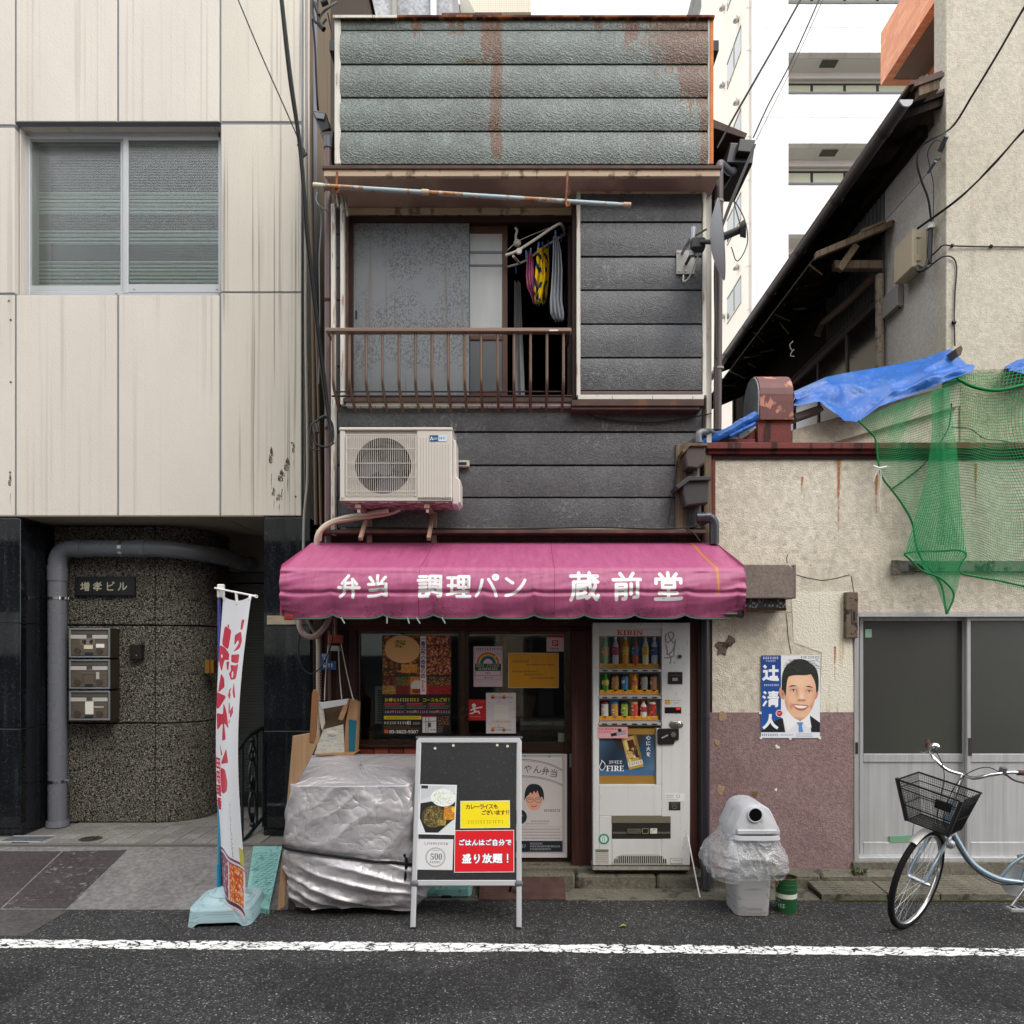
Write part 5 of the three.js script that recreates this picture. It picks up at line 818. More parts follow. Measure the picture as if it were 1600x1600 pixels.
// ---------- awning ----------
{
const t = thing('awning','faded pink fabric awning with white characters and scalloped edge','awning');
const x0 = X(436,0.78),x1 = X(1166,0.78),Wd = x1 - x0,yb = Y(848,0.03),yf = 2.33,zf = 0.75,yv = 1.985;
const per = S(79.7,0.8),ph = X(516,0.8);
const sc = (x) => { const q = ((x - ph) / per) % 1,r = q < 0 ? q + 1 : q;return 0.026 * Math.pow(Math.abs(2 * r - 1),4);};// cusps of the scallops
const prof = (v,x) => {                                    // v 0..1 from the wall down to the hem
const sag = 0.5 + 0.5 * Math.cos((x - ph) / per * 2 * Math.PI);
if (v < 0.5) { const q = v / 0.5;return [0.03 + (zf - 0.05 - 0.03) * q,yb + (yf - yb) * q - 0.012 * Math.sin(Math.PI * q) * (1 - 0.6 * sag)];}
if (v < 0.58) { const a = (v - 0.5) / 0.08 * 1.35;return [zf - 0.05 + 0.055 * Math.sin(a),yf - 0.055 * (1 - Math.cos(a))];}
const q = (v - 0.58) / 0.42,ytop = yf - 0.043,ybot = yv + sc(x),y = ytop + (ybot - ytop) * q,n1 = vn(x * 2.2 + 30,q * 2.2,999,999,601) - 0.5,n2 = vn(x * 5 + 11 + q * 2.5,q * 5,999,999,603) - 0.5,n3 = vn(x * 11 + q * 6 + 7,q * 9,999,999,605) - 0.5;
const crease = -0.016 * Math.exp(-Math.pow((q - 0.45 - 0.03 * n1) / 0.045,2)),tuck = -0.018 * sag * Math.pow(q,3),edge = Math.exp(-Math.min(x - x0,x1 - x) * 5);
return [zf + 0.004 + 0.035 * Math.sin(Math.PI * Math.min(1,q * 1.05)) + crease + tuck + 0.016 * n1 * q + 0.016 * n2 * (0.4 + q) * (0.5 + 1.4 * edge) + 0.009 * n3 * (0.4 + 1.3 * edge) - 0.03 * edge * q,y];
};
const vlen = 0.72 / 0.5;
const W = 2048,H = 900,img = canvas(W,H,(g) => {
g.fillStyle = '#a6527a';g.fillRect(0,0,W,H);
const vpx = (v) => v * H;// v runs downwards on the canvas
for (let i = 0;i < 5200;i++) { g.fillStyle = rnd() < 0.5 ? 'rgba(222,120,160,0.05)' : 'rgba(120,40,72,0.05)';const w = rr(10,90);g.fillRect(rnd() * W,rnd() * H,w * 0.25,w * rr(0.5,2.2));}
// sewn joints and a rusty run
for (const px of [655,868]) { g.strokeStyle = 'rgba(110,32,66,0.8)';g.lineWidth = 3;g.beginPath();g.moveTo((X(px,0.8) - x0) / Wd * W,0);g.lineTo((X(px - 2,0.8) - x0) / Wd * W,H);g.stroke();}
g.strokeStyle = 'rgba(180,110,52,0.75)';g.lineWidth = 16;g.beginPath();g.moveTo((X(1124,0.8) - x0) / Wd * W,0);g.lineTo((X(1124,0.8) - x0) / Wd * W,H * 0.78);g.stroke();
g.lineWidth = 5;g.strokeStyle = 'rgba(196,140,80,0.6)';g.stroke();
const ux = (px) => (X(px,0.79) - x0) / Wd * W,kx = S(1,0.79) / Wd * W,v0 = 0.58,vy = (py) => (v0 + 0.42 * cl((yf - 0.043 - Y(py,0.79)) / (yf - 0.043 - yv))) * H,ky = (vy(935) - vy(897)) / 38;
g.strokeStyle = '#e2e4e2';
const put = (ch,px,py,s,lw) => { g.save();g.translate(ux(px),vy(py));g.scale(kx,ky);glyph(g,ch,0,0,s,lw);g.restore();};
[['弁',526],['当',570],['調',652],['理',697],['パ',741],['ン',786]].forEach(([c,p]) => put(c,p,897,38,4.9));
[['蔵',890],['前',957],['堂',1022]].forEach(([c,p]) => put(c,p,891,46,5.6));
// green-black mould blots, thickest along the hem
for (let i = 0;i < 900;i++) { const x = rnd() * W,k = rnd(),hem = rnd() < 0.8;const y = hem ? H - Math.pow(k,2.2) * 100 : rr(0.6,1) * H;g.fillStyle = rnd() < 0.5 ? 'rgba(40,34,36,0.5)' : 'rgba(72,84,70,0.45)';const cluster = fb(x / W,0.5,14,1,3,611);if (cluster < 0.48 || (!hem && cluster < 0.6)) continue;g.beginPath();g.ellipse(x,y,rr(1,7),rr(1,5),0,0,7);g.fill();}
for (let i = 0;i < 40;i++) { const x = [540,590,730,820,930][i % 5] + rr(-8,12);g.fillStyle = 'rgba(70,90,78,0.22)';g.fillRect(ux(x),vy(rr(905,925)),rr(4,12),rr(14,50));}
g.fillStyle = 'rgba(52,72,62,0.9)';g.fillRect(0,H - 9,W,9);
});
const fabric = mp({ color: 0xffffff,roughness: 0.42,map: img,side: THREE.DoubleSide,sheen: 0.2,bumpMap: gry(256,[0.02,0.02],(u,v) => fb(u,v,40,40,3,613)),bumpScale: 0.0006 });
fabric.bumpMap.repeat.set(40,16);
part(t,'canopy',sheet(360,110,(u,v) => { const x = x0 + Wd * u,[z,y] = prof(v,x);return V(x,y,z);},(u,v) => [u,1 - v]),fabric);
const endM = mt(0xa6527a,{ roughness: 0.45,side: THREE.DoubleSide });
for (const x of [x0,x1]) part(t,'end_panel',sheet(20,10,(u,v) => { const z = 0.03 + u * (zf - 0.02),top = u < 0.96 ? yb + (yf - yb) * u : yf - 0.03,[zz] = [z];return V(x,top + (yv + 0.02 - top) * v,zz);}),endM);
// hem cord, eyelet ties, inner frame
const hem = [];for (let i = 0;i <= 360;i++) { const x = x0 + Wd * i / 360,[z,y] = prof(1,x);hem.push(V(x,y - 0.003,z));}
part(t,'hem_cord',sweep(hem,0.006,6),mt(0x52665c,{ roughness: 0.8 }));
for (const px of [532,604,636,650,690]) { const x = X(px,0.78);part(t,'tie',rod(V(x,yv + 0.005,0.765),V(x + rr(-0.02,0.03),yv - 0.035,0.77),0.005,6),mt(0x8a968e,{ roughness: 0.6 }));}
const ir = mt(0x5b5550,{ roughness: 0.5,metalness: 0.4 });
part(t,'frame_bar',rod(V(x0 + 0.02,yf - 0.03,zf - 0.04),V(x1 - 0.02,yf - 0.03,zf - 0.04),0.016,8),ir);part(t,'frame_bar',rod(V(x0 + 0.02,yv + 0.03,zf - 0.03),V(x1 - 0.02,yv + 0.03,zf - 0.03),0.012,8),ir);
for (const px of [470,655,868,1140]) { const x = X(px,0.75);part(t,'frame_arm',rod(V(x,yb - 0.05,0),V(x,yf - 0.05,zf - 0.05),0.012,8),ir);part(t,'frame_arm',rod(V(x,yv + 0.03,zf - 0.03),V(x,2.2,0),0.012,8),ir);}
// red tip at the lower corners
part(t,'corner_tip',mv(bx(-0.03,0.03,-0.015,0.02,-0.02,0.02,0.006),x0 + 0.05,yv + 0.005,zf - 0.02),mt(0x8e1f24,{ roughness: 0.5 }));part(t,'corner_tip',mv(bx(-0.02,0.02,-0.02,0.03,-0.03,0.02,0.006),x1 - 0.02,yv + 0.03,zf - 0.03),mt(0x16171a,{ roughness: 0.5 }));
}
// ---------- air conditioner ----------
{
const t = thing('air_conditioner','off-white air conditioner outdoor unit with round fan grille on the siding','air conditioner'),z1 = 0.36,z0 = 0.06;
const cs = mt(0xcdc8bf,{ roughness: 0.5 });
const q = (a,c,d,e,z,dz,k = 0.002) => pb(a,c,d,e,z,z + dz,k);
// casing: box with a round opening cut by building it from parts
part(t,'side_casing',q(531,539,671,783,z0,z1 - z0,0.006),cs);part(t,'side_casing',q(651,706,671,783,z0,z1 - z0,0.006),cs);
part(t,'top_plate',q(530,707,667.5,672,z0 - 0.005,z1 - z0 + 0.012,0.006),cs);
part(t,'bottom_plate',q(531,706,776,783,z0,z1 - z0,0.004),cs);
part(t,'back_plate',q(539,651,672,776,z0,0.03,0),mt(0x3a3634,{ roughness: 0.7 }));
// front sheet with hole
const sh = new THREE.Shape([[X(539,z1),Y(776,z1)],[X(651,z1),Y(776,z1)],[X(651,z1),Y(672,z1)],[X(539,z1),Y(672,z1)]].map(([x,y]) => new THREE.Vector2(x,y)));
const hole = new THREE.Path();const hx = X(598,z1),hy = Y(727,z1),hr = S(44,z1);hole.absarc(hx,hy,hr,0,Math.PI * 2,true);sh.holes.push(hole);
part(t,'front_sheet',new THREE.ExtrudeGeometry(sh,{ depth: 0.006,bevelEnabled: false,curveSegments: 40 }).translate(0,0,z1 - 0.02),mt(0xb7b2a9,{ roughness: 0.5 }));
part(t,'fan_shroud',[sheet(40,1,(u,v) => V(hx + hr * Math.cos(u * 6.2832),hy + hr * Math.sin(u * 6.2832),z1 - 0.02 - 0.16 * v))],mt(0x6b6662,{ roughness: 0.6,side: THREE.DoubleSide }));
const fanM = mt(0x58525a,{ roughness: 0.5,side: THREE.DoubleSide });
const fan = part(t,'fan',[rod(V(hx,hy,z1 - 0.16),V(hx,hy,z1 - 0.09),hr * 0.26,20)],fanM);
for (let k = 0;k < 3;k++) part(fan,'blade',sheet(8,8,(u,v) => { const a = k * 2.094 + u * 1.5,r = hr * (0.25 + 0.68 * v);return V(hx + r * Math.cos(a),hy + r * Math.sin(a),z1 - 0.15 + 0.06 * u);}),fanM);
const wire = mt(0xc9c5bc,{ roughness: 0.5 }),gz = z1 + 0.006;
for (let i = 0;i <= 36;i++) { const x = X(542.5 + i * 106 / 36,gz);part(t,'grille_wire',rod(V(x,Y(680,gz),gz),V(x,Y(774,gz),gz),0.0018,5),wire);}
for (const py of [680,702,724,746,768,774]) part(t,'grille_bar',rod(V(X(541,gz),Y(py,gz),gz + 0.002),V(X(650,gz),Y(py,gz),gz + 0.002),0.0026,5),wire);
for (const px of [541,650]) part(t,'grille_bar',rod(V(X(px,gz),Y(679,gz),gz),V(X(px,gz),Y(775,gz),gz),0.004,6),wire);
for (let i = 0;i < 11;i++) part(t,'groove',q(657 + i * 4.3,657.8 + i * 4.3,684 + (i > 5 ? 10 : 0),778,z1,0.0012,0),mt(0xa8a39b,{ roughness: 0.6 }));
const lg = card(S(27,z1),S(9.5,z1),0.002);mv(lg,X(685,z1),Y(685,z1),z1 + 0.002);
const bA = atlas(192,68,(g) => { g.fillStyle = '#1d5179';g.fillRect(0,0,96,68);g.fillStyle = '#cfdbe6';g.fillRect(96,0,96,68);g.fillStyle = '#fff';g.beginPath();g.moveTo(22,14);g.lineTo(32,34);g.lineTo(12,34);g.fill();g.beginPath();g.moveTo(11,36);g.lineTo(20,52);g.lineTo(2,52);g.fill();g.beginPath();g.moveTo(33,36);g.lineTo(42,52);g.lineTo(24,52);g.fill();g.font = 'bold 20px sans-serif';smallprint(g,44,28,46,18,'#fff');g.strokeStyle = '#1d3f77';smallprint(g,106,18,70,30,'#2a4a86');});part(t,'badge',toAtlas(lg,bA),bA.mat);
// valve cover on the right
part(t,'valve_cover',pprism([[707,686],[712,688],[713,744],[719,750],[719,784],[714,789],[706,788]].reverse(),z0 + 0.04,z1 - 0.04,0.008),cs);
part(t,'bracket',q(712,733,719,729,0.0,0.05,0.004),mt(0xb9b5ab,{ roughness: 0.5 }));part(t,'bracket_slot',q(716,729,722,726,0.051,0.004,0.001),M.black);
part(t,'base_pan',[bx(X(534,z1),X(704,z1),Y(783,z1) - 0.012,Y(783,z1) - 0.001,z0,z1 - 0.01,0.003)],mt(0xffffff,{ roughness: 0.6,map: tex(64,0.2,(u,v) => mixc([120,96,92],[178,164,158],ss(0.4,0.6,fb(u,v,6,6,3,621)))) }));
for (const px of [560,667]) { const x = X(px,z1 - 0.04),yt = Y(783,z1) - 0.012;const bm = mt(0x9a7f70,{ roughness: 0.6,metalness: 0.3 });
const br = part(t,'wall_bracket',[bx(x - 0.02,x + 0.02,yt - 0.035,yt,0.0,z1 - 0.02,0.003),mv(new THREE.BoxGeometry(0.026,0.026,0.36).rotateX(0.72),x + 0.01,yt - 0.13,0.165),bx(x - 0.005,x + 0.035,yt - 0.27,yt,0.0,0.012,0.002)],bm);part(br,'bolt',mv(new THREE.CylinderGeometry(0.012,0.012,0.03,6),x,yt - 0.045,z1 - 0.06),M.steel);}
// insulated refrigerant hoses and drain hose
const h = thing('insulated_hose','two cream insulated hoses sweeping from under the air conditioner to the ledge','hose');
part(h,'hose',tube([P(610,797,0.2),P(590,801,0.14),P(560,806,0.1),P(530,812,0.1),P(508,822,0.1),P(497,836,0.1),P(495,860,0.05)],0.022,50,10),mt(0xcfc6b4,{ roughness: 0.7 }));
part(h,'hose',tube([P(626,796,0.22),P(612,802,0.2),P(580,808,0.14),P(545,813,0.12),P(520,818,0.12),P(503,830,0.12),P(500,845,0.1)],0.012,50,8),mt(0xb69b88,{ roughness: 0.7 }));
}
// ---------- balcony railing ----------
{
const t = thing('window_railing','brown metal window railing with bars bent at the foot','railing'),z = 0.25,m = mt(0x6b5648,{ metalness: 0.45,roughness: 0.38 }),m2 = mt(0x5d4a3e,{ metalness: 0.4,roughness: 0.4 });
part(t,'top_rail',pb(508,893,511.5,518,z - 0.03,z + 0.03,0.006),mt(0x8a7668,{ metalness: 0.4,roughness: 0.4 }));
part(t,'rail_label',pb(858,872,515,517,z + 0.03,z + 0.032,0),M.white);
for (let i = 0;i < 15;i++) { const px = 520.5 + i * 25.7,x = X(px,z);part(t,'bar',pipe([V(x,Y(518,z),z),V(x,Y(602,z),z),V(x,Y(618,z) - 0.06,z - 0.19)],0.011,0.06,8),m);}
part(t,'lower_rail',rod(V(X(520,0.1),Y(621,0.1),0.13),V(X(893,0.1),Y(621,0.1),0.13),0.008,8),mt(0x2f2826,{ roughness: 0.5,metalness: 0.3 }));
part(t,'lower_rail',rod(V(X(523,0.2),Y(612,0.2),0.2),V(X(880,0.2),Y(612,0.2),0.2),0.006,8),mt(0x2f2826,{ roughness: 0.5,metalness: 0.3 }));
part(t,'wall_stay',[bx(X(508,z),X(511,z),Y(518,z),Y(512,z),-0.02,z - 0.03)],m2);part(t,'wall_stay',[bx(X(888,z),X(892,z),Y(518,z),Y(512,z),-0.02,z - 0.03)],m2);
// laundry pole on hooks
const p = thing('laundry_pole','long pale blue laundry pole with rusty patches under the eave','laundry pole');
const pt = tex(512,[0.7,0.5],(u,v) => { const f = fb(u,v,14,4,4,631),g = fb(u,v,50,8,3,633);return mixc([158,178,182],mixc([130,70,34],[190,150,96],g),ss(0.58,0.66,f));});
const a = P(494,290,0.42),c = P(983,321,0.36);
part(p,'pole',rod(a,c,0.0155,12),mt(0xffffff,{ roughness: 0.45,map: pt }));part(p,'end_cap',rod(a.clone().add(V(-0.02,0.002,0)),a.clone().add(V(0.05,-0.004,0)),0.019,12),mt(0xcfc6b0,{ roughness: 0.6 }));part(p,'end_cap',rod(c.clone().add(V(-0.04,0.003,0)),c.clone().add(V(0.012,0,0)),0.019,12),mt(0xb89a86,{ roughness: 0.6 }));const jm = a.clone().lerp(c,0.335);part(p,'joint',rod(jm,jm.clone().add(V(0.05,-0.003,0)),0.021,12),mt(0xb6aa92,{ roughness: 0.6 }));
for (const [px,py] of [[527,292],[887,314]]) { const h = thing('pole_hook',px < 600 ? 'rusty hanging pole hook at the left end under the eave' : 'rusty hanging pole hook at the right under the eave','hook');part(h,'hook_arm',tube([P(px,268,0.3),P(px - 1,285,0.36),P(px - 2,py + 6,0.4),P(px + 1,py + 10,0.42),P(px + 3,py + 2,0.42)],0.008,24,6),M.rust);part(h,'hook_plate',pprism([[px - 2,292],[px + 4,288],[px + 4,302],[px,308]].reverse(),0.34,0.352,0.001),mt(0x4a2d2a,{ roughness: 0.7 }));}
// folded stay hooks left of the window
const s = thing('pole_bracket','cluster of folded metal pole brackets above the left window post','bracket');for (const [x,y] of [[526,312],[534,318],[540,326]]) part(s,'arm',rod(P(x,y - 14,0.1),P(x + 3,y + 12,0.12),0.01,6),mt(0x8c857b,{ roughness: 0.6,metalness: 0.3 }));
}
// ---------- laundry hanger and clothes ----------
{
const z = -0.02,t = thing('clothes_hanger','white plastic folding clothes hanger frame in the open window','clothes hanger'),hm = mt(0xd2cfc4,{ roughness: 0.5 });
part(t,'frame_rail',tube([P(790,399,z),P(806,393,z),P(838,373,z),P(866,354,z),P(875,350,z),P(880,356,z - 0.05),P(883,366,z - 0.2)],0.011,50,8),hm);
part(t,'frame_rail',tube([P(790,418,z - 0.2),P(820,408,z - 0.22),P(850,386,z - 0.22),P(883,366,z - 0.2)],0.009,40,8),hm);
part(t,'cross_bar',rod(P(802,400,z),P(812,412,z - 0.2),0.01,8),hm);part(t,'hook',tube([P(806,377,z - 0.1),P(806,368,z - 0.1),P(808,360,z - 0.1),P(805,356,z - 0.1)],0.01,20,8),hm);part(t,'hook_boss',mv(new THREE.SphereGeometry(0.03,12,10),X(808,z),Y(380,z - 0.1),z - 0.1),hm);part(t,'pivot',mv(new THREE.CylinderGeometry(0.022,0.022,0.02,14).rotateX(Math.PI / 2),X(811,z),Y(394,z),z + 0.012),hm);
part(t,'cord',tube([P(792,392,z - 0.1),P(808,378,z - 0.1),P(858,356,z - 0.1)],0.004,16,5),hm);
const peg = (px,py,zz) => part(t,'peg',mv(bx(-0.006,0.006,-0.035,0.03,-0.008,0.008,0.002).rotateZ(rr(-0.15,0.15)),X(px,zz),Y(py,zz),zz),mt(0x25537d,{ roughness: 0.5 }));
for (const [x,y,q] of [[822,398,0],[829,394,0],[841,385,0],[848,384,-0.1],[857,382,-0.15],[868,367,0],[877,371,-0.15],[792,424,-0.15],[806,421,-0.15]]) peg(x,y,z + q);
const cloth = (name,lab,cat,pts,mat,fold,zz) => { // pts: [px left, px right, py] rows
const at = (v) => { const k = v * (pts.length - 1),i = Math.min(pts.length - 2,Math.floor(k)),f = k - i;return [0,1,2].map((c) => pts[i][c] + (pts[i + 1][c] - pts[i][c]) * f);};
const g = sheet(24,40,(u,v) => { const [a,b,y] = at(v);const px = a + (b - a) * u,ph = u * fold * 6.28 + v * 1.2;return V(X(px,zz),Y(y,zz),zz + 0.022 * Math.sin(ph) * (0.4 + v) + 0.012 * Math.sin(u * 20 + v * 7));});
const bk = g.clone(),p = bk.attributes.position;for (let i = 0;i < p.count;i++) p.setZ(i,p.getZ(i) - 0.03 - 0.015 * Math.sin(i));const ix = bk.index.array;for (let i = 0;i < ix.length;i += 3) [ix[i],ix[i + 1]] = [ix[i + 1],ix[i]];bk.computeVertexNormals();keep(bk);keep(g);
return single(name,lab,cat,[g,bk],mat);
};
const ds = { side: THREE.DoubleSide,roughness: 0.9 };
cloth('pink_garment','dusky pink garment pegged to the hanger in the window','clothes',[[824,830,394],[823,834,410],[822,834,430],[823,835,445],[828,836,456],[833,837,470]],mt(0xa4577a,{ ...ds,bumpMap: grain,bumpScale: 0.002 }),3,z);
const yb = canvas(128,256,(g) => { g.fillStyle = '#d9bb1c';g.fillRect(0,0,128,256);g.fillStyle = '#1c3556';for (const [x,y,w,h,r] of [[30,20,22,40,0.4],[20,80,40,16,-0.4],[60,60,20,46,0.2],[10,130,60,18,-0.5],[30,180,70,16,-0.3],[80,120,30,14,0.5],[70,215,40,18,-0.4],[100,40,20,50,0.1],[16,225,30,14,0.3]]) { g.save();g.translate(x,y);g.rotate(r);g.beginPath();g.ellipse(0,0,w,h * 0.6,0,0,7);g.fill();g.restore();} });
cloth('yellow_garment','yellow garment with navy swirls pegged to the hanger in the window','clothes',[[840,846,388],[838,850,405],[836,852,430],[834,848,455],[835,846,470],[840,844,474]],mt(0xffffff,{ ...ds,map: yb }),2,z + 0.01);
cloth('yellow_garment','second yellow garment hanging further back, partly hidden, in the window','clothes',[[850,857,388],[848,858,405],[848,858,430],[847,856,450],[846,854,470],[849,853,474]],mt(0xffffff,{ ...ds,map: yb }),2,z - 0.12);
cloth('grey_trousers','limp grey trousers pegged at the right end of the hanger','clothes',[[864,871,370],[864,876,390],[863,879,420],[861,879,450],[859,879,470],[860,882,488],[866,881,500]],mt(0x9a9ea6,{ ...ds,bumpMap: grain,bumpScale: 0.002 }),3.5,z + 0.01);
cloth('dark_garment','dark garment hanging in shade inside the right edge of the window','clothes',[[884,890,440],[882,890,455],[882,889,470],[884,888,480]],mt(0x4a4a4c,ds),2,z - 0.3);
}
// ---------- dish antenna ----------
{
const t = thing('dish_antenna','grey satellite dish seen nearly edge-on at the upper right corner of the shop','antenna');
const c = P(1111,378,0.42),ax = V(0.95,0.1,0.22).normalize();// looks to the right and a little towards the camera
const u = V(0,1,0).sub(ax.clone().multiplyScalar(ax.y)).normalize(),w = ax.clone().cross(u);
const R = 0.265,dish = (off) => sheet(36,10,(a,r) => { const q = R * (0.02 + 0.98 * r),th = a * 2 * Math.PI;return c.clone().addScaledVector(u,q * Math.cos(th)).addScaledVector(w,q * 0.92 * Math.sin(th)).addScaledVector(ax,0.07 * (q / R) ** 2 + off);});
part(t,'dish',[dish(0),dish(-0.004)],mt(0xb2b5b8,{ roughness: 0.45,side: THREE.DoubleSide }));
const dk = mt(0x26282b,{ roughness: 0.5 });
const f0 = c.clone().addScaledVector(u,-R * 0.0),f1 = c.clone().addScaledVector(ax,0.2).addScaledVector(u,0.04);
part(t,'feed_arm',rod(c,f1,0.026,12),dk);part(t,'feed_cap',rod(f1,f1.clone().addScaledVector(ax,0.035),0.045,16,0.06),dk);
part(t,'cable_loop',tube([f1.clone().add(V(0,0.04,0)),f1.clone().add(V(-0.04,0.2,0)),f1.clone().add(V(0.03,0.05,0.02)),f1.clone().add(V(0.05,-0.1,0)),f1.clone().add(V(-0.02,-0.22,0)),f1.clone().add(V(-0.06,-0.12,0))],0.004,40,5),M.blackcable);
const pl = mt(0x9aa0a6,{ metalness: 0.6,roughness: 0.45 });
part(t,'mount_plate',pb(1057,1085,391,428,0.11,0.12,0.002),mt(0xb9b8b2,{ roughness: 0.6 }));part(t,'mast',rod(P(1083,356,0.3),P(1082,400,0.3),0.022,12),pl);part(t,'stay',rod(P(1072,412,0.12),P(1083,392,0.3),0.012,8),dk);part(t,'stay',rod(P(1066,395,0.12),P(1080,372,0.3),0.012,8),pl);part(t,'stay',rod(P(1083,378,0.3),c,0.016,8),dk);part(t,'clamp',mv(bx(-0.05,0.05,-0.04,0.04,-0.04,0.04,0.01),X(1090,0.32),Y(383,0.32),0.32),dk);part(t,'cable',tube([P(1094,392,0.3),P(1086,412,0.22),P(1075,436,0.14),P(1068,440,0.13),P(1068,430,0.12)],0.006,24,6),M.whiteplastic);part(t,'stay',rod(P(1083,370,0.3),P(1104,358,0.36),0.008,6),mt(0x77624c,{ roughness: 0.7 }));
for (const [x,y] of [[1061,424],[1071,424],[1081,424],[1060,395]]) part(t,'bolt',mv(new THREE.SphereGeometry(0.008,8,6),X(x,0.12),Y(y,0.12),0.12),M.steel);
}
// ---------- pipes, hoppers and gutters ----------
{
const brown = mt(0x463c39,{ roughness: 0.42 }),mauveP = mt(0x62504f,{ roughness: 0.5 });
const d1 = thing('downpipe','brown downpipe along the left edge of the shop house','downpipe'),z = 0.0;
part(d1,'pipe',rod(P(512.5,222,z),P(512.5,850,z),S(5.2),14),mauveP);for (const py of [296,468,668]) part(d1,'bracket',rod(P(512.5,py,z),P(512.5,py + 4,z),S(6.2),14),M.rust);part(d1,'socket',rod(P(512.5,215,z),P(512.5,232,z),S(6.6),14),mt(0x55585c,{ roughness: 0.5 }));
const rg = thing('roof_gutter','dark roof gutter end jutting out left of the green-grey parapet','gutter');part(rg,'trough',pprism([[487,172],[509,176],[516,200],[502,206]].reverse(),-0.9,-0.1,0.006),mt(0x2c2b2d,{ roughness: 0.4 }));part(rg,'gutter_end',pprism([[489.5,174],[508,177.5],[506,186],[494,184]].reverse(),-0.1,-0.085,0.002),mt(0x7e848c,{ roughness: 0.5 }));part(rg,'hopper',pprism([[500,206],[521,204],[519,220],[505,222]].reverse(),-0.3,-0.02,0.004),brown);
const d2 = thing('downpipe','dark brown downpipe along the right edge of the upper storey','downpipe'),zr = 0.1;
part(d2,'pipe',rod(P(1124,262,zr),P(1121,672,zr),S(6.2,zr),14),brown);part(d2,'elbow',pipe([P(1124,275,zr),P(1124,254,zr),P(1142,270,zr - 0.2),P(1150,262,zr - 0.35)],S(6.2,zr),0.06,14),mt(0x45484e,{ roughness: 0.35 }));for (const py of [314,574]) part(d2,'bracket',rod(P(1123.5,py,zr),P(1123.5,py + 3,zr),S(7.2,zr),14),M.greycable);
const rg2 = thing('roof_gutter','black roof gutter and hopper jutting out right of the parapet','gutter');const bk = mt(0x1d1e21,{ roughness: 0.35 });
part(rg2,'trough',pprism([[1118,285],[1128,300],[1174,226],[1172,216],[1150,236]],-0.7,-0.25,0.006),bk);part(rg2,'hopper',pprism([[1141,222],[1180,224],[1176,256],[1134,254]].reverse(),-0.6,-0.1,0.008),bk);part(rg2,'hopper_lid',pprism([[1156,216],[1181,218],[1174,238],[1152,236]].reverse(),-0.1,-0.04,0.006),bk);part(rg2,'eave_edge',pprism([[1115,186],[1168,208],[1164,216],[1115,200]].reverse(),-0.9,-0.3,0.003),M.brownpaint);part(rg2,'eave_underside',pprism([[1115,201],[1160,216],[1146,254],[1116,262]].reverse(),-0.9,-0.55,0.003),M.weatherwood);
const rh = thing('rain_hopper','two stacked dark rain hoppers with pipes in the corner above the awning','rain hopper'),zh = 0.16;
const hop = (pts,m) => part(rh,'hopper',pprism(pts.reverse(),-0.02,zh,0.01),m);
hop([[1072,696],[1103,696],[1101,724],[1090,732],[1074,730],[1070,712]],mt(0x4b423f,{ roughness: 0.55 }));hop([[1065,752],[1109,750],[1107,786],[1090,788],[1072,790],[1067,770]],mt(0x3c3a3b,{ roughness: 0.45 }));
part(rh,'hopper_lip',pprism([[1056,759],[1075,744],[1112,744],[1111,750],[1078,751],[1060,764]].reverse(),-0.02,zh + 0.03,0.004),mt(0x3c3a3b,{ roughness: 0.45 }));part(rh,'hopper_lip',pprism([[1066,704],[1076,692],[1106,692],[1106,697],[1078,697],[1069,708]].reverse(),-0.02,zh + 0.02,0.004),M.oldwood);
part(rh,'pipe',rod(P(1088,728,0.08),P(1088,748,0.08),S(5),12),mauveP);part(rh,'pipe',pipe([P(1092,692,0.08),P(1090,676,0.08),P(1104,674,0.06),P(1118,676,0.0)],S(5.5),0.05,12),M.greypipe);part(rh,'pipe',rod(P(1090,786,0.08),P(1090,826,0.08),S(5.5),12),brown);
const el = thing('pipe_elbow','glossy dark grey pipe elbow just above the right end of the awning','pipe');part(el,'pipe',pipe([P(1088,808,0.12),P(1116,808,0.12),P(1116,850,0.1)],S(7.5,0.12),0.07,16),mt(0x3b3d44,{ roughness: 0.25 }));part(el,'socket',rod(P(1110,808,0.12),P(1101,808,0.12),S(8.4,0.12),16),mt(0x3b3d44,{ roughness: 0.25 }));
const wb = thing('wall_board','weathered wooden board behind the rain hoppers','board');part(wb,'board',pb(1056,1074,694,830,0.005,0.025,0.003),M.oldwood);
const d3 = thing('downpipe','black downpipe with a bent foot between the vending machine and the bin','downpipe');const bp = mt(0x26242a,{ roughness: 0.35 });
part(d3,'pipe',rod(P(1101,958,0.1),P(1101,1340,0.1),S(7.5,0.1),14),bp);part(d3,'foot',pipe([P(1101,1335,0.1),P(1099,1345,0.14),P(1104,1360,0.18),P(1103,1388,0.2)],S(8,0.16),0.05,14),mt(0x34353a,{ roughness: 0.35 }));part(d3,'bracket',rod(P(1101,1119,0.1),P(1101,1124,0.1),S(8.6,0.1),14),bp);
const rodT = thing('thin_stick','thin pale stick leaning against the downpipe by the vending machine','stick');part(rodT,'stick',rod(P(1074,1304,0.2),P(1093,1400,0.4),0.005,6),M.whiteplastic);part(rodT,'tip',rod(P(1093,1398,0.4),P(1093.6,1402,0.41),0.007,6),M.steel);
}
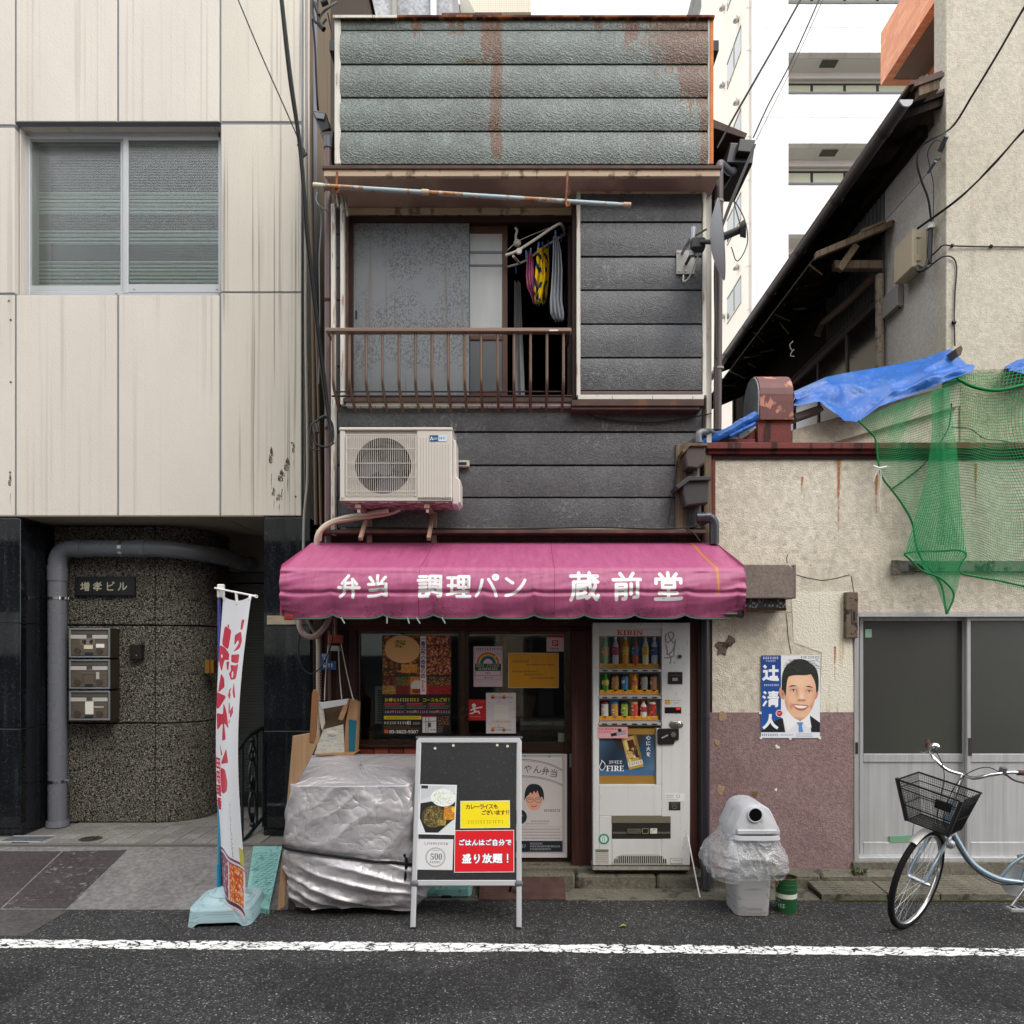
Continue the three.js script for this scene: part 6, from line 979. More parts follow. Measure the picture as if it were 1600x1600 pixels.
// vent hoods
{
const t = thing('exhaust_hood','grey-brown curved exhaust hood beside the right end of the awning','exhaust hood'),z = 0.24;
const m = mt(0xffffff,{ roughness: 0.45,metalness: 0.2,map: concT([128,118,110],0.7,105) });
const x0 = X(1130,z),x1 = X(1243,z),yb = Y(935,z),yt = Y(882,z);
const pf = [[0,yb],[z,yb + 0.02],[z,yt - 0.06],[z - 0.03,yt - 0.02],[z - 0.08,yt],[0,yt + 0.01]];
part(t,'hood',BGU.toCreasedNormals(uvm(pprism([[1130,882],[1226,881.5],[1233,882.5],[1239,886],[1242,891],[1243,898],[1243,930],[1240,935],[1130,935]].reverse(),0,z,0.006)),0.7),m);part(t,'hood_lip',pb(1241,1244,882,935,0,z + 0.003,0.002),m);
part(t,'filter_box',pb(1150,1228,936,950,0,z - 0.05,0.003),mt(0xffffff,{ roughness: 0.5,map: tex(128,0.2,(u,v) => { const k = ss(0.55,0.7,fb(u,v,18,10,3,641));return mixc([20,20,22],[130,134,138],k);}) }));part(t,'filter_lip',pb(1150,1229,950,954,0,z - 0.04,0.002),M.brownalu);
const c = thing('vent_cowl','round-topped brown metal vent cowl with rust patches on the low roof','vent cowl'),zc = -0.1,zb = -0.48;
const a0 = X(1187,zc),a1 = X(1240,zc),ya = Y(655,zc),yc = Y(577,zc),arc = [];const rad = 0.19;for (let i = 0;i <= 12;i++) { const a = i / 12 * Math.PI;arc.push([zb + 0.19 + 0.19 * -Math.cos(a),yc - rad + rad * Math.sin(a)]);}
part(c,'cowl_body',prism([[zb,ya],...arc,[zc,ya]].map(([z,y]) => [-z,y]).reverse(),a0,a1,0.004).rotateY(Math.PI / 2),M.cowl);
part(c,'cowl_side',prism([[zb + 0.01,ya],...arc.map(([z,y]) => [z,y - 0.008]),[zc - 0.01,ya]].map(([z,y]) => [-z,y]).reverse(),a0 - 0.012,a0 - 0.001,0.002).rotateY(Math.PI / 2),mt(0xffffff,{ roughness: 0.6,map: concT([150,158,166],0.4,115) }),'pale grey side plate');
part(c,'cowl_neck',[bx(a0 - 0.01,a1 - 0.01,Y(690,zc),ya - 0.004,zb + 0.06,zc - 0.02,0.004)],M.rustred);part(c,'cowl_neck',[bx(a0 - 0.09,a0 - 0.015,Y(690,zc),ya - 0.06,zb + 0.06,zc - 0.06,0.004)],M.rustred);part(c,'flange',bx(a0 - 0.006,a1 + 0.006,ya - 0.006,ya + 0.004,zb + 0.04,zc + 0.006,0.002),M.rust);
const fl = thing('roof_flashing','peeling pale blue and rusty flashing left of the vent cowl','flashing');part(fl,'flashing_plate',pprism([[1128,688],[1176,660],[1182,668],[1170,678],[1150,690]].reverse(),-0.2,-0.02,0.003),mt(0xffffff,{ roughness: 0.7,map: tex(256,0.5,(u,v) => mixc([158,170,176],[140,84,52],ss(0.52,0.6,fb(u,v,8,8,4,651)))) }));part(fl,'angle',pprism([[1112,696],[1128,686],[1180,686],[1180,692],[1112,700]].reverse(),-0.2,0.0,0.003),M.rustred);
}
// ---------- vending machine ----------
{
const t = thing('vending_machine','white drinks vending machine with three rows of bottles and cans, graffiti at upper right','vending machine'),z1 = 0.18,zi = 0.1;
const wm = mt(0xffffff,{ roughness: 0.4,map: tex(512,[0.7,1.9],(u,v) => { const f = fb(u,v,6,6,5,701),s = ss(0.62,0.85,fb(u,v,26,2,3,703)),d = ss(0.7,0.8,fb(u,v,60,60,3,705)) * ss(0.5,0.7,fb(u,v,4,4,3,707));return mixc(mixc([202,203,201],[212,213,211],f),[128,124,116],0.06 * s + 0.3 * d);}) });
const dark = mt(0x1b1a1a,{ roughness: 0.5 }),q = (a,c,d,e,z0,zz,k = 0.003) => pb(a,c,d,e,z0,zz,k);
part(t,'cabinet',q(927,1077.5,973.5,1351,-0.5,zi - 0.005,0.006),wm);
part(t,'door_panel',q(926.5,936,973,1352,zi,z1),wm);part(t,'door_panel',q(1034,1078,973,1352,zi,z1),wm);part(t,'door_panel',q(936.2,1033.8,973,982.5,zi,z1),wm);part(t,'door_panel',q(936.2,1033.8,1226,1275,zi,z1),wm);
part(t,'door_panel',q(936.2,956,1275.2,1352,zi,z1),wm);part(t,'door_panel',q(956.2,1033.8,1311,1352,zi,z1),wm);part(t,'door_panel',q(1025.5,1033.8,1138.2,1225.8,zi,z1),wm);
part(t,'plinth',q(926,1077,1352.5,1360,-0.45,z1 - 0.01,0.004),mt(0xffffff,{ roughness: 0.6,map: concT([168,164,152],0.5,125) }));for (const x of [934,1070]) part(t,'foot',q(x - 5,x + 5,1360,1363.5,0.02,z1 - 0.04,0.002),dark);
// display
part(t,'display_back',q(936.2,1033.8,982.7,1138,zi - 0.002,zi + 0.002,0),mt(0x6e7678,{ roughness: 0.5 }));
const hd = card(S(97,z1),S(11,z1),0.003),hA = atlas(776,88,(g) => { g.fillStyle = '#cfc6c4';g.fillRect(0,0,776,88);g.fillStyle = '#c01f26';g.font = 'bold 84px serif';g.textAlign = 'center';g.save();g.translate(384,74);g.scale(1.3,1);g.fillText('KIRIN',0,0);g.restore();});mv(toAtlas(hd,hA),X(985,z1),Y(988.5,z1),z1 - 0.012);
part(t,'brand_header',hd,hA.mat);
const cols = [[945.9,961.6,977,992.6,1008.3,1022.4],[946,961.2,976.4,991,1006.5,1021.3],[945,960.3,975.7,991,1005.5,1019.6]];
const rows = [{ y0: 1039,h: 43,bar: 1048 },{ y0: 1080,h: 27,bar: 1090 },{ y0: 1121,h: 26,bar: 1131.5 }];
const kinds = [
[[0x3f8a3c,0xb86a1c,'b'],[0xc9b8c6,0xb8324a,'b'],[0xd98a22,0xe6a640,'b'],[0xb0401c,0x4860a0,'b'],[0xd8c8a0,0xd8a01c,'b'],[0xb9b6cc,0x344a86,'b']],
[[0x2f7f2c,0xb8a01e,'s'],[0x5a2318,0x9a6a34,'c'],[0x15212c,0x2c6a92,'c'],[0xc98e22,0xb04620,'s'],[0x17171a,0x8f8a80,'c'],[0x4a2a20,0x9a6a50,'c']],
[[0x8e1620,0xc9c3bc,'c'],[0x2f74b8,0xc08a3c,'c'],[0x23301c,0x8aa23a,'c'],[0xc8a07a,0xc0402c,'c'],[0xd9d4cc,0xb22a28,'s'],[0xd6cdbd,0xb02820,'c']]];
const backCol = [0x2c6f4a,0x2a4e8c,0xc8861e,0x27708c,0x3a6c9a,0x2e56a0,0x1f6a2a,0x33201a,0x1b222a,0xc0912c,0x23252a,0x3a2e28,0x5a1a20,0x3b78b0,0x2a2d28,0xb59b84,0x8a2422,0xb8b09a];
const r = S(5.6,zi + 0.03);
const labTex = {};
rows.forEach((R,i) => {
const zc = zi + 0.036,H = S(R.h,zc),yb = Y(R.y0,zc);
kinds[i].forEach(([body,lab,kd],k) => {
const x = X(cols[i][k],zc),hh = kd === 'b' ? H : kd === 's' ? H * 0.98 : H * 0.94;
part(t,'backing_card',mv(bx(-r * 1.28,r * 1.28,0,H * 0.99,0,0.003,0),x,yb,zi + 0.003),mt(backCol[i * 6 + k],{ roughness: 0.6 }));
const bm = mp({ color: body,roughness: 0.25 }),prof = kd === 'c' ? [[0,0],[r * 0.8,0],[r * 0.95,hh * 0.05],[r * 0.95,hh * 0.92],[r * 0.82,hh],[0,hh]] : [[0,0],[r * 0.85,0],[r * 0.92,hh * 0.03],[r * 0.92,hh * 0.3],[r * 0.86,hh * 0.34],[r * 0.92,hh * 0.38],[r * 0.92,hh * 0.64],[r * 0.7,hh * 0.78],[r * 0.34,hh * 0.9],[r * 0.36,hh],[0,hh]];
const b = part(t,kd === 'c' ? 'drink_can' : 'drink_bottle',mv(lathe(prof,18),x,yb,zc),bm);
const img = atlas(96,48,(g) => { g.fillStyle = '#' + lab.toString(16).padStart(6,'0');g.scale(0.75,0.75);g.fillRect(0,0,128,64);for (let n = 0;n < 16;n++) { g.fillStyle = ['rgba(255,255,255,0.7)','rgba(20,16,16,0.55)','rgba(240,200,70,0.7)'][n % 3];const cx = 32 + rr(-16,16) + (n % 2) * 64;g.fillRect(cx,rr(6,54),rr(4,18),rr(3,9));} g.fillStyle = 'rgba(250,246,236,0.85)';for (const cx of [32,96]) { g.beginPath();g.ellipse(cx,rr(20,40),rr(6,11),rr(7,12),0,0,7);g.fill();} });
const l0 = kd === 'c' ? 0.1 : 0.36,l1 = kd === 'c' ? 0.86 : 0.66;
const lg = new THREE.CylinderGeometry(r * 0.975,r * 0.975,hh * (l1 - l0),18,1,true);part(b,'label',toAtlas(mv(clean(lg,true),x,yb + hh * (l0 + l1) / 2,zc),img),img.mat);
if (kd !== 'c') part(b,'cap',mv(new THREE.CylinderGeometry(r * 0.4,r * 0.4,hh * 0.08,12),x,yb + hh * 0.97,zc),mt([0x2e8f3e,0xe8e4da,0xd8d4cc,0xc84a1a,0xe0b02a,0xe8e8ee][k],{ roughness: 0.4 }));
});
// price strip, rail and push buttons
const tags = [['130','110','130','130','130','120'],['120','90','90','100','130','90'],['120','120','120','120','120','120']][i];
const tw = S(92,z1),tc = card(tw,S(6.5,z1),0.002);mv(tc,X(984.5 - i * 0.7,z1),Y(R.y0 + 1.2,z1 - 0.02),z1 - 0.024);
const pA = atlas(920,65,(g) => { g.fillStyle = '#e2a018';g.fillRect(0,0,920,65);g.fillStyle = '#c43a14';g.font = 'bold 50px sans-serif';tags.forEach((p,k) => { g.fillText(p,30 + k * 153,52);g.lineWidth = 3;g.strokeStyle = '#c43a14';glyph(g,'円',122 + k * 153,28,24,3);g.fillStyle = '#b07808';g.fillRect(150 + k * 153,0,3,65);g.fillStyle = '#c43a14';});});part(t,'price_strip',toAtlas(tc,pA),pA.mat);
part(t,'shelf_rail',q(935.5 - i * 0.4,1033.5 - i * 0.4,R.bar - 2.3,R.bar + 2.2,zi + 0.003,z1 + 0.006,0.004),mt(0xb9b5ae,{ roughness: 0.35,metalness: 0.2 }));
part(t,'shelf',q(937,1033,R.bar - 6.6,R.bar - 2.6,zi + 0.003,z1 - 0.03,0.001),mt(0xa9a8a4,{ roughness: 0.5 }));
for (let k = 0;k < 6;k++) part(t,'push_button',q(941.5 + k * 15.6 - i * 0.4,949.5 + k * 15.6 - i * 0.4,R.bar - 1,R.bar + 1,z1 + 0.0065,z1 + 0.009,0.001),mt(0x16120f,{ roughness: 0.3 }));
});
part(t,'display_glass',q(936.4,1033.6,994,1045,z1 - 0.006,z1 - 0.003,0),M.glass);
// pickup flap, ad, coin parts
part(t,'ad_frame',q(934,1025.3,1138.2,1225.8,zi,z1 - 0.02,0.002),mt(0x9a742c,{ roughness: 0.5 }));
const pick = part(t,'pickup_recess',q(956.4,1033.6,1275.2,1310.8,zi - 0.01,zi,0),mt(0x4b463e,{ roughness: 0.5 }));
part(t,'pickup_flap',q(956.4,1048,1275.4,1310.6,zi - 0.005,z1 + 0.002,0.002),mt(0x39352f,{ roughness: 0.35,metalness: 0.4 }));part(t,'pickup_lip',q(956.4,1048,1275.4,1286,z1 + 0.0025,z1 + 0.006,0.002),mt(0x878271,{ roughness: 0.3,metalness: 0.4 }));part(t,'pickup_bar',q(957,1047.5,1300,1303,z1 + 0.0025,z1 + 0.005,0.001),mt(0x6f6a5c,{ roughness: 0.4,metalness: 0.4 }));
const nt = card(S(49,z1),S(9.5,z1),0.002);mv(nt,X(1003,z1),Y(1298,z1),z1 + 0.0065);const nA = atlas(256,50,(g) => { g.fillStyle = '#1d1b18';g.fillRect(0,0,256,50);for (const y of [8,22,36]) smallprint(g,10,y,110,9,'#b9b29a');g.strokeStyle = '#b9b29a';g.lineWidth = 3;g.strokeRect(132,6,46,38);g.fillStyle = '#d9d4c4';g.fillRect(194,4,56,42);g.strokeStyle = '#222';g.beginPath();g.moveTo(204,38);g.lineTo(216,16);g.lineTo(240,14);g.stroke();});part(t,'pickup_notice',toAtlas(nt,nA),nA.mat);
part(t,'lock',[mv(new THREE.CylinderGeometry(0.014,0.014,0.012,18).rotateX(Math.PI / 2),X(1062,z1),Y(1026,z1),z1 + 0.004)],mt(0x54504c,{ metalness: 0.7,roughness: 0.35 }));
const bill = part(t,'bill_slot',q(1044,1066.5,1050,1069,z1,z1 + 0.006,0.002),mt(0x1a1614,{ roughness: 0.4 }));part(bill,'slot_lip',q(1047,1064,1054,1057,z1 + 0.0062,z1 + 0.014,0.002),mt(0x3c3733,{ roughness: 0.4 }));part(bill,'slot_guide',[q(1051,1059,1059,1064,z1 + 0.0062,z1 + 0.012,0.002)],M.steel);
const ds = part(t,'price_display',q(1039,1064.5,1105,1114.5,z1,z1 + 0.004,0.001),mt(0x17120f,{ roughness: 0.25 }));part(ds,'red_digits',q(1056.5,1063,1106.2,1109,z1 + 0.0042,z1 + 0.006,0),new THREE.MeshStandardMaterial({ color: 0x60100a,emissive: 0xff2010,emissiveIntensity: 0.7 }));
part(t,'coin_return',[mv(new THREE.CapsuleGeometry(S(5.8,z1),S(11,z1),6,16).rotateZ(Math.PI / 2).scale(1,1,0.25),X(1056.5,z1),Y(1132,z1),z1 + 0.002)],mt(0x8f8a84,{ metalness: 0.8,roughness: 0.3 }));part(t,'coin_button',mv(new THREE.SphereGeometry(S(3.6,z1),16,12).scale(1,1,0.4),X(1060,z1),Y(1131,z1),z1 + 0.01),M.chrome);
const co = part(t,'coin_lock',pprism([[1027.5,1141],[1030,1138.5],[1061,1138.5],[1061,1156],[1055,1157],[1053,1163],[1030,1163.5],[1027.5,1161]].reverse(),z1,z1 + 0.016,0.003),mt(0x1c1917,{ roughness: 0.4 }));part(co,'key_lever',[rod(V(X(1033,z1),Y(1153,z1),z1 + 0.02),V(X(1043,z1),Y(1148,z1),z1 + 0.02),0.007,8)],M.steel);part(co,'key_disc',mv(new THREE.CylinderGeometry(S(4.2,z1),S(4.6,z1),0.014,18).rotateX(Math.PI / 2),X(1051,z1),Y(1147,z1),z1 + 0.02),M.chrome);
// prints stuck on the machine
const lab = (nm,a,c,d,e,w,h,draw,zz = z1 + 0.0005,op = {}) => { const A = atlas(w,h,draw),g = toAtlas(card(S(c - a,z1),S(e - d,z1),0.0016),A);mv(g,X((a + c) / 2,z1),Y((d + e) / 2,z1),zz + 0.0008);return part(t,nm,g,A.mat);};
lab('advert',933.8,1024,1148,1211.5,640,452,(g,W,H) => {
const gr = g.createLinearGradient(0,0,W,H);gr.addColorStop(0,'#4a6e8c');gr.addColorStop(0.35,'#182a3c');gr.addColorStop(0.7,'#2c4a64');gr.addColorStop(1,'#6a8ca4');g.fillStyle = gr;g.fillRect(0,0,W,H);g.fillStyle = '#3f6a96';g.fillRect(0,H - 60,W,60);
g.fillStyle = '#2c2426';g.beginPath();g.ellipse(250,70,60,130,-0.5,0,7);g.fill();g.fillStyle = '#3a2e30';g.beginPath();g.ellipse(440,60,60,90,0.4,0,7);g.fill();
g.save();g.translate(395,210);g.rotate(-0.24);g.fillStyle = '#b79a58';g.fillRect(-82,-190,164,360);g.fillStyle = '#8a6c30';g.fillRect(50,-190,32,360);g.fillStyle = '#d9c27a';g.fillRect(-62,-190,26,360);for (let i = 0;i < 60;i++) { g.fillStyle = ['#e2cf90','#6e5524','#3a2018','#c8aa5a'][i % 4];g.beginPath();g.moveTo(rr(-76,60),rr(-60,70));g.lineTo(rr(-76,60),rr(-60,70));g.lineTo(rr(-60,76),rr(-90,60));g.fill();} g.fillStyle = '#4a1c1c';g.fillRect(-30,-150,70,90);g.fillStyle = '#dcd8d0';g.fillRect(-82,90,164,50);g.fillStyle = '#b8923c';g.fillRect(-82,140,164,30);smallprint(g,-70,100,130,26,'#54504a');g.restore();
g.strokeStyle = '#f2f2f2';glyphs(g,'心に火を',540,10,52,62,6,true);g.fillStyle = '#f4f4f4';g.font = 'bold 84px serif';g.fillText('FIRE',96,408);smallprint(g,130,292,150,34,'#e8e8e8');
g.strokeStyle = '#f4f4f4';g.lineWidth = 7;g.beginPath();g.moveTo(50,400);g.bezierCurveTo(-10,360,60,320,50,290);g.bezierCurveTo(110,330,90,380,50,400);g.stroke();
},z1 - 0.019);
lab('pink_sticker',934,981,1135.5,1153.5,256,98,(g) => { g.fillStyle = '#e0848c';g.fillRect(0,0,256,98);g.fillStyle = '#d9a0a4';g.fillRect(4,4,248,90);smallprint(g,12,10,150,18,'#a02030');smallprint(g,12,36,96,16,'#b04050');g.fillStyle = '#20242a';g.save();g.translate(170,60);g.rotate(-0.2);g.fillRect(-60,-14,130,26);g.fillStyle = '#9aa0a6';g.fillRect(-10,-12,80,22);g.restore();g.beginPath();g.fillStyle = '#20242a';g.arc(186,30,16,0,7);g.fill();},z1 + 0.001);
lab('button_notice',1039,1047.5,1093,1100.5,64,56,(g) => { g.fillStyle = '#d8b45a';g.fillRect(0,0,64,56);g.fillStyle = '#2a2420';for (const [x,y] of [[12,14],[44,14]]) { g.beginPath();g.arc(x,y,7,0,7);g.fill();} smallprint(g,6,34,50,14,'#2a2420');});
lab('small_notice',1049,1068,1093,1100,160,56,(g) => { g.fillStyle = '#cfcfcb';g.fillRect(0,0,160,56);smallprint(g,4,6,120,12,'#7a5a48');smallprint(g,30,36,70,12,'#3a5a8a');});
lab('white_notice',1039,1069.5,1240,1252,224,88,(g) => { g.fillStyle = '#dcdcda';g.fillRect(0,0,224,88);smallprint(g,10,14,86,12,'#555');smallprint(g,10,36,86,12,'#555');smallprint(g,10,66,130,8,'#333');g.strokeStyle = '#777';g.lineWidth = 4;g.beginPath();g.arc(150,30,18,0,7);g.stroke();});
lab('dark_notice',1045,1063,1253,1266,128,96,(g) => { g.fillStyle = '#2a2a24';g.fillRect(0,0,128,96);smallprint(g,24,18,80,10,'#9a9a80');g.strokeStyle = '#8a8a70';g.lineWidth = 4;g.beginPath();g.ellipse(64,60,26,16,0,0,7);g.stroke();});
lab('licence_notice',930,951,1327,1349.5,148,156,(g) => { g.fillStyle = '#b6b3aa';g.fillRect(0,0,148,156);g.fillStyle = '#24241f';g.fillRect(4,2,140,26);smallprint(g,10,8,120,14,'#d0ccb8');for (const y of [40,62,84,106,128]) smallprint(g,12,y,120,9,'#6a675e');});
lab('grey_notice',1047,1066,1341,1350,136,64,(g) => { g.fillStyle = '#9a988f';g.fillRect(0,0,136,64);g.fillStyle = '#d2d0c8';g.fillRect(8,8,120,44);smallprint(g,30,18,80,14,'#6a675e');});
const gs = new THREE.CircleGeometry(S(8.4,z1),32);mv(gs,X(943.5,z1),Y(1311,z1),z1 + 0.0015);const rA = atlas(128,128,(g) => { g.fillStyle = '#2f8a72';g.fillRect(0,0,128,128);g.fillStyle = '#d9dfd8';g.beginPath();g.arc(64,64,42,0,7);g.fill();g.strokeStyle = '#2f8a72';g.lineWidth = 6;g.beginPath();g.moveTo(54,92);g.quadraticCurveTo(40,60,62,34);g.quadraticCurveTo(80,50,66,92);g.stroke();});part(t,'round_sticker',toAtlas(clean(gs,true),rA),rA.mat);
// air grille with arched top
const arch = [[956,1350.5],[957,1346],[963,1338],[972,1334.5],[1028,1334.5],[1036,1338],[1042,1346],[1043,1350.5]];
part(t,'grille_plate',pprism(arch.slice().reverse(),z1,z1 + 0.003,0.001),mt(0xb5b4ae,{ roughness: 0.5 }));
for (let i = 0;i < 25;i++) { const px = 960 + i * 3.3,top = px < 966 ? 1342 : px > 1034 ? 1342 : 1337.5;part(t,'grille_slot',q(px,px + 1.7,top,1349,z1 + 0.0032,z1 + 0.0045,0),mt(0x2b2a27,{ roughness: 0.7 }));}
// grey spray-painted tag
const gm = mt(0x8d8482,{ roughness: 0.6 }),sp = (pts,rad) => part(t,'graffiti_stroke',tube(pts.map(([a,b]) => P(920 + a * 0.1125,960 + b * 0.1125,z1 + 0.0005)),rad,40,6).applyMatrix4(new THREE.Matrix4().makeTranslation(0,0,z1 + 0.0005).multiply(new THREE.Matrix4().makeScale(1,1,0.15)).multiply(new THREE.Matrix4().makeTranslation(0,0,-z1 - 0.0005))),gm);
sp([[1075,260],[1065,330],[1080,390],[1130,370],[1180,300],[1160,250],[1110,255],[1120,320],[1180,400]],0.0055);sp([[1070,410],[1090,520],[1085,560],[1150,520],[1195,420],[1200,340],[1190,470],[1180,560]],0.0055);sp([[1045,605],[1120,600],[1190,570]],0.005);sp([[1120,560],[1140,640],[1125,690]],0.005);sp([[1185,660],[1188,690]],0.005);
}
// ---------- posters and notices ----------
const print = (name,lab,cat,a,c,d,e,z,w,h,draw,opt = {}) => { const A = atlas(w,h,draw);return single(name,lab,cat,mv(toAtlas(card(S(c - a,z),S(e - d,z),opt.t ?? 0.0022),A),X((a + c) / 2,z),Y((d + e) / 2,z),z),A.mat);};
const food = (g,x,y,w,h,cols,n = 60) => { n *= 4;g.save();g.beginPath();g.rect(x,y,w,h);g.clip();g.fillStyle = cols[0];g.fillRect(x,y,w,h);for (let i = 0;i < n;i++) { g.fillStyle = cols[1 + Math.floor(rnd() * (cols.length - 1))];g.globalAlpha = 0.8;g.beginPath();g.ellipse(x + rnd() * w,y + rnd() * h,rr(0.01,0.06) * w,rr(0.01,0.05) * h,rr(0,3),0,7);g.fill();if (i % 5 === 0) { g.fillStyle = 'rgba(255,240,210,0.55)';g.fillRect(x + rnd() * w,y + rnd() * h,rr(1,4),rr(1,3));} } g.restore();};
{
const zg = -0.082;
print('food_poster','restaurant poster of grilled dishes with a white vertical headline in the left shop window','poster',597,705,993,1147,zg,648,924,(g,W,H) => {
g.fillStyle = '#120d0b';g.fillRect(0,0,W,H);
food(g,0,0,360,380,['#3a2012','#6a3a18','#8a4a1a','#a8641e','#3a1a10','#c88a30'],70);g.fillStyle = '#dda76c';g.beginPath();g.ellipse(190,130,165,130,0.1,0,7);g.fill();for (let i = 0;i < 70;i++) { g.fillStyle = ['#4a5a1e','#7a7a2a','#a8842e'][i % 3];g.beginPath();g.arc(165 + rr(-50,50),80 + rr(-30,34),rr(2,8),0,7);g.fill();} food(g,180,270,150,80,['#c8842c','#e6b050','#a85a1c'],24);
food(g,410,0,238,370,['#5a1a14','#8a3a22','#b85a34','#d88a5a','#3a120e','#e6a878'],130);
food(g,0,385,130,90,['#4a1a12','#c86a4a','#8a2a1c'],20);food(g,130,385,130,90,['#2e5a1e','#c8281e','#e05a3a'],26);food(g,0,470,140,80,['#8a6a2a','#d8b45a','#c89a3c'],26);food(g,130,470,130,80,['#6a0f1e','#a01a30','#8a1428'],16);food(g,262,385,160,165,['#c8782a','#e8a44a','#a8541c'],12);g.fillStyle = '#d9d2c4';g.beginPath();g.ellipse(330,470,60,50,0,0,7);g.fill();g.fillStyle = '#8a2a16';g.fillRect(285,500,90,40);food(g,424,385,224,90,['#3a2418','#b8823c','#d8a85a','#7a4a24'],40);food(g,424,470,224,80,['#a0141c','#c8242a','#2a0a0c'],14);
g.fillStyle = '#e8d8dc';g.fillRect(358,6,54,546);g.strokeStyle = '#2a2440';glyphs(g,'一番近所の鉄板の店',363,12,43,43,5.4,true);g.fillStyle = '#b01a34';g.font = 'bold 40px serif';['D','E','N'].forEach((c,i) => g.fillText(c,370,448 + i * 40));
g.strokeStyle = '#dcd84a';glyphs(g,'お得な',24,586,36,38,4.4);g.fillStyle = '#e2de3c';g.font = 'bold 36px sans-serif';g.fillText('3',140,618);smallprint(g,170,588,160,30,'#e2de3c');g.strokeStyle = '#e2de3c';glyphs(g,'コースもご',380,586,36,38,4.4);smallprint(g,574,588,30,30,'#e2de3c');glyph(g,'!',608,586,36,5);
for (let k = 0;k < 3;k++) { const x = 18 + k * 208;g.strokeStyle = '#77736c';g.lineWidth = 3;g.strokeRect(x,640,196,94);g.fillStyle = '#c8283c';g.fillRect(x + 4,632,150,16);smallprint(g,x + 10,656,176,10,'#d0ccc4');smallprint(g,x + 10,676,170,10,'#d0ccc4');smallprint(g,x + 10,706,60,18,'#d0d0e0');g.fillStyle = ['#c05a7a','#c8862a','#c8862a'][k];g.fillRect(x + 72,700,26,22);smallprint(g,x + 104,704,84,22,'#d890c0');}
g.fillStyle = '#d8c42c';g.fillRect(18,752,350,34);smallprint(g,40,762,300,14,'#3a3010');smallprint(g,20,806,210,26,'#dcd8d0');g.strokeStyle = '#dcd8d0';glyph(g,'田',234,800,36,4);g.fillStyle = '#dcd8d0';g.font = '28px serif';g.fillText('-DEN-',284,832);smallprint(g,20,848,240,8,'#c0783a');smallprint(g,20,864,340,8,'#c0783a');g.fillStyle = '#c85a2c';g.fillRect(22,882,38,34);g.fillStyle = '#f0f0ee';g.font = 'bold 44px serif';g.fillText('03-3625-9307',68,916,296);
g.fillStyle = '#d6d4d2';g.fillRect(378,756,130,154);g.strokeStyle = '#44484e';g.lineWidth = 5;g.beginPath();g.moveTo(410,760);g.lineTo(410,905);g.moveTo(440,756);g.lineTo(430,905);g.moveTo(380,810);g.lineTo(505,800);g.stroke();g.fillStyle = '#50484a';g.fillRect(428,816,30,44);smallprint(g,450,876,50,14,'#444');g.fillStyle = '#b02030';g.fillRect(378,752,130,12);food(g,520,754,110,84,['#3a2018','#9a5a3a','#c8906a'],22);for (const y of [850,866,882,898]) smallprint(g,522,y,46,8,'#b8b4ac');
});
print('rainbow_notice','pale pink notice with a rainbow and green band on the door glass','notice',740,785,1010,1073,zg,360,504,(g,W,H) => {
g.fillStyle = '#dcc0c8';g.fillRect(0,0,W,H);smallprint(g,30,18,300,32,'#2a2226');g.strokeStyle = '#b0606a';g.lineWidth = 3;g.strokeRect(18,66,324,350);
['#b8323a','#d8842c','#d8c23c','#3a8a4a','#2a4a9a','#2a2a6a'].forEach((c,i) => { g.strokeStyle = c;g.lineWidth = 14;g.beginPath();g.arc(180,214,132 - i * 13,Math.PI,0);g.stroke();});g.fillStyle = '#dcc0c8';g.fillRect(270,76,64,56);g.strokeStyle = '#b0606a';g.lineWidth = 3;g.strokeRect(272,78,58,44);smallprint(g,280,88,40,18,'#7a3a40');
g.fillStyle = '#1d4a26';g.fillRect(18,216,324,86);g.strokeStyle = '#e6e2dc';smallprint(g,34,226,56,28,'#e6e2dc');glyphs(g,'コロナウイルス',100,224,31,31,3.6);smallprint(g,60,266,240,28,'#e6e2dc');g.strokeStyle = '#222';g.lineWidth = 4;g.strokeRect(20,306,320,58);smallprint(g,146,322,70,24,'#4a3a40');g.fillStyle = '#333';g.beginPath();g.arc(146,392,9,0,7);g.fill();smallprint(g,164,384,70,16,'#3a3034');
});
print('yellow_notice','yellow-orange paper notice in a white margin on the door glass','notice',794,873,1020,1075,zg + 0.001,480,336,(g,W,H) => { g.fillStyle = '#d6c8b4';g.fillRect(0,0,W,H);g.fillStyle = '#dd9a12';g.fillRect(6,6,W - 12,H - 12);for (let i = 0;i < 200;i++) { g.fillStyle = rnd() < 0.5 ? 'rgba(232,176,40,0.3)' : 'rgba(196,122,10,0.25)';g.fillRect(6 + rnd() * 460,6 + rnd() * 200,4,rr(20,120));} const k = '#3a2c3a';smallprint(g,38,78,160,14,k);smallprint(g,180,108,250,14,k);smallprint(g,40,172,240,14,k);smallprint(g,150,200,180,14,k);smallprint(g,212,234,220,14,k);});
print('payment_sticker','small pinkish sticker with a red square mark at the top of the door glass','sticker',854,881,992,1018,zg,216,208,(g,W,H) => { g.fillStyle = '#d8b4bc';g.fillRect(0,0,W,H);g.fillStyle = '#b0202c';g.fillRect(0,0,W,34);g.fillRect(70,66,76,72);g.strokeStyle = '#ead6da';g.lineWidth = 9;g.beginPath();g.moveTo(84,84);g.lineTo(120,84);g.quadraticCurveTo(140,96,116,112);g.lineTo(84,118);g.moveTo(98,84);g.lineTo(90,130);g.stroke();g.fillStyle = '#2a1a20';g.font = 'bold 32px sans-serif';g.fillText('PayPay',44,180);});
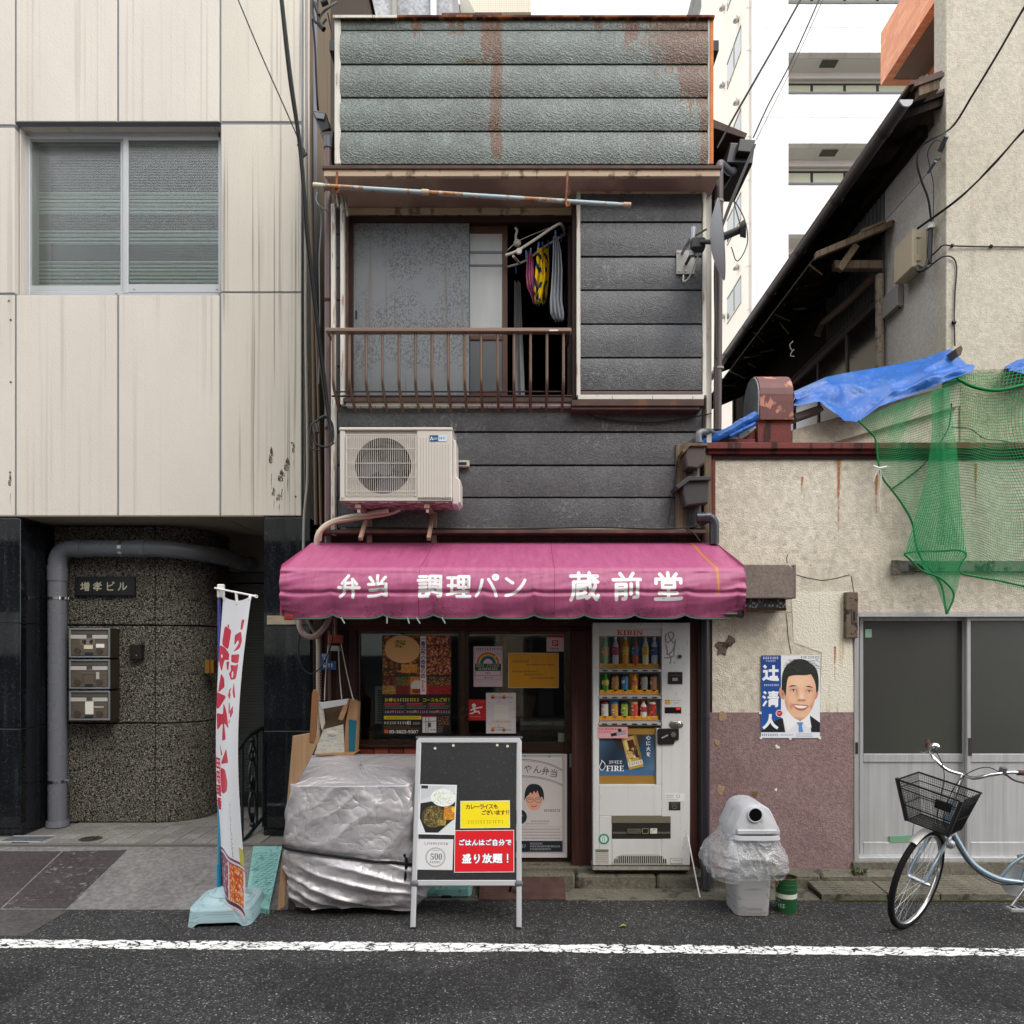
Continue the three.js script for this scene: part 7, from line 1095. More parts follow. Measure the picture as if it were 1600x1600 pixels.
print('red_sticker','square red sticker with a white running figure low on the door glass','sticker',727,759,1093,1125.5,zg,256,260,(g,W,H) => { g.fillStyle = '#c4161c';g.fillRect(0,0,W,H);g.fillStyle = '#ece6e0';g.strokeStyle = '#ece6e0';g.lineCap = 'round';g.beginPath();g.arc(108,76,26,0,7);g.fill();g.lineWidth = 26;g.beginPath();g.moveTo(108,108);g.lineTo(122,150);g.stroke();g.lineWidth = 18;g.beginPath();g.moveTo(112,112);g.lineTo(206,96);g.moveTo(100,116);g.lineTo(70,134);g.moveTo(122,152);g.lineTo(168,150);g.lineTo(176,172);g.moveTo(118,152);g.lineTo(90,172);g.lineTo(62,176);g.stroke();smallprint(g,60,208,136,12,'#e8c8c4');smallprint(g,180,24,60,8,'#e8c8c4');});
print('white_notice','white paper notice with a red smile-topped heading beside the red sticker','notice',759.5,806,1082.5,1146,zg + 0.002,372,508,(g,W,H) => { g.fillStyle = '#d9d0d0';g.fillRect(0,0,W,H);const sm = (x,y,r) => { g.fillStyle = '#d8962c';g.beginPath();g.arc(x,y,r,0,7);g.fill();g.fillStyle = '#a8281e';g.beginPath();g.arc(x,y,r,0.1,3.04);g.fill();};sm(84,52,24);sm(226,52,24);smallprint(g,104,50,110,22,'#a8281e');smallprint(g,262,50,70,20,'#4a2a20');smallprint(g,66,350,240,22,'#c08a50');smallprint(g,70,426,150,14,'#4a3028');sm(84,458,24);sm(222,462,22);smallprint(g,118,452,190,16,'#4a3028');for (const [x,y] of [[156,10],[290,14],[150,108],[294,112],[146,404],[286,406],[30,120],[36,388],[340,200],[336,300]]) { g.fillStyle = '#c8642c';g.fillRect(x,y,20,7);} g.fillStyle = '#e4dcd6';g.fillRect(98,150,180,180);});
print('lunch_poster','pale grey lunch poster with a drawn smiling face in glasses on the lower sliding door','poster',800,886,1178,1340,-0.05,516,972,(g,W,H) => {
g.fillStyle = '#c9c3c2';g.fillRect(0,0,W,H);g.strokeStyle = '#4a4a52';g.lineWidth = 4;g.strokeRect(14,14,W - 44,H - 60);g.lineWidth = 3;g.strokeRect(26,26,W - 68,H - 84);
g.strokeStyle = '#3a3c46';for (const [o,w] of [[0,5],[12,3]]) { g.lineWidth = w;g.beginPath();g.moveTo(40,52 + o);g.quadraticCurveTo(300,46 + o,470,150 + o);g.stroke();g.beginPath();g.moveTo(40,206 + o);g.quadraticCurveTo(300,200 + o,470,290 + o);g.stroke();}
g.strokeStyle = '#1a1a1c';[['や',110,100,-0.0],['ん',198,104,0.05],['弁',280,116,0.12],['当',360,132,0.2]].forEach(([c,x,y,r]) => { g.save();g.translate(x,y);g.rotate(r);glyph(g,c,0,0,80,6);g.restore();});
g.fillStyle = '#d9a48a';g.beginPath();g.ellipse(206,430,76,100,0,0,7);g.fill();g.fillStyle = '#22242a';g.beginPath();g.moveTo(118,440);g.bezierCurveTo(110,280,180,280,206,282);g.bezierCurveTo(300,280,304,380,298,440);g.lineTo(280,400);g.lineTo(262,410);g.lineTo(238,340);g.lineTo(224,372);g.lineTo(206,344);g.lineTo(190,380);g.lineTo(176,356);g.lineTo(150,390);g.lineTo(136,400);g.fill();g.strokeStyle = '#4a3a30';g.lineWidth = 4;for (const x of [168,246]) { g.beginPath();g.ellipse(x,432,32,22,0,0,7);g.stroke();g.beginPath();g.moveTo(x - 16,432);g.quadraticCurveTo(x,420,x + 16,432);g.stroke();} g.strokeStyle = '#a8323a';g.lineWidth = 7;g.beginPath();g.moveTo(180,484);g.quadraticCurveTo(206,508,232,480);g.stroke();
smallprint(g,300,520,150,22,'#3a3a40');g.fillStyle = '#1c2a34';g.beginPath();g.arc(70,590,70,0,7);g.fill();smallprint(g,30,570,80,14,'#c9c3c2');smallprint(g,180,624,160,14,'#4a4a50');smallprint(g,130,650,210,10,'#4a4a50');g.strokeStyle = '#5a5a60';g.lineWidth = 2;g.beginPath();g.moveTo(40,680);g.lineTo(470,680);g.stroke();for (let i = 0;i < 4;i++) smallprint(g,50,700 + i * 28,400,12,'#4a4a50');g.fillStyle = '#17242e';g.fillRect(26,814,446,104);g.fillStyle = '#d0ccc8';g.font = '40px serif';g.fillText('657',64,880);for (let i = 0;i < 3;i++) smallprint(g,170,832 + i * 26,[110,280,190][i],16,'#c9c3c2');
g.fillStyle = '#2f7fb0';g.fillRect(340,18,20,14);g.fillRect(112,18,16,12);
});
// blue address plates
print('address_plate','blue house number plate reading 6-11 on the wall left of the shop window','address plate',501,525,1033,1046.5,-0.012,192,108,(g,W,H) => { g.fillStyle = '#1f4a78';g.fillRect(0,0,W,H);g.fillStyle = '#e4e8ec';g.font = '64px sans-serif';g.fillText('6-11',30,76);},{ t: 0.004 });
print('address_plate','smaller blue street plate just above the house number plate','address plate',502.5,514,1021,1032,-0.014,96,92,(g,W,H) => { g.fillStyle = '#2a5a8c';g.fillRect(0,0,W,H);smallprint(g,10,14,70,26,'#c8d4e0');smallprint(g,30,50,40,26,'#c8d4e0');},{ t: 0.004 });
// portrait poster on the plaster wall
print('portrait_poster','poster of a smiling man in a dark suit and blue tie on the plaster wall','poster',1189,1281,1024,1153,0.0085,736,1032,(g,W,H) => {
g.fillStyle = '#e2e4e8';g.fillRect(0,0,W,H);const bg = g.createLinearGradient(0,0,0,H);bg.addColorStop(0,'#1b3f86');bg.addColorStop(1,'#1d57a6');g.fillStyle = bg;g.fillRect(0,0,250,960);
// suit, shirt, tie
g.fillStyle = '#141c1c';g.beginPath();g.moveTo(0,950);g.quadraticCurveTo(120,830,270,780);g.lineTo(310,960);g.lineTo(0,960);g.fill();g.beginPath();g.moveTo(610,750);g.quadraticCurveTo(680,800,736,840);g.lineTo(736,960);g.lineTo(620,960);g.fill();
g.fillStyle = '#dfe2e6';g.beginPath();g.moveTo(270,770);g.lineTo(350,690);g.lineTo(610,740);g.lineTo(626,960);g.lineTo(304,960);g.fill();
g.fillStyle = '#cf9a78';g.beginPath();g.moveTo(370,640);g.lineTo(330,710);g.lineTo(490,826);g.lineTo(590,720);g.lineTo(570,620);g.fill();g.fillStyle = '#eceef0';g.beginPath();g.moveTo(330,690);g.lineTo(480,826);g.lineTo(340,940);g.lineTo(270,780);g.fill();g.beginPath();g.moveTo(604,730);g.lineTo(500,826);g.lineTo(590,900);g.lineTo(630,900);g.fill();
g.fillStyle = '#5b8cc8';g.beginPath();g.moveTo(440,836);g.lineTo(530,836);g.lineTo(510,880);g.lineTo(530,960);g.lineTo(470,960);g.lineTo(470,880);g.fill();
// head, in soft layers like a photograph
const soft = (x,y,rx,ry,col,al) => { g.save();g.translate(x,y);g.scale(rx,ry);const q = g.createRadialGradient(0,0,0,0,0,1);q.addColorStop(0,col + al + ')');q.addColorStop(1,col + '0)');g.fillStyle = q;g.beginPath();g.arc(0,0,1,0,7);g.fill();g.restore();};
g.fillStyle = '#d29a74';g.beginPath();g.ellipse(264,474,34,80,-0.2,0,7);g.fill();g.fillStyle = '#c98870';g.beginPath();g.ellipse(690,484,22,70,0.2,0,7);g.fill();soft(270,480,18,44,'rgba(150,80,56,',0.8);
g.save();g.beginPath();g.moveTo(292,300);g.bezierCurveTo(276,520,300,640,334,694);g.bezierCurveTo(394,782,460,822,510,808);g.bezierCurveTo(600,766,664,640,684,500);g.bezierCurveTo(694,380,682,300,650,240);g.lineTo(330,240);g.closePath();g.fillStyle = '#e4b492';g.fill();g.clip();
soft(470,330,230,150,'rgba(244,206,176,',0.9);soft(390,545,110,95,'rgba(240,190,160,',0.9);soft(590,555,90,85,'rgba(236,186,156,',0.8);soft(508,520,44,110,'rgba(250,220,194,',0.9);soft(490,760,110,46,'rgba(238,196,168,',0.7);soft(300,620,60,180,'rgba(170,112,84,',0.5);soft(686,600,60,200,'rgba(164,106,80,',0.5);soft(402,420,90,44,'rgba(178,122,98,',0.5);soft(602,428,86,44,'rgba(178,122,98,',0.5);soft(450,470,24,90,'rgba(170,110,82,',0.45);soft(506,562,70,24,'rgba(150,86,64,',0.7);soft(470,812,170,60,'rgba(160,104,80,',0.5);soft(376,636,34,60,'rgba(160,98,74,',0.5);soft(632,640,30,60,'rgba(160,98,74,',0.5);g.restore();
g.fillStyle = '#20241f';g.beginPath();g.moveTo(262,440);g.bezierCurveTo(240,200,300,120,390,76);g.bezierCurveTo(440,30,560,36,606,92);g.bezierCurveTo(700,140,734,230,716,440);g.lineTo(688,470);g.bezierCurveTo(690,360,664,290,620,236);g.bezierCurveTo(520,268,440,226,346,268);g.bezierCurveTo(312,330,322,420,306,520);g.lineTo(282,440);g.fill();for (let i = 0;i < 260;i++) { g.strokeStyle = ['rgba(84,90,78,0.4)','rgba(8,10,8,0.6)','rgba(50,54,46,0.6)'][i % 3];g.lineWidth = rr(2,5);const x = rr(276,690),y = rr(60,236);g.beginPath();g.moveTo(x,y);g.quadraticCurveTo(x + 18,y - 22,x + rr(24,64),y + rr(-14,26));g.stroke();}
g.fillStyle = '#2a241e';for (const s of [[346,398,384,360,452,388,392,372],[556,392,600,372,656,408,604,382]]) { g.beginPath();g.moveTo(s[0],s[1]);g.quadraticCurveTo(s[2],s[3] - 8,s[4],s[5]);g.quadraticCurveTo(s[6],s[7] + 12,s[0],s[1]);g.fill();}
for (const [x,y] of [[404,438],[600,448]]) { g.fillStyle = '#e9e0d8';g.beginPath();g.moveTo(x - 40,y + 3);g.quadraticCurveTo(x,y - 24,x + 40,y + 2);g.quadraticCurveTo(x,y + 18,x - 40,y + 3);g.fill();g.fillStyle = '#1c1613';g.beginPath();g.arc(x + 2,y - 3,13,0,7);g.fill();g.fillStyle = '#e8e8e8';g.beginPath();g.arc(x + 6,y - 7,3.5,0,7);g.fill();g.strokeStyle = '#2e221b';g.lineWidth = 6;g.beginPath();g.moveTo(x - 42,y + 4);g.quadraticCurveTo(x,y - 26,x + 42,y + 2);g.stroke();g.strokeStyle = 'rgba(130,80,60,0.6)';g.lineWidth = 3;g.beginPath();g.moveTo(x - 34,y + 12);g.quadraticCurveTo(x,y + 26,x + 34,y + 10);g.stroke();}
g.fillStyle = '#7a4234';g.beginPath();g.ellipse(476,558,12,6,0.2,0,7);g.ellipse(536,562,11,6,-0.2,0,7);g.fill();
g.fillStyle = '#b4685a';g.beginPath();g.moveTo(388,614);g.quadraticCurveTo(440,606,498,618);g.quadraticCurveTo(550,612,600,630);g.quadraticCurveTo(560,694,494,692);g.quadraticCurveTo(426,684,388,614);g.fill();g.fillStyle = '#f4f2ee';g.beginPath();g.moveTo(406,624);g.quadraticCurveTo(500,626,582,636);g.quadraticCurveTo(548,664,494,662);g.quadraticCurveTo(440,656,406,624);g.fill();g.strokeStyle = 'rgba(160,150,146,0.5)';g.lineWidth = 2;for (let x = 430;x < 570;x += 20) { g.beginPath();g.moveTo(x,628);g.lineTo(x + 1,656);g.stroke();}
// lettering
g.strokeStyle = '#eef0f2';glyphs(g,'辻',14,110,214,0,34,true,{ cap: 'butt' });glyphs(g,'清',14,436,214,0,27,true,{ cap: 'butt' });glyphs(g,'人',14,720,206,0,36,true,{ cap: 'butt' });smallprint(g,28,18,190,32,'#e4e8f0');smallprint(g,64,60,120,22,'#d0d8e8');smallprint(g,40,360,170,24,'#e4e8f0');smallprint(g,500,12,220,30,'#24523a');
g.fillStyle = '#e8d8d8';g.beginPath();g.arc(230,724,46,0,7);g.fill();g.fillStyle = '#b0202c';g.beginPath();g.arc(230,724,36,0,7);g.fill();smallprint(g,208,712,40,22,'#f0e0e0');
g.fillStyle = '#dfe2e8';g.fillRect(0,960,W,72);smallprint(g,14,980,200,28,'#1d4f9a');smallprint(g,240,988,160,12,'#4a5a7a');for (let i = 0;i < 3;i++) smallprint(g,440,974 + i * 17,200,10,'#5a6a9a');
},{ rough: 0.35 });
const tabs = thing('poster_tape','small white tape tabs along the lower edge of the portrait poster','tape');for (const [x,y] of [[1189,1153],[1235,1154],[1281,1153],[1188,1114]]) part(tabs,'tape_tab',pb(x - 2,x + 2,y - 2,y + 2,0.008,0.0105,0.001),M.white);
}
// ---------- sandwich board ----------
{
const th = 0.235,zb = 0.905,xc = X(724,zb),c = Math.cos(th),s = Math.sin(th);
const A = (px,py) => { const k = (HY - py) / F,v = (EYE + k * (D - zb)) / (c - k * s),z = zb - v * s;return [X(px,z) - xc,v];};
const t = thing('sandwich_board','black pavement board in a silver frame standing before the shop door','sign board');t.position.set(xc,0,zb);t.rotation.x = -th;t.userData_done = true;
const al = M.aluminium,tl = A(651,1153),tr = A(815,1157),bl = A(641,1384),br = A(809,1386),hw = (tr[0] - tl[0]) / 2,vT = tl[1],vB = bl[1];
const xa = -hw + (tl[0] + tr[0]) / 2,xb = hw + (tl[0] + tr[0]) / 2,w = 0.036;
part(t,'board_panel',bx(xa + w,xb - w,vB + 0.02,vT - 0.02,-0.004,0.004,0),mt(0xffffff,{ roughness: 0.55,map: tex(256,0.9,(u,v) => { const f = fb(u,v,5,5,5,711),d = ss(0.72,0.8,fb(u,v,90,90,2,713)) * 0.5;const k = 26 + 10 * f + 50 * d;return [k * 0.92,k * 0.98,k * 1.06];}) }));
part(t,'frame_rail',bx(xa + 0.01,xb - 0.01,vT - w,vT,-0.012,0.014,0.008),al);part(t,'frame_rail',bx(xa + w,xb - w,vB,vB + w,-0.012,0.014,0.004),al);part(t,'frame_rail',bx(xa,xa + w * 0.92,0,vT - 0.012,-0.0125,0.0145,0.006),al);part(t,'frame_rail',bx(xb - w * 0.92,xb,0,vT - 0.012,-0.0125,0.0145,0.006),al);
part(t,'rail_cap',bx(xa - 0.006,xb + 0.006,vT - 0.006,vT + 0.012,-0.016,0.004,0.005),mt(0x6a6c70,{ roughness: 0.4,metalness: 0.5 }));
for (const x of [xa + 0.02,xb - 0.02]) { part(t,'corner_cap',mv(new THREE.SphereGeometry(0.024,12,8).scale(1.3,1,0.8),x,vB + 0.015,0.004),mt(0x5c5e63,{ roughness: 0.5 }));part(t,'foot',bx(x - 0.017,x + 0.017,-0.004,0.012,-0.014,0.016,0.002),M.black);}
for (const x of [xa + 0.02,xb - 0.02]) part(t,'rear_leg',mv(bx(-0.015,0.015,-1.17,0,-0.012,0.012,0.003).rotateX(0.47),x,vT - 0.02,-0.03),al);
part(t,'stay_arm',rod(V(xb - 0.05,vB + 0.1,-0.02),V(xb - 0.08,vB - 0.06,-0.33),0.01,8),M.black);
for (const [px,py] of [[680,1169.5],[708.5,1165],[777,1164.5],[793,1166]]) { const [x,v] = A(px,py);part(t,'magnet',mv(new THREE.CylinderGeometry(0.009,0.009,0.008,12).rotateX(Math.PI / 2),x,v,0.007),mt(0xcfc8b4,{ roughness: 0.4 }));}
const put = (name,lab,cat,pts,w,h,draw,lift) => { // pts: top-left, bottom-right
const [x0,v1] = A(pts[0],pts[1]),[x1,v0] = A(pts[2],pts[3]);const Q = atlas(w,h,draw),m = single(name,lab,cat,mv(toAtlas(card(x1 - x0,v1 - v0,0.002),Q),0,(v1 - v0) / 2,0),Q.mat);
m.userData_done = true;m.position.set(xc + (x0 + x1) / 2,v0 * c + lift * s,zb - v0 * s + lift * c);m.rotation.x = -th;if (pts[4]) m.rotation.z = pts[4];return m;
};
put('lunch_photo','photo sheet of a lunch box with rice and a browned patty on the pavement board','photo',[655.5,1226,711,1304,-0.02],444,624,(g,W,H) => {
g.fillStyle = '#d9dde0';g.fillRect(0,0,W,H);g.fillStyle = '#c8cdd0';g.fillRect(14,14,W - 28,H - 30);g.save();g.beginPath();g.rect(14,14,W - 28,H - 30);g.clip();
g.fillStyle = '#14181a';g.beginPath();g.moveTo(14,240);g.lineTo(430,160);g.lineTo(430,420);g.lineTo(240,600);g.lineTo(90,600);g.lineTo(14,420);g.fill();g.fillStyle = '#b9c0c4';g.beginPath();g.moveTo(14,20);g.lineTo(300,14);g.lineTo(120,150);g.lineTo(14,210);g.fill();g.fillStyle = '#20262a';g.fillRect(14,14,80,40);
g.fillStyle = '#dfe4e2';g.beginPath();g.ellipse(285,165,150,110,0.1,0,7);g.fill();for (let i = 0;i < 180;i++) { g.fillStyle = ['#f0f4f2','#b9c4bc','#c8cc8a','#9aa25a'][i % 4];g.beginPath();g.ellipse(285 + rr(-120,120),160 + rr(-80,80),rr(2,9),rr(2,6),rr(0,3),0,7);g.fill();}
g.fillStyle = '#4a3a1c';g.beginPath();g.ellipse(180,400,142,140,0,0,7);g.fill();for (let i = 0;i < 420;i++) { const a = rnd() * 6.28,r = Math.sqrt(rnd()) * 132;g.fillStyle = ['#6a5a2a','#8a7a3c','#3a3a24','#a8924e','#566040','#2c2416'][i % 6];g.beginPath();g.ellipse(180 + r * Math.cos(a),400 + r * Math.sin(a),rr(3,12),rr(2,7),rr(0,3),0,7);g.fill();}
food(g,300,270,130,170,['#a8681c','#d8922c','#c0741e','#e6b04a'],50);g.fillStyle = '#d8c020';g.fillRect(396,280,40,60);food(g,230,440,100,70,['#7a6a24','#c8a83c','#e2d8a0'],20);g.fillStyle = '#cfd4d6';g.beginPath();g.moveTo(430,430);g.lineTo(430,600);g.lineTo(270,600);g.fill();g.beginPath();g.moveTo(14,430);g.lineTo(90,600);g.lineTo(14,600);g.fill();g.restore();
},0.006);
put('curry_notice','small yellow notice about curry rice taped to the pavement board','notice',[720,1251,797,1294,0.012],616,344,(g,W,H) => { g.fillStyle = '#d8d4b0';g.fillRect(0,0,W,H);g.fillStyle = '#ead60a';g.fillRect(10,16,W - 20,H - 30);g.strokeStyle = '#5c1414';glyphs(g,'カレーライスも',66,46,60,57,9);glyphs(g,'ございます',258,122,60,60,9);glyph(g,'!',544,122,56,9);glyph(g,'!',566,122,56,9);smallprint(g,90,246,440,40,'#b0a010');},0.006);
put('refill_notice','large red notice in white characters at the lower right of the pavement board','notice',[711,1297,803.5,1363,0.006],740,528,(g,W,H) => { g.fillStyle = '#e0dcdc';g.fillRect(0,0,W,H);g.fillStyle = '#cf0d1c';g.fillRect(8,8,W - 16,H - 16);const tw = (t,x,y,s,st,lw) => { g.strokeStyle = '#34527e';glyphs(g,t,x,y,s,st,lw + 9);g.strokeStyle = '#f4f6f6';glyphs(g,t,x,y,s,st,lw);};tw('ごはんはご自分で',50,120,74,83,11.5);tw('盛り放題!',98,300,112,126,17);},0.008);
put('price_notice','white sheet with a round 500 emblem at the lower left of the pavement board','notice',[652.5,1311,707,1359,-0.012],436,384,(g,W,H) => { g.fillStyle = '#d2d2d4';g.fillRect(0,0,W,H);g.strokeStyle = '#44484e';g.lineWidth = 5;g.beginPath();g.arc(224,228,118,0,7);g.stroke();g.lineWidth = 3;g.beginPath();g.arc(224,228,108,0,7);g.stroke();g.fillStyle = '#54585e';g.font = 'bold 108px serif';g.textAlign = 'center';g.save();g.translate(234,258);g.scale(0.82,1);g.fillText('500',0,0);g.restore();smallprint(g,158,276,130,26,'#44484e');smallprint(g,190,136,70,14,'#44484e');g.save();g.translate(224,330);g.rotate(0);const dd = 'たったワン';smallprint(g,-110,-286,230,26,'#44484e');g.restore();g.beginPath();g.moveTo(84,42);g.lineTo(100,80);g.moveTo(372,42);g.lineTo(356,80);g.lineWidth = 5;g.stroke();},0.006);
// things on the ground behind the board
const st = thing('kerb_step','turquoise plastic kerb step on the ground behind the pavement board','kerb step');part(st,'step_body',pb(660,736,1386,1404,0.16,0.36,0.02),M.turq);part(st,'step_notch',pb(690,706,1398,1404.5,0.3,0.362,0.01),M.black);
const rs = thing('door_ramp_plate','brown rusty chequered ramp plate at the shop door step','ramp plate');const tread = gry(128,0.06,(u,v) => Math.abs(((v * 2 + 0.25 * Math.abs(((u * 2) % 1) * 2 - 1)) % 1) - 0.5) < 0.16 ? 1 : 0);
part(rs,'ramp_plate',[prism([[-0.385,0.008],[-0.14,0.095],[-0.14,0.08],[-0.385,0.0]].reverse(),X(748,0.38),X(884,0.38),0.001).rotateY(Math.PI / 2)],mt(0xffffff,{ roughness: 0.75,map: tex(256,0.5,(u,v) => mixc([64,46,44],[98,74,68],fb(u,v,6,6,5,721))),bumpMap: tread,bumpScale: 0.005 }));
}
// ---------- covered box by the window ----------
{
const cxp = -1.135,czp = 0.41,hw = 0.405,hd = 0.255,yE = 0.885;
const ridge = (x) => 1 - Math.abs(2 * x - 1);
const perim = (a,k) => { // rounded rectangle outline, a in 0..1 starting at the back left corner, counter-clockwise seen from above: left, front, right, back
const w = hw * k,d = hd * k,L = [2 * d,2 * w,2 * d,2 * w],T = L[0] + L[1] + L[2] + L[3];let s = a * T,i = 0;while (i < 3 && s > L[i]) { s -= L[i];i++;}
const f = s / L[i],p = [[-w,-d + 2 * d * f],[-w + 2 * w * f,d],[w,d - 2 * d * f],[w - 2 * w * f,-d]][i];return p;
};
const ptAt = (a,v) => {
let x,y,z;const top = 0.3;
const n = (fx,fy,s) => vn(fx,fy,9999,9999,s);
if (v < top) { const k = v / top;[x,z] = perim(a,0.02 + 0.98 * k);y = yE + 0.13 * (0.5 - z / (2 * hd)) - 0.012 * k ** 6 + 0.03 * (ridge(n(x * 4 + 40 + z * 2,z * 1.5 + x + 10,801)) - 0.5) * Math.min(1,3 * (1.05 - k)) ;x *= 0.985;}
else {
const q = (v - top) / (1 - top);[x,z] = perim(a,1);
const r = Math.hypot(Math.max(0,Math.abs(x) - hw + 0.07),Math.max(0,Math.abs(z) - hd + 0.07));if (r > 0.07) { const kx = Math.max(0,Math.abs(x) - hw + 0.07) * (0.07 / r),kz = Math.max(0,Math.abs(z) - hd + 0.07) * (0.07 / r);x = Math.sign(x) * (hw - 0.07 + kx);z = Math.sign(z) * (hd - 0.07 + kz);}
y = yE + 0.13 * (0.5 - z / (2 * hd)) * (1 - q) - 0.015 - (yE - 0.06) * q;
const ang = Math.atan2(z / hd,x / hw),s = a * 2.65,low = ss(0.55,0.7,q);
const diag = ridge(n(s * 1.5 + y * 1.7 + 20,y * 0.8 + 5,803)) - 0.55,diag2 = ridge(n(s * 3.2 - y * 2.6 + 60,y * 1.2 + 9,805)) - 0.5,hor = Math.pow(ridge(n(s * 1.1 + 13 + y,y * 9.5 + s * 3.4 + 1.5 * n(s * 4,y * 3,819),807)),2) * (0.35 + 1.1 * n(s * 3.2 + 8,y * 5,821)) - 0.3;
const cr1 = ridge(n(s * 4.6 + y * 3.4 + 31,y * 2.2 + 7,813)) - 0.5,cr2 = ridge(n(s * 8 - y * 6 + 77,y * 5 + 4,815)) - 0.5;
const o = 0.028 * cr1 + 0.016 * cr2 + 0.012 + 0.018 * Math.sin(Math.PI * cl(q * 1.05)) + 0.03 * q + 0.06 * diag * (0.35 + q) + 0.03 * diag2 + 0.034 * hor * low + 0.012 * (ridge(n(s * 2.4 + 40,y * 16 + s * 3,817)) - 0.5) * low - 0.016 * Math.exp(-(((y - 0.405 + 0.05 * (x / hw)) / 0.03) ** 2)) - 0.05 * ss(0.9,1,q);
x += Math.cos(ang) * o;z += Math.sin(ang) * o;if (q > 0.93) y += 0.05 * (n(s * 3,3,811) - 0.4) * ss(0.9,1,q);
}
return V(cxp + x,y,czp + z);
};
const t = thing('covered_box','box under a wrinkled silver tarpaulin tied with black cord beside the sign','covered box');
const foil = mt(0xffffff,{ metalness: 0.4,roughness: 0.4,side: THREE.DoubleSide,map: tex(512,1,(u,v) => { const f = fb(u,v,6,6,5,821),w = ss(0.66,0.8,fb(u,v,60,30,3,823));const k = 0.95 + 0.08 * f - 0.05 * w;return [186 * k,183 * k,187 * k];}),bumpMap: gry(512,1,(u,v) => Math.pow(Math.abs(2 * fb(u,v,6,5,3,827) - 1),0.6) * 0.7 + 0.3 * Math.pow(Math.abs(2 * fb(u,v,17,15,2,829) - 1),0.6)),bumpScale: 0.014 });
foil.map.repeat.set(3,1.5);foil.bumpMap.repeat.set(3,1.5);
part(t,'tarpaulin',sheet(380,170,(u,v) => ptAt(1 - u,v)),foil);
const rope = [];for (let i = 0;i <= 90;i++) { const a = 0.03 + 0.72 * i / 90;let lo = 0.32,hi = 0.99,p;for (let k = 0;k < 24;k++) { const v = (lo + hi) / 2;p = ptAt(a,v);if (p.y < 0.405 - 0.05 * ((p.x - cxp) / hw)) hi = v;else lo = v;} rope.push(p.clone().add(V((p.x - cxp) * 0.02,0,0.014)));}
const rb = mt(0x17191d,{ roughness: 0.7 });part(t,'cord',tube(rope,0.0095,160,8),rb);const e = P(633,1336,0.7);part(t,'cord_tail',tube([e,P(635,1345,0.72),P(634,1362,0.73),P(632,1384,0.73)],0.0095,16,8),rb);part(t,'cord_knot',mv(new THREE.SphereGeometry(0.017,10,8),e.x,e.y,e.z),rb);
part(t,'foot_block',pb(449,462,1402,1424,0.35,0.58,0.01),M.oldconcrete);part(t,'foot_block',pb(615,640,1400,1425,0.3,0.56,0.01),M.oldconcrete);part(t,'box_core',bx(cxp - hw + 0.06,cxp + hw - 0.06,0.08,yE - 0.05,czp - hd + 0.05,czp + hd - 0.06,0.01),M.dark);
// wooden paddle board leaning at its left
const pl = thing('wooden_board','pale plywood board with a narrow handle leaning left of the silver cover','board');
const bz = 0.66;part(pl,'board',pprism([[457,1150],[487,1145],[499,1143],[496,1160],[480,1195],[462,1225],[457,1260],[452,1310],[447,1370],[445,1416],[433,1424],[437,1380],[446,1280]].reverse(),bz - 0.02,bz,0.003).applyMatrix4(new THREE.Matrix4().makeTranslation(0,0,0)),M.plywood);
part(pl,'handle',pprism([[483,1160],[487,1085],[489,1078],[494,1077],[496.5,1083],[494,1150],[490,1162]].reverse(),bz - 0.018,bz + 0.004,0.004),mt(0xffffff,{ roughness: 0.75,map: M.plywood.map,color: 0xc8b09c }));
// torn cardboard box hanging on strings
const cb = thing('hanging_carton','torn cardboard carton hung on strings from the wall above the silver cover','carton'),z = 0.2;
const card0 = mt(0xffffff,{ roughness: 0.85,map: tex(256,0.3,(u,v) => mixc([150,116,84],[172,138,104],fb(u,v,5,8,4,831))) }),pale = mt(0xffffff,{ roughness: 0.7,map: tex(256,0.26,(u,v) => { const f = fb(u,v,6,6,4,833),b = ss(0.56,0.66,fb(u,v,9,30,3,835));return mixc(mixc([176,172,156],[196,190,174],f),[130,152,176],b * 0.6);}) });
part(cb,'front_flap',pprism([[491,1178],[505,1140],[536,1132],[538,1176]].reverse(),z,z + 0.012,0.002),pale,'crumpled pale front flap');part(cb,'top_flap',pprism([[498,1098],[544,1092],[541,1101],[503,1108]].reverse(),z - 0.02,z + 0.02,0.002),mt(0xb9bcc0,{ roughness: 0.6 }));part(cb,'side_panel',pprism([[536,1178],[540,1128],[547,1092],[559,1098],[556,1176]].reverse(),z - 0.1,z - 0.005,0.003),card0);part(cb,'torn_edge',pprism([[498,1099],[504,1108],[507,1130],[503,1142],[499,1124]].reverse(),z - 0.02,z + 0.012,0.002),pale);part(cb,'torn_strip',pprism([[528,1124],[540,1094],[546,1092],[541,1112],[535,1126]].reverse(),z + 0.004,z + 0.016,0.002),card0);part(cb,'carton_back',pprism([[504,1172],[506,1106],[540,1102],[538,1172]].reverse(),z - 0.14,z - 0.12,0.002),mt(0x6d5a48,{ roughness: 0.9 }));part(cb,'bottom_flap',pprism([[491,1178],[558,1175],[550,1181],[534,1180],[531,1188],[522,1180],[500,1181]].reverse(),z - 0.1,z + 0.02,0.002),card0);part(cb,'printed_band',pprism([[545,1124],[557.5,1126],[554.5,1175],[545,1174]].reverse(),z - 0.0045,z - 0.001,0),mt(0x1f5f70,{ roughness: 0.6 }));part(cb,'crumpled_paper',[mv(new THREE.IcosahedronGeometry(0.045,2).scale(1,0.6,0.5),X(520,z),Y(1146,z),z)],pale);
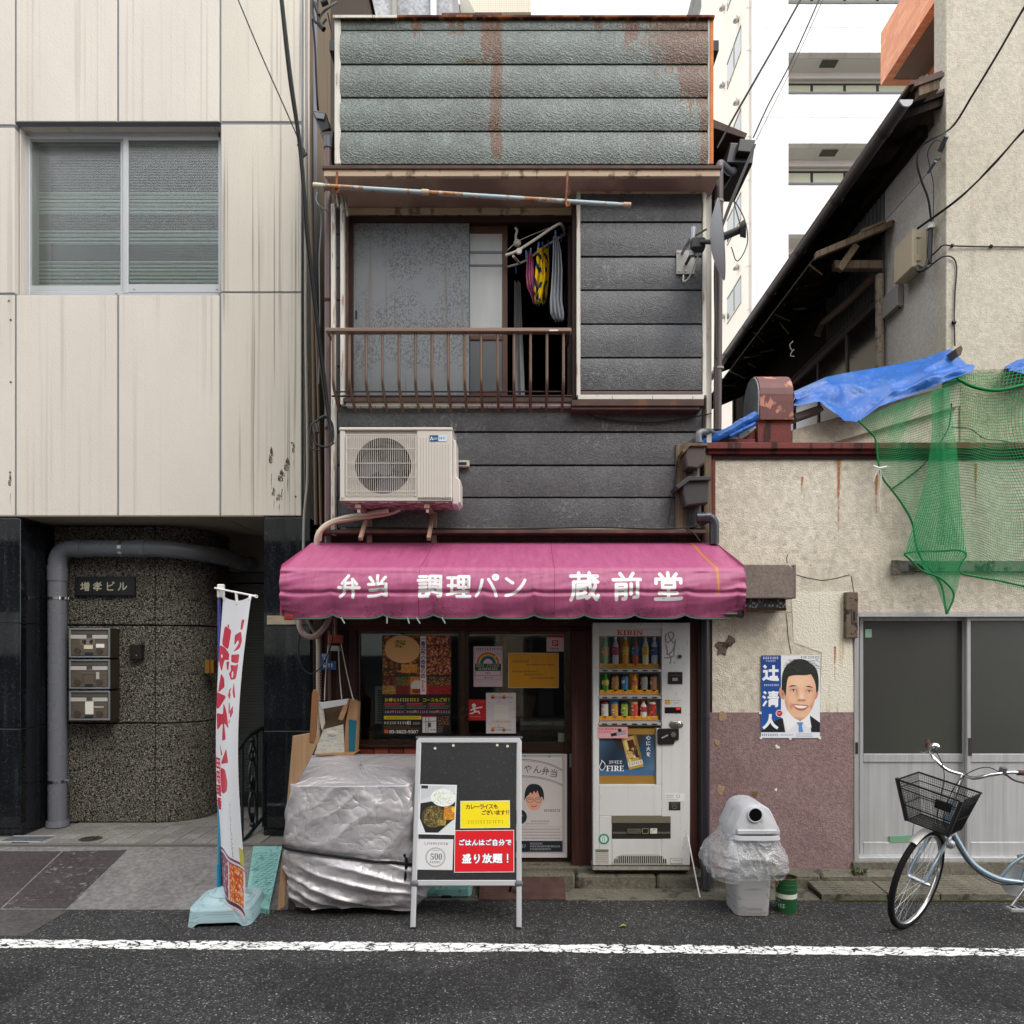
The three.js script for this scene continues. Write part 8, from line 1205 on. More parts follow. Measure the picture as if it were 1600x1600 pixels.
const sm = mt(0xb8b0a4,{ roughness: 0.8 });for (const [a,b2] of [[[513,1008],[507,1094]],[[529,1012],[534,1092]],[[533,1006],[552,1094]]]) part(cb,'string',tube([P(a[0],a[1],0.02),P((a[0] + b2[0]) / 2 - 1,(a[1] + b2[1]) / 2,0.1),P(b2[0],b2[1],0.2)],0.004,12,5),sm);
const lb = thing('lamp_bracket','orange-red bracket box with a white plate on the wall left of the shop window','bracket');part(lb,'bracket_box',pb(513,534,992,1005,-0.03,0.03,0.004),mt(0x9a4a38,{ roughness: 0.6 }));part(lb,'bracket_plate',pprism([[513,1017],[515,1009],[528,1009],[531,1017]].reverse(),-0.035,0.02,0.003),mt(0xaaa69a,{ roughness: 0.6 }));part(lb,'conduit',rod(P(524,966,0.0),P(524,992,0.0),S(2.6),10),mt(0x8a5644,{ roughness: 0.6 }));
const hl = thing('hose_loop','thick pinkish-grey hose looping under the left end of the awning','hose');part(hl,'hose',tube([P(518,955,0.15),P(512,972,0.17),P(501,987,0.19),P(488,995,0.2),P(474,990,0.2),P(468,978,0.2),P(468,960,0.18)],S(4.4,0.2),40,12),mt(0xa08a82,{ roughness: 0.6 }));part(hl,'hose',tube([P(474,958,0.12),P(484,975,0.13),P(492,990,0.13),P(497,998,0.12)],S(2.6,0.13),30,10),mt(0x8d7468,{ roughness: 0.6 }));part(hl,'cable',tube([P(469,985,0.16),P(466,1015,0.16),P(473,1044,0.16),P(486,1053,0.16),P(500,1044,0.14),P(511,1025,0.1),P(519,1000,0.05),P(521,975,0.03)],0.006,50,6),M.blackcable);
const cx = thing('flexible_conduit','ribbed beige flexible conduit running down to the left of the house number plate','conduit');const cpts = [P(496,990,0.1),P(497,1010,0.1),P(497,1080,0.1),P(498,1150,0.1),P(499,1190,0.1)];part(cx,'conduit',tube(cpts,S(2.9,0.1),30,10),M.beigepvc);for (let i = 0;i < 42;i++) { const y = 1000 + i * 4.4;part(cx,'rib',mv(new THREE.TorusGeometry(S(3.0,0.1),0.0025,5,14).rotateX(Math.PI / 2),X(497 + (y - 1000) * 0.012,0.1),Y(y,0.1),0.1),M.beigepvc);}
}
// ---------- rubbish bin and tin ----------
{
const t = thing('rubbish_bin','grey plastic rubbish bin with a domed round-hole lid and a clear bag','rubbish bin');
const x0 = 1.40,x1 = 1.675,zf = 0.73,zb = 0.4,cx = (x0 + x1) / 2 + 0.005,cz = (zf + zb) / 2,hb = 0.535,ht = 0.775;
const pl = mt(0xffffff,{ roughness: 0.55,map: tex(256,0.6,(u,v) => { const f = fb(u,v,6,4,5,841),d = ss(0.55,0.8,fb(u,v,8,20,4,843));return mixc([150,150,150].map((c) => c * (0.9 + 0.18 * f)),[104,98,92],d * 0.6);}) }),lidM = mt(0xffffff,{ roughness: 0.45,map: tex(256,0.6,(u,v) => { const f = fb(u,v,5,5,5,845),d = ss(0.62,0.78,fb(u,v,14,14,4,847));return mixc([184,186,190].map((c) => c * (0.94 + 0.1 * f)),[140,136,130],d * 0.5);}) });
const rrect = (a,w,d,r) => { const ca = Math.cos(a),sa = Math.sin(a),e = 0.32;return [Math.sign(ca) * Math.pow(Math.abs(ca),e) * w,Math.sign(sa) * Math.pow(Math.abs(sa),e) * d];};
part(t,'bin_body',sheet(64,8,(u,v) => { const k = 0.82 + 0.18 * v,[x,z] = rrect(-u * 6.2832,0.14 * k,0.165 * k);return V(cx + x,0.006 + v * hb,cz + z);}),mt(0xffffff,{ roughness: 0.55,map: pl.map,side: THREE.DoubleSide }));part(t,'bin_base',bx(cx - 0.1,cx + 0.1,0.002,0.02,cz - 0.12,cz + 0.12,0.004),pl);
for (const x of [-0.05,0.06]) part(t,'rib',mv(bx(-0.002,0.002,0.0,0.22,-0.002,0.002,0.001),cx + x,0.01,cz + 0.137),pl);
const lw = 0.16,ld = 0.2,lx = 1.553,fz = 0.745;
const gable = [[-0.158,0],[0.158,0],[0.158,0.03],[0.138,0.07],[0.106,0.142],[0.084,0.176],[0.05,0.194],[0.016,0.2],[-0.016,0.2],[-0.05,0.194],[-0.084,0.176],[-0.106,0.142],[-0.138,0.07],[-0.158,0.03]];
part(t,'lid',BGU.toCreasedNormals(uvm(new THREE.ExtrudeGeometry(new THREE.Shape(gable.map(([x,y]) => new THREE.Vector2(x,y))),{ depth: 0.33,bevelEnabled: true,bevelThickness: 0.01,bevelSize: 0.009,bevelOffset: -0.009,bevelSegments: 3 }).translate(lx,hb + 0.015,fz - 0.35)),0.9),lidM);
const hx = 1.542,hy = 0.688;part(t,'hole_ring',mv(new THREE.TorusGeometry(0.046,0.006,10,32),hx,hy,fz - 0.002),lidM);part(t,'hole',mv(new THREE.CylinderGeometry(0.042,0.042,0.012,28).rotateX(Math.PI / 2),hx,hy,fz - 0.003),mt(0x050505,{ roughness: 1 }));part(t,'lid_ledge',bx(lx - 0.13,lx + 0.13,hb + 0.026,hb + 0.056,fz - 0.01,fz + 0.01,0.008),lidM);
part(t,'lid_rim',sheet(64,2,(u,v) => { const [x,z] = rrect(-u * 6.2832,lw + 0.006 * v,ld + 0.006 * v);return V(lx + x,hb + 0.02 - 0.03 * v,cz + z);}),mt(0xb4b6ba,{ roughness: 0.45,side: THREE.DoubleSide }));
const loop = (u,w,d,r) => { const L = [2 * (w - r),2 * (d - r),2 * (w - r),2 * (d - r)],q = Math.PI / 2 * r,T = L[0] + L[1] + L[2] + L[3] + 4 * q;let s = u * T;for (let i = 0;i < 4;i++) { const c = [[w - r,d - r],[w - r,-d + r],[-w + r,-d + r],[-w + r,d - r]][i],n = [[0,1],[1,0],[0,-1],[-1,0]][i],t = [[1,0],[0,-1],[-1,0],[0,1]][i];if (s < L[i]) return [c[0] - t[0] * (L[i] - s) + n[0] * r,c[1] - t[1] * (L[i] - s) + n[1] * r,n[0],n[1]];s -= L[i];if (s < q) { const g = s / r,nx = n[0] * Math.cos(g) + t[0] * Math.sin(g),nz = n[1] * Math.cos(g) + t[1] * Math.sin(g);return [c[0] + nx * r,c[1] + nz * r,nx,nz];} s -= q;} return [-w + r,d,0,1];};
const rdg = (x) => 1 - Math.abs(2 * x - 1),bag = () => (u,v) => { const [x,z,nx,nz] = loop(u,0.168,0.172,0.05),f = rdg(vn(u * 26 + v * 1.5,v * 1.4 + 3,26,99,851)) - 0.5,f2 = rdg(vn(u * 40 - v * 3,v * 4,40,99,853)) - 0.5,f3 = rdg(vn(u * 14,v * 3 + 2,14,99,859)) - 0.5,left = nx < 0 ? 0.05 : 0,o = 0.0 + (0.05 + left) * ss(0,0.6,v) - 0.02 * ss(0.75,1,v) + 0.03 * f * (0.25 + v) + 0.014 * f2 + 0.024 * f3;return V(lx - 0.012 + x + nx * o,hb + 0.006 - v * (0.285 + 0.02 * (vn(u * 9,1,9,9,855) - 0.5)),cz + z + nz * o);};
part(t,'bag',sheet(300,60,bag(),(u,v) => [1 - u * 4,v]),mp({ color: 0xf2f4f6,transmission: 0.8,thickness: 0,roughness: 0.18,side: THREE.DoubleSide,bumpMap: gry(256,1,(u,v) => Math.abs(2 * fb(u,v,9,9,3,857) - 1)),bumpScale: 0.008 }));
const tin = thing('tin_can','green tin with a red emblem and white band standing beside the rubbish bin','tin'),tz = 0.6,txc = X(1228.5,tz),tr = S(16,tz),thh = 0.232;
const tA = atlas(384,150,(g) => { g.fillStyle = '#0e4a22';g.fillRect(0,0,384,150);g.fillStyle = '#c9c9c0';g.fillRect(0,66,384,20);for (const x of [60,252]) { g.fillStyle = '#c8202c';g.strokeStyle = '#d8d2b8';g.lineWidth = 4;g.beginPath();g.moveTo(x,44);g.bezierCurveTo(x - 40,10,x - 6,8,x,20);g.bezierCurveTo(x + 6,8,x + 40,10,x,44);g.fill();g.stroke();smallprint(g,x - 18,20,34,10,'#e8e0d0');g.strokeStyle = '#d0d4c8';glyphs(g,'トマト',x - 34,106,22,22,2.6);smallprint(g,x + 30,108,34,18,'#c8ccc0');smallprint(g,x - 10,92,40,9,'#c8ccc0');} });
const tb = new THREE.CylinderGeometry(tr,tr,thh,36,1,true,0.7);part(tin,'label',toAtlas(mv(clean(tb,true),txc,thh / 2 + 0.004,tz),tA),tA.mat);for (let i = 0;i < 4;i++) part(tin,'bead',mv(new THREE.TorusGeometry(tr,0.0025,6,36).rotateX(Math.PI / 2),txc,[0.003,0.165,0.195,thh + 0.003][i],tz),i % 3 ? mt(0x124a26,{ roughness: 0.4 }) : M.rust);part(tin,'soil',mv(new THREE.CylinderGeometry(tr * 0.97,tr * 0.97,0.01,28),txc,thh - 0.02,tz),mt(0x2c2018,{ roughness: 1 }));part(tin,'tin_base',mv(new THREE.CylinderGeometry(tr * 0.98,tr * 0.98,0.006,28),txc,0.003,tz),M.steel);
const wp = thing('wall_tap_cover','small grey-green plate on the mauve wall behind the bin','plate');part(wp,'cover',pb(1136,1148,1256,1268,0,0.03,0.003),mt(0x5f675c,{ roughness: 0.6 }));
const bd = thing('wall_wood_block','worn brown wooden block with a hook plate on the plaster left of the sliding doors','block');part(bd,'block',pb(1322,1341,925,997,0,0.05,0.005),mt(0xffffff,{ roughness: 0.75,map: concT([112,98,84],0.3,135,3) }));part(bd,'hook_plate',pb(1331,1339,951,973,0.05,0.056,0.002),mt(0x5a5248,{ roughness: 0.5,metalness: 0.4 }));part(bd,'slot',pb(1333.5,1336.5,955,970,0.0565,0.059,0.001),M.black);
for (const [x,y] of [[1330,934],[1337,937],[1331,990],[1337,987]]) part(bd,'screw',mv(new THREE.SphereGeometry(0.006,8,6),X(x,0.05),Y(y,0.05),0.05),M.rust);
const lf = thing('fallen_leaf','single yellow-green fallen leaf on the asphalt below the vending machine','leaf'),lz = D - F * EYE / (1450 - HY);part(lf,'leaf_blade',mv(sheet(6,4,(u,v) => V((u - 0.5) * 0.045,0.006 + 0.012 * Math.sin(u * 3),(v - 0.5) * 0.03 * Math.sin(Math.PI * (0.1 + 0.85 * u)))),X(974,lz),0.004,lz),mt(0x8a8a3a,{ roughness: 0.8,side: THREE.DoubleSide }));
}
// ---------- banner ----------
{
const t = thing('banner','tall white promotional banner with red brush characters on a pale blue water base','banner'),bz = 0.66,bxp = -1.97;
const pb0 = mt(0xffffff,{ roughness: 0.55,map: tex(256,0.5,(u,v) => { const f = fb(u,v,5,5,5,861),d = ss(0.55,0.75,fb(u,v,14,14,4,863));return mixc([150,178,184].map((c) => c * (0.92 + 0.14 * f)),[108,126,128],d * 0.6);}) });
const W = 0.205,Dp = 0.225,rot = 0.1,R2 = (g) => g.rotateY(rot).translate(bxp,0,bz);
const body = sheet(80,14,(u,v) => { const a = -u * 6.2832,ca = Math.cos(a),sa = Math.sin(a),e = 0.28,k = v < 0.5 ? 1 - 0.06 * (v / 0.5) : 0.94 - 0.94 * ((v - 0.5) / 0.5),y = v < 0.45 ? 0.1 * v / 0.45 : v < 0.55 ? 0.1 + 0.015 * Math.sin((v - 0.45) / 0.1 * 1.57) : 0.115;const notch = v < 0.45 ? Math.max(0,0.028 * (1 - v * 2.2)) * Math.exp(-(((ca) / 0.28) ** 4)) : 0;return V(Math.sign(ca) * Math.abs(ca) ** e * W * k,y + notch,Math.sign(sa) * Math.abs(sa) ** e * Dp * k);});
part(t,'base_tank',R2(body),pb0);
part(t,'base_dome',R2(lathe([[0.165,0.112],[0.15,0.135],[0.118,0.15],[0.112,0.165],[0.06,0.19],[0.03,0.195],[0.03,0.215],[0,0.215]],36)),pb0);part(t,'dome_ring',R2(mv(new THREE.TorusGeometry(0.118,0.004,6,36).rotateX(Math.PI / 2),0,0.152,0)),pb0);part(t,'filler_cap',R2(mv(new THREE.CylinderGeometry(0.017,0.017,0.012,14),0.08,0.178,0.06)),mt(0x6d8d98,{ roughness: 0.5 }));
const px = X(342.5,bz),pole = mt(0x3a8fae,{ roughness: 0.4 });part(t,'pole_socket',rod(V(px,0.19,bz),V(px,0.34,bz),0.017,14),mt(0x1f87a8,{ roughness: 0.4 }));part(t,'pole',rod(V(px,0.2,bz),V(px,1.2,bz),0.011,12),pole);part(t,'pole',rod(V(px,1.2,bz),V(px,Y(914,bz),bz),0.01,12),mt(0x3d3f8a,{ roughness: 0.4 }));part(t,'pole_cap',[mv(bx(-0.022,0.022,0,0.09,-0.016,0.016,0.005),px + 0.012,Y(934,bz),bz)],M.whiteplastic);
const tl = P(336,919,bz),trp = P(401,932,bz + 0.25);part(t,'cross_bar',rod(tl,trp,0.007,10),M.whiteplastic);part(t,'bar_end',rod(trp.clone().lerp(tl,0.03),trp,0.011,10),M.whiteplastic);
// flag
const img = canvas(512,2048,(g,w,h) => {
g.fillStyle = '#dfe0e3';g.fillRect(0,0,w,h);g.save();
// brush shapes, as polygons with rounded corners
const blob = (pts,A) => { const q = pts.map(A),n = q.length;g.fillStyle = '#c3143a';g.beginPath();for (let i = 0;i < n;i++) { const a = q[i],b = q[(i + 1) % n],m = [a[0] + (b[0] - a[0]) * 0.22,a[1] + (b[1] - a[1]) * 0.22],o = [a[0] + (b[0] - a[0]) * 0.78,a[1] + (b[1] - a[1]) * 0.78];if (!i) g.moveTo(...m);else g.quadraticCurveTo(a[0],a[1],...m);g.lineTo(...o);if (i === n - 1) { const f = q[0],s = q[1];g.quadraticCurveTo(f[0],f[1],f[0] + (s[0] - f[0]) * 0.22,f[1] + (s[1] - f[1]) * 0.22);} } g.fill();};
const A1 = ([x,y]) => { const L = 135 - 0.05 * y,R = 375 - 0.07 * y;return [(x - L) / (R - L) * 512,y * 0.768 - 131];},A2 = ([x,y]) => [(x - 66) / 234 * 512,y * 0.717 + 1016];
for (const p of [
[[288,342],[316,350],[302,432],[280,426]],[[232,468],[288,442],[306,530],[286,588],[222,614],[256,570],[274,540],[264,512],[230,562]],[[206,642],[286,636],[280,716],[206,708]],[[200,732],[282,720],[262,846],[204,862],[186,812],[206,780]],
[[216,924],[190,950],[178,1010],[194,1034],[204,992],[198,966]],[[240,872],[264,1004],[244,1012],[226,960]],[[236,1072],[242,1132],[206,1192],[194,1140]],[[186,1056],[198,1072],[198,1136],[182,1166]],[[188,1200],[200,1206],[196,1240],[184,1236]],
[[150,410],[206,430],[182,606],[126,584]],[[174,388],[188,394],[184,420],[172,416]],[[90,640],[110,600],[154,596],[190,640],[186,696],[152,704],[126,822],[92,720]],[[166,716],[190,706],[182,786],[170,780]],
[[122,834],[148,868],[150,942],[92,1018]],[[78,1014],[164,1014],[104,1140],[78,1164]],[[138,1082],[162,1150],[184,1292],[136,1254],[148,1392],[112,1424],[126,1258],[78,1350],[78,1196],[130,1186]],[[150,1462],[178,1580],[104,1612]],[[92,1448],[108,1550],[96,1556]]]) blob(p,A1);
for (const p of [[[160,-20],[192,92],[102,156]],[[92,190],[150,180],[194,270],[184,356],[128,424],[84,410],[78,280]]]) blob(p,A2);
g.fillStyle = '#dfe0e3';g.beginPath();g.ellipse(...A1([128,684]),16,12,0,0,7);g.ellipse(...A1([220,812]),20,22,0,0,7);g.fill();g.fillRect(A1([206,716])[0],A1([0,716])[1],120,12);
g.lineCap = 'round';for (let i = 0;i < 4;i++) { const [x,y] = A2([66,100 + i * 128]);for (const [c,l] of [['#e6dfe2',26],['#c3143a',14]]) { g.strokeStyle = c;glyph(g,'田円理番'[i],x + 2,y,76,l);} }
g.restore();for (let i = 0;i < 40;i++) { g.fillStyle = '#4a4450';g.fillRect(330 + rr(-8,8),1330 + i * 10,rr(4,18),4);g.fillRect(330 + rr(-8,8),1330 + i * 10,4,rr(3,9));}
// drinks
g.fillStyle = '#d6ccd6';g.fillRect(0,1700,w,350);g.fillStyle = '#6a3a4a';g.fillRect(0,1700,w,40);g.fillStyle = '#d8c8d8';g.fillRect(0,1716,w,16);g.fillStyle = '#b8b03a';g.fillRect(440,1600,72,110);food(g,20,1740,210,250,['#6a1a3a','#8a2a4a','#b85a7a','#4a1028','#d8c8d0'],50);food(g,250,1740,230,250,['#c85a14','#e08a2c','#b83a10','#f0c070','#d8d0d0','#c81e1e'],60);g.fillStyle = '#4a2a38';g.fillRect(0,1994,w,30);food(g,0,2020,w,28,['#d8c8cc','#c84a6a','#e8e0e2'],40);
});
const top0 = V(px + 0.03,Y(932,bz),bz + 0.01),flag = (u,v) => { const L = px + 0.012 + 0.01 * (1 - v) * 2,x = L + u * (0.285 - 0.045 * Math.sin(Math.PI * Math.min(1,v * 1.15)) - 0.01 * v),zz = bz + 0.012 + u * 0.26 + 0.022 * Math.sin(u * 7 + v * 5) * (0.3 + v) + 0.05 * v * u;const yT = top0.y - 0.03 * Math.sin(Math.PI * u) - 0.015 * u,yB = 0.115 - 0.055 * u;return V(x - 0.035 * Math.sin(Math.PI * Math.min(1,v)) * (1 - u * 0.5),yT + (yB - yT) * v + 0.02 * Math.sin(u * 3) * v,zz);};
part(t,'flag_cloth',sheet(36,150,flag,(u,v) => [u,1 - v]),mp({ color: 0xffffff,roughness: 0.8,map: img,side: THREE.DoubleSide,transmission: 0.15,thickness: 0 }));
for (const u of [0.05,0.5,0.93]) { const a = flag(u,0),b = tl.clone().lerp(trp,0.12 + 0.8 * u);part(t,'flag_loop',rod(a.clone().add(V(0,-0.02,0)),b,0.009,6),mt(0xdcdcd8,{ roughness: 0.8 }));}
}
// ---------- iron handrail ----------
{
const t = thing('iron_handrail','black wrought-iron handrail with scroll panel at the building entrance','handrail'),im = mt(0x20282a,{ roughness: 0.4,metalness: 0.3 });
const xh = -2.36,z0 = -0.42,z1 = -1.12,H = (z) => FL,top = 1.0,tp = 1.06;
part(t,'top_rail',pipe([V(xh,0.9,z0 + 0.02),V(xh,1.03,z0 - 0.32),V(xh,1.06,z1)],0.021,0.08,10),im);part(t,'bottom_rail',rod(V(xh,0.1,z0),V(xh,0.24,z1),0.016,8),im);
for (const [z,a,b] of [[z0,0.06,0.9],[z0 - 0.2,0.14,0.99],[z1 + 0.16,0.21,1.05],[z1,0.15,1.06]]) part(t,'post',rod(V(xh,a,z),V(xh,b,z),0.012,8),im);
const sc = (pts) => part(t,'scroll',tube(pts.map(([z,y]) => V(xh,y,z0 - 0.43 + z)),0.011,40,7),im);
for (const s of [1,-1]) { sc([[0.02 * s,0.95],[0.07 * s,0.86],[0.02 * s,0.8],[-0.01 * s,0.84],[0.03 * s,0.9]]);sc([[0.0,0.86],[0.07 * s,0.72],[0.06 * s,0.62],[0.0,0.56],[0.02 * s,0.64]]);sc([[0.01 * s,0.56],[0.07 * s,0.46],[0.06 * s,0.34],[0,0.26],[0.02 * s,0.34]]);sc([[0.0,0.66],[0.05 * s,0.58],[0.0,0.5]]);}
for (const y of [0.24,0.98]) part(t,'collar',mv(new THREE.SphereGeometry(0.026,10,8),xh,y,z0 - 0.43),im);
}
// ---------- bicycle ----------
{
const t = thing('bicycle','silver-blue city bicycle with black wire basket parked before the sliding doors','bicycle');
const fr = mp({ color: 0x8296a2,metalness: 0.55,roughness: 0.3,clearcoat: 0.6,clearcoatRoughness: 0.15 }),bk = mt(0x121314,{ roughness: 0.6 }),tyreM = mt(0x161617,{ roughness: 0.85 });
const R = 0.329,hub = V(0,R,0),head0 = V(0.256,0.64,0),axis = V(0.342,0.94,0),head1 = head0.clone().addScaledVector(axis,0.17),top = head0.clone().addScaledVector(axis,0.349),bb = V(0.716,0.29,0),rear = V(1.15,R,0),seat = V(0.88,0.78,0);
const steer = new THREE.Matrix4().makeTranslation(...head0.toArray()).multiply(new THREE.Matrix4().makeRotationAxis(axis,0.78)).multiply(new THREE.Matrix4().makeTranslation(-head0.x,-head0.y,-head0.z));
const lean = new THREE.Matrix4().makeRotationX(-0.05);
const yaw = new THREE.Matrix4().makeRotationY(-0.09),world = yaw.clone().multiply(lean);
// bring the front tyre's contact to the ground point seen in the photograph
let low = 9;for (let i = 0;i < 72;i++) low = Math.min(low,V(R * Math.cos(i / 36 * Math.PI),R + R * Math.sin(i / 36 * Math.PI),0).applyMatrix4(steer).applyMatrix4(world).y);
const shift = new THREE.Matrix4().makeTranslation(2.478,-low,0.852);
const MW = shift.clone().multiply(world),MS = MW.clone().multiply(steer);
const F_ = (g) => clean(g,g.userData.uvd).applyMatrix4(MS),B_ = (g) => clean(g,g.userData.uvd).applyMatrix4(MW),pp = (nm,g,m,par = t) => part(par,nm,g,m);
const wheel = (c,f,nm) => { const w = pp('wheel',f(mv(new THREE.TorusGeometry(R - 0.034,0.011,8,72).scale(1,1,1.3),c.x,c.y,c.z)),M.chrome);pp('tyre',f(mv(new THREE.TorusGeometry(R - 0.017,0.0185,12,84),c.x,c.y,c.z)),tyreM,w);pp('hub',f(rod(c.clone().add(V(0,0,-0.05)),c.clone().add(V(0,0,0.05)),0.016,12)),M.steel,w);const sp = [];for (let i = 0;i < 36;i++) { const a = i / 36 * 6.2832,s = i % 2 ? 1 : -1,b = a + (i % 4 < 2 ? 0.5 : -0.5);sp.push(f(rod(V(c.x + 0.018 * Math.cos(b),c.y + 0.018 * Math.sin(b),s * 0.032),V(c.x + (R - 0.036) * Math.cos(a),c.y + (R - 0.036) * Math.sin(a),0),0.0014,4)));} pp('spokes',sp,M.steel,w).userData.kind = 'stuff';return w;};
wheel(hub,F_);wheel(rear,B_);
// fork, stem, bars
const cr = head0.clone().addScaledVector(axis,-0.02);
const fk = pp('fork',F_(pipe([cr,cr.clone().add(V(0,-0.02,0.05)),hub.clone().add(V(0.05,0.1,0.055)),hub.clone().add(V(0,0,0.055))],0.0125,0.06,10)),fr);pp('fork_blade',F_(pipe([cr,cr.clone().add(V(0,-0.02,-0.05)),hub.clone().add(V(0.05,0.1,-0.055)),hub.clone().add(V(0,0,-0.055))],0.0125,0.06,10)),fr,fk);pp('fork_crown',F_(bx(cr.x - 0.03,cr.x + 0.03,cr.y - 0.03,cr.y + 0.02,-0.065,0.065,0.012)),mt(0x9a9a98,{ roughness: 0.45 }),fk);pp('axle_nut',F_(rod(hub.clone().add(V(0,0,0.05)),hub.clone().add(V(0,0,0.085)),0.012,8)),M.chrome,fk);
const mg = [];for (let i = 0;i <= 20;i++) { const a = 1.0 + i / 20 * 1.6;mg.push(V(Math.cos(a) * (R + 0.014),R + Math.sin(a) * (R + 0.014),0));}
pp('mudguard',F_(keep(sheet(24,6,(u,v) => { const a = 0.55 + u * 1.55,b = (v - 0.5) * 2.2;return V(Math.cos(a) * (R + 0.016 * Math.cos(b)),R + Math.sin(a) * (R + 0.016 * Math.cos(b)),0.03 * Math.sin(b));}))),mt(0xa8a7a2,{ metalness: 0.5,roughness: 0.35,side: THREE.DoubleSide }));
const hb = pp('handlebar',F_(tube([top.clone().add(V(0.12,0.1,0.3)),top.clone().add(V(0.03,0.1,0.245)),top.clone().add(V(-0.06,0.07,0.17)),top.clone().add(V(-0.05,0.015,0.08)),top,top.clone().add(V(-0.05,0.015,-0.08)),top.clone().add(V(-0.06,0.07,-0.17)),top.clone().add(V(0.03,0.1,-0.245)),top.clone().add(V(0.12,0.1,-0.3))],0.0115,90,10)),M.chrome);
for (const s of [1,-1]) { pp('grip',F_(rod(top.clone().add(V(0.07,0.1,0.272 * s)),top.clone().add(V(0.2,0.095,0.335 * s)),0.0165,12)),mt(0x4a2a22,{ roughness: 0.6 }),hb);pp('brake_lever',F_(tube([top.clone().add(V(0.0,0.09,0.23 * s)),top.clone().add(V(0.03,0.06,0.27 * s)),top.clone().add(V(0.1,0.04,0.31 * s)),top.clone().add(V(0.16,0.02,0.345 * s))],0.006,20,6)),s > 0 ? mt(0x2a2b2e,{ roughness: 0.4 }) : M.chrome,hb);}
pp('bell',F_(lathe([[0,0.03],[0.018,0.028],[0.03,0.014],[0.03,0.0],[0.012,-0.004],[0.012,-0.016],[0,-0.016]],20).translate(top.x + 0.0,top.y + 0.125,-0.2)),M.chrome,hb);pp('shifter',F_(mv(new THREE.CylinderGeometry(0.022,0.022,0.03,14),top.x - 0.0,top.y + 0.11,0.215)),mt(0x55585c,{ roughness: 0.4 }),hb);
pp('stem',F_(rod(head1,top,0.0135,12)),M.chrome);
for (const s of [1,-1]) pp('brake_cable',F_(tube([top.clone().add(V(0.0,0.08,0.235 * s)),top.clone().add(V(-0.09,0.12,0.15 * s)),top.clone().add(V(-0.16,0.02,0.05 * s)),head0.clone().add(V(-0.1,0.1,0.02 * s)),head0.clone().add(V(-0.02,-0.04,0.03 * s))],0.003,40,5)),bk);
// basket: wire mesh with rim, bands and a plastic corner guard
const c0 = head0.clone().add(V(-0.07,0.045,0)),bw = 0.125,tw = 0.19,bd = 0.2,td = 0.28,bh = 0.265;
const corner = (u,w,y) => { const k = y / bh,hw = bw + (tw - bw) * k,d = bd + (td - bd) * k;return V(c0.x - u * d,c0.y + y + 0.1 * u * 0.0,w * hw);};
const rect = (y,rad) => sweep([corner(0,-1,y),corner(1,-1,y),corner(1,1,y),corner(0,1,y),corner(0,-1,y)],rad,6);
const bs = pp('basket',[F_(rect(bh,0.0065)),F_(rect(bh * 0.8,0.0035)),F_(rect(bh * 0.4,0.0035)),F_(rect(0,0.0045))],bk);
const wires = [],N = 30;for (let i = 0;i <= N;i++) { const f = i / N;for (const w of [-1,1]) wires.push(rod(corner(f,w,0),corner(f,w,bh),0.0011,4));for (const u of [0,1]) wires.push(rod(corner(u,-1 + 2 * f,0),corner(u,-1 + 2 * f,bh),0.0011,4));wires.push(rod(corner(f,-1,0),corner(f,1,0),0.0011,4));} for (let j = 1;j < 16;j++) { const y = bh * j / 16;for (const w of [-1,1]) wires.push(rod(corner(0,w,y),corner(1,w,y),0.001,4));for (const u of [0,1]) wires.push(rod(corner(u,-1,y),corner(u,1,y),0.001,4));}
pp('wire_mesh',wires.map(F_),bk,bs).userData.kind = 'stuff';
for (const w of [-1,1]) pp('corner_guard',F_(sweep([corner(1,w * 0.99,0.0),corner(1,w,bh * 1.03)],0.013,6)),mt(0x1d1e21,{ roughness: 0.5 }),bs);pp('front_plate',F_(mv(bx(-0.004,0.004,-0.03,0.03,-0.05,0.05,0.003),c0.x - 0.02,c0.y + 0.11,0)),bk,bs);
pp('basket_stay',[F_(rod(hub.clone().add(V(0,0,0.06)),corner(0.6,0.9,0),0.004,6))],M.steel);pp('basket_stay',[F_(rod(hub.clone().add(V(0,0,-0.06)),corner(0.6,-0.9,0),0.004,6))],M.steel);
pp('lamp',F_(mv(new THREE.SphereGeometry(0.03,14,10),c0.x + 0.02,c0.y - 0.13,0.07)),mt(0x9a9da0,{ roughness: 0.25,metalness: 0.4 }));
// frame
const lowHead = head0.clone().addScaledVector(axis,0.03);
const fm = pp('frame',B_(rod(head0,head1,0.021,14)),fr);pp('down_tube',B_(tube([lowHead,V(0.33,0.54,0),V(0.42,0.4,0),V(0.56,0.315,0),bb],0.0205,50,14)),fr,fm);pp('seat_tube',B_(rod(bb,seat,0.016,12)),fr,fm);pp('seat_stay',B_(rod(seat.clone().add(V(-0.02,-0.1,0.03)),rear.clone().add(V(0,0,0.06)),0.009,8)),fr,fm);pp('chain_stay',B_(rod(bb.clone().add(V(0,0,0.03)),rear.clone().add(V(0,0,0.06)),0.01,8)),fr,fm);pp('frame_brace',B_(tube([V(0.59,0.32,0),V(0.68,0.42,0),V(0.82,0.5,0)],0.012,20,10)),fr,fm);
pp('frame_cable',B_(tube([head0.clone().add(V(-0.01,0,0.03)),V(0.335,0.49,0.03),V(0.43,0.36,0.03),V(0.57,0.285,0.03),bb.clone().add(V(0,0.01,0.04))],0.0035,40,5)),bk);
pp('chain_guard',B_(mv(new THREE.CylinderGeometry(0.1,0.1,0.012,36).rotateX(Math.PI / 2),bb.x,bb.y,-0.05)),mt(0xb5b7ba,{ metalness: 0.4,roughness: 0.4 }));
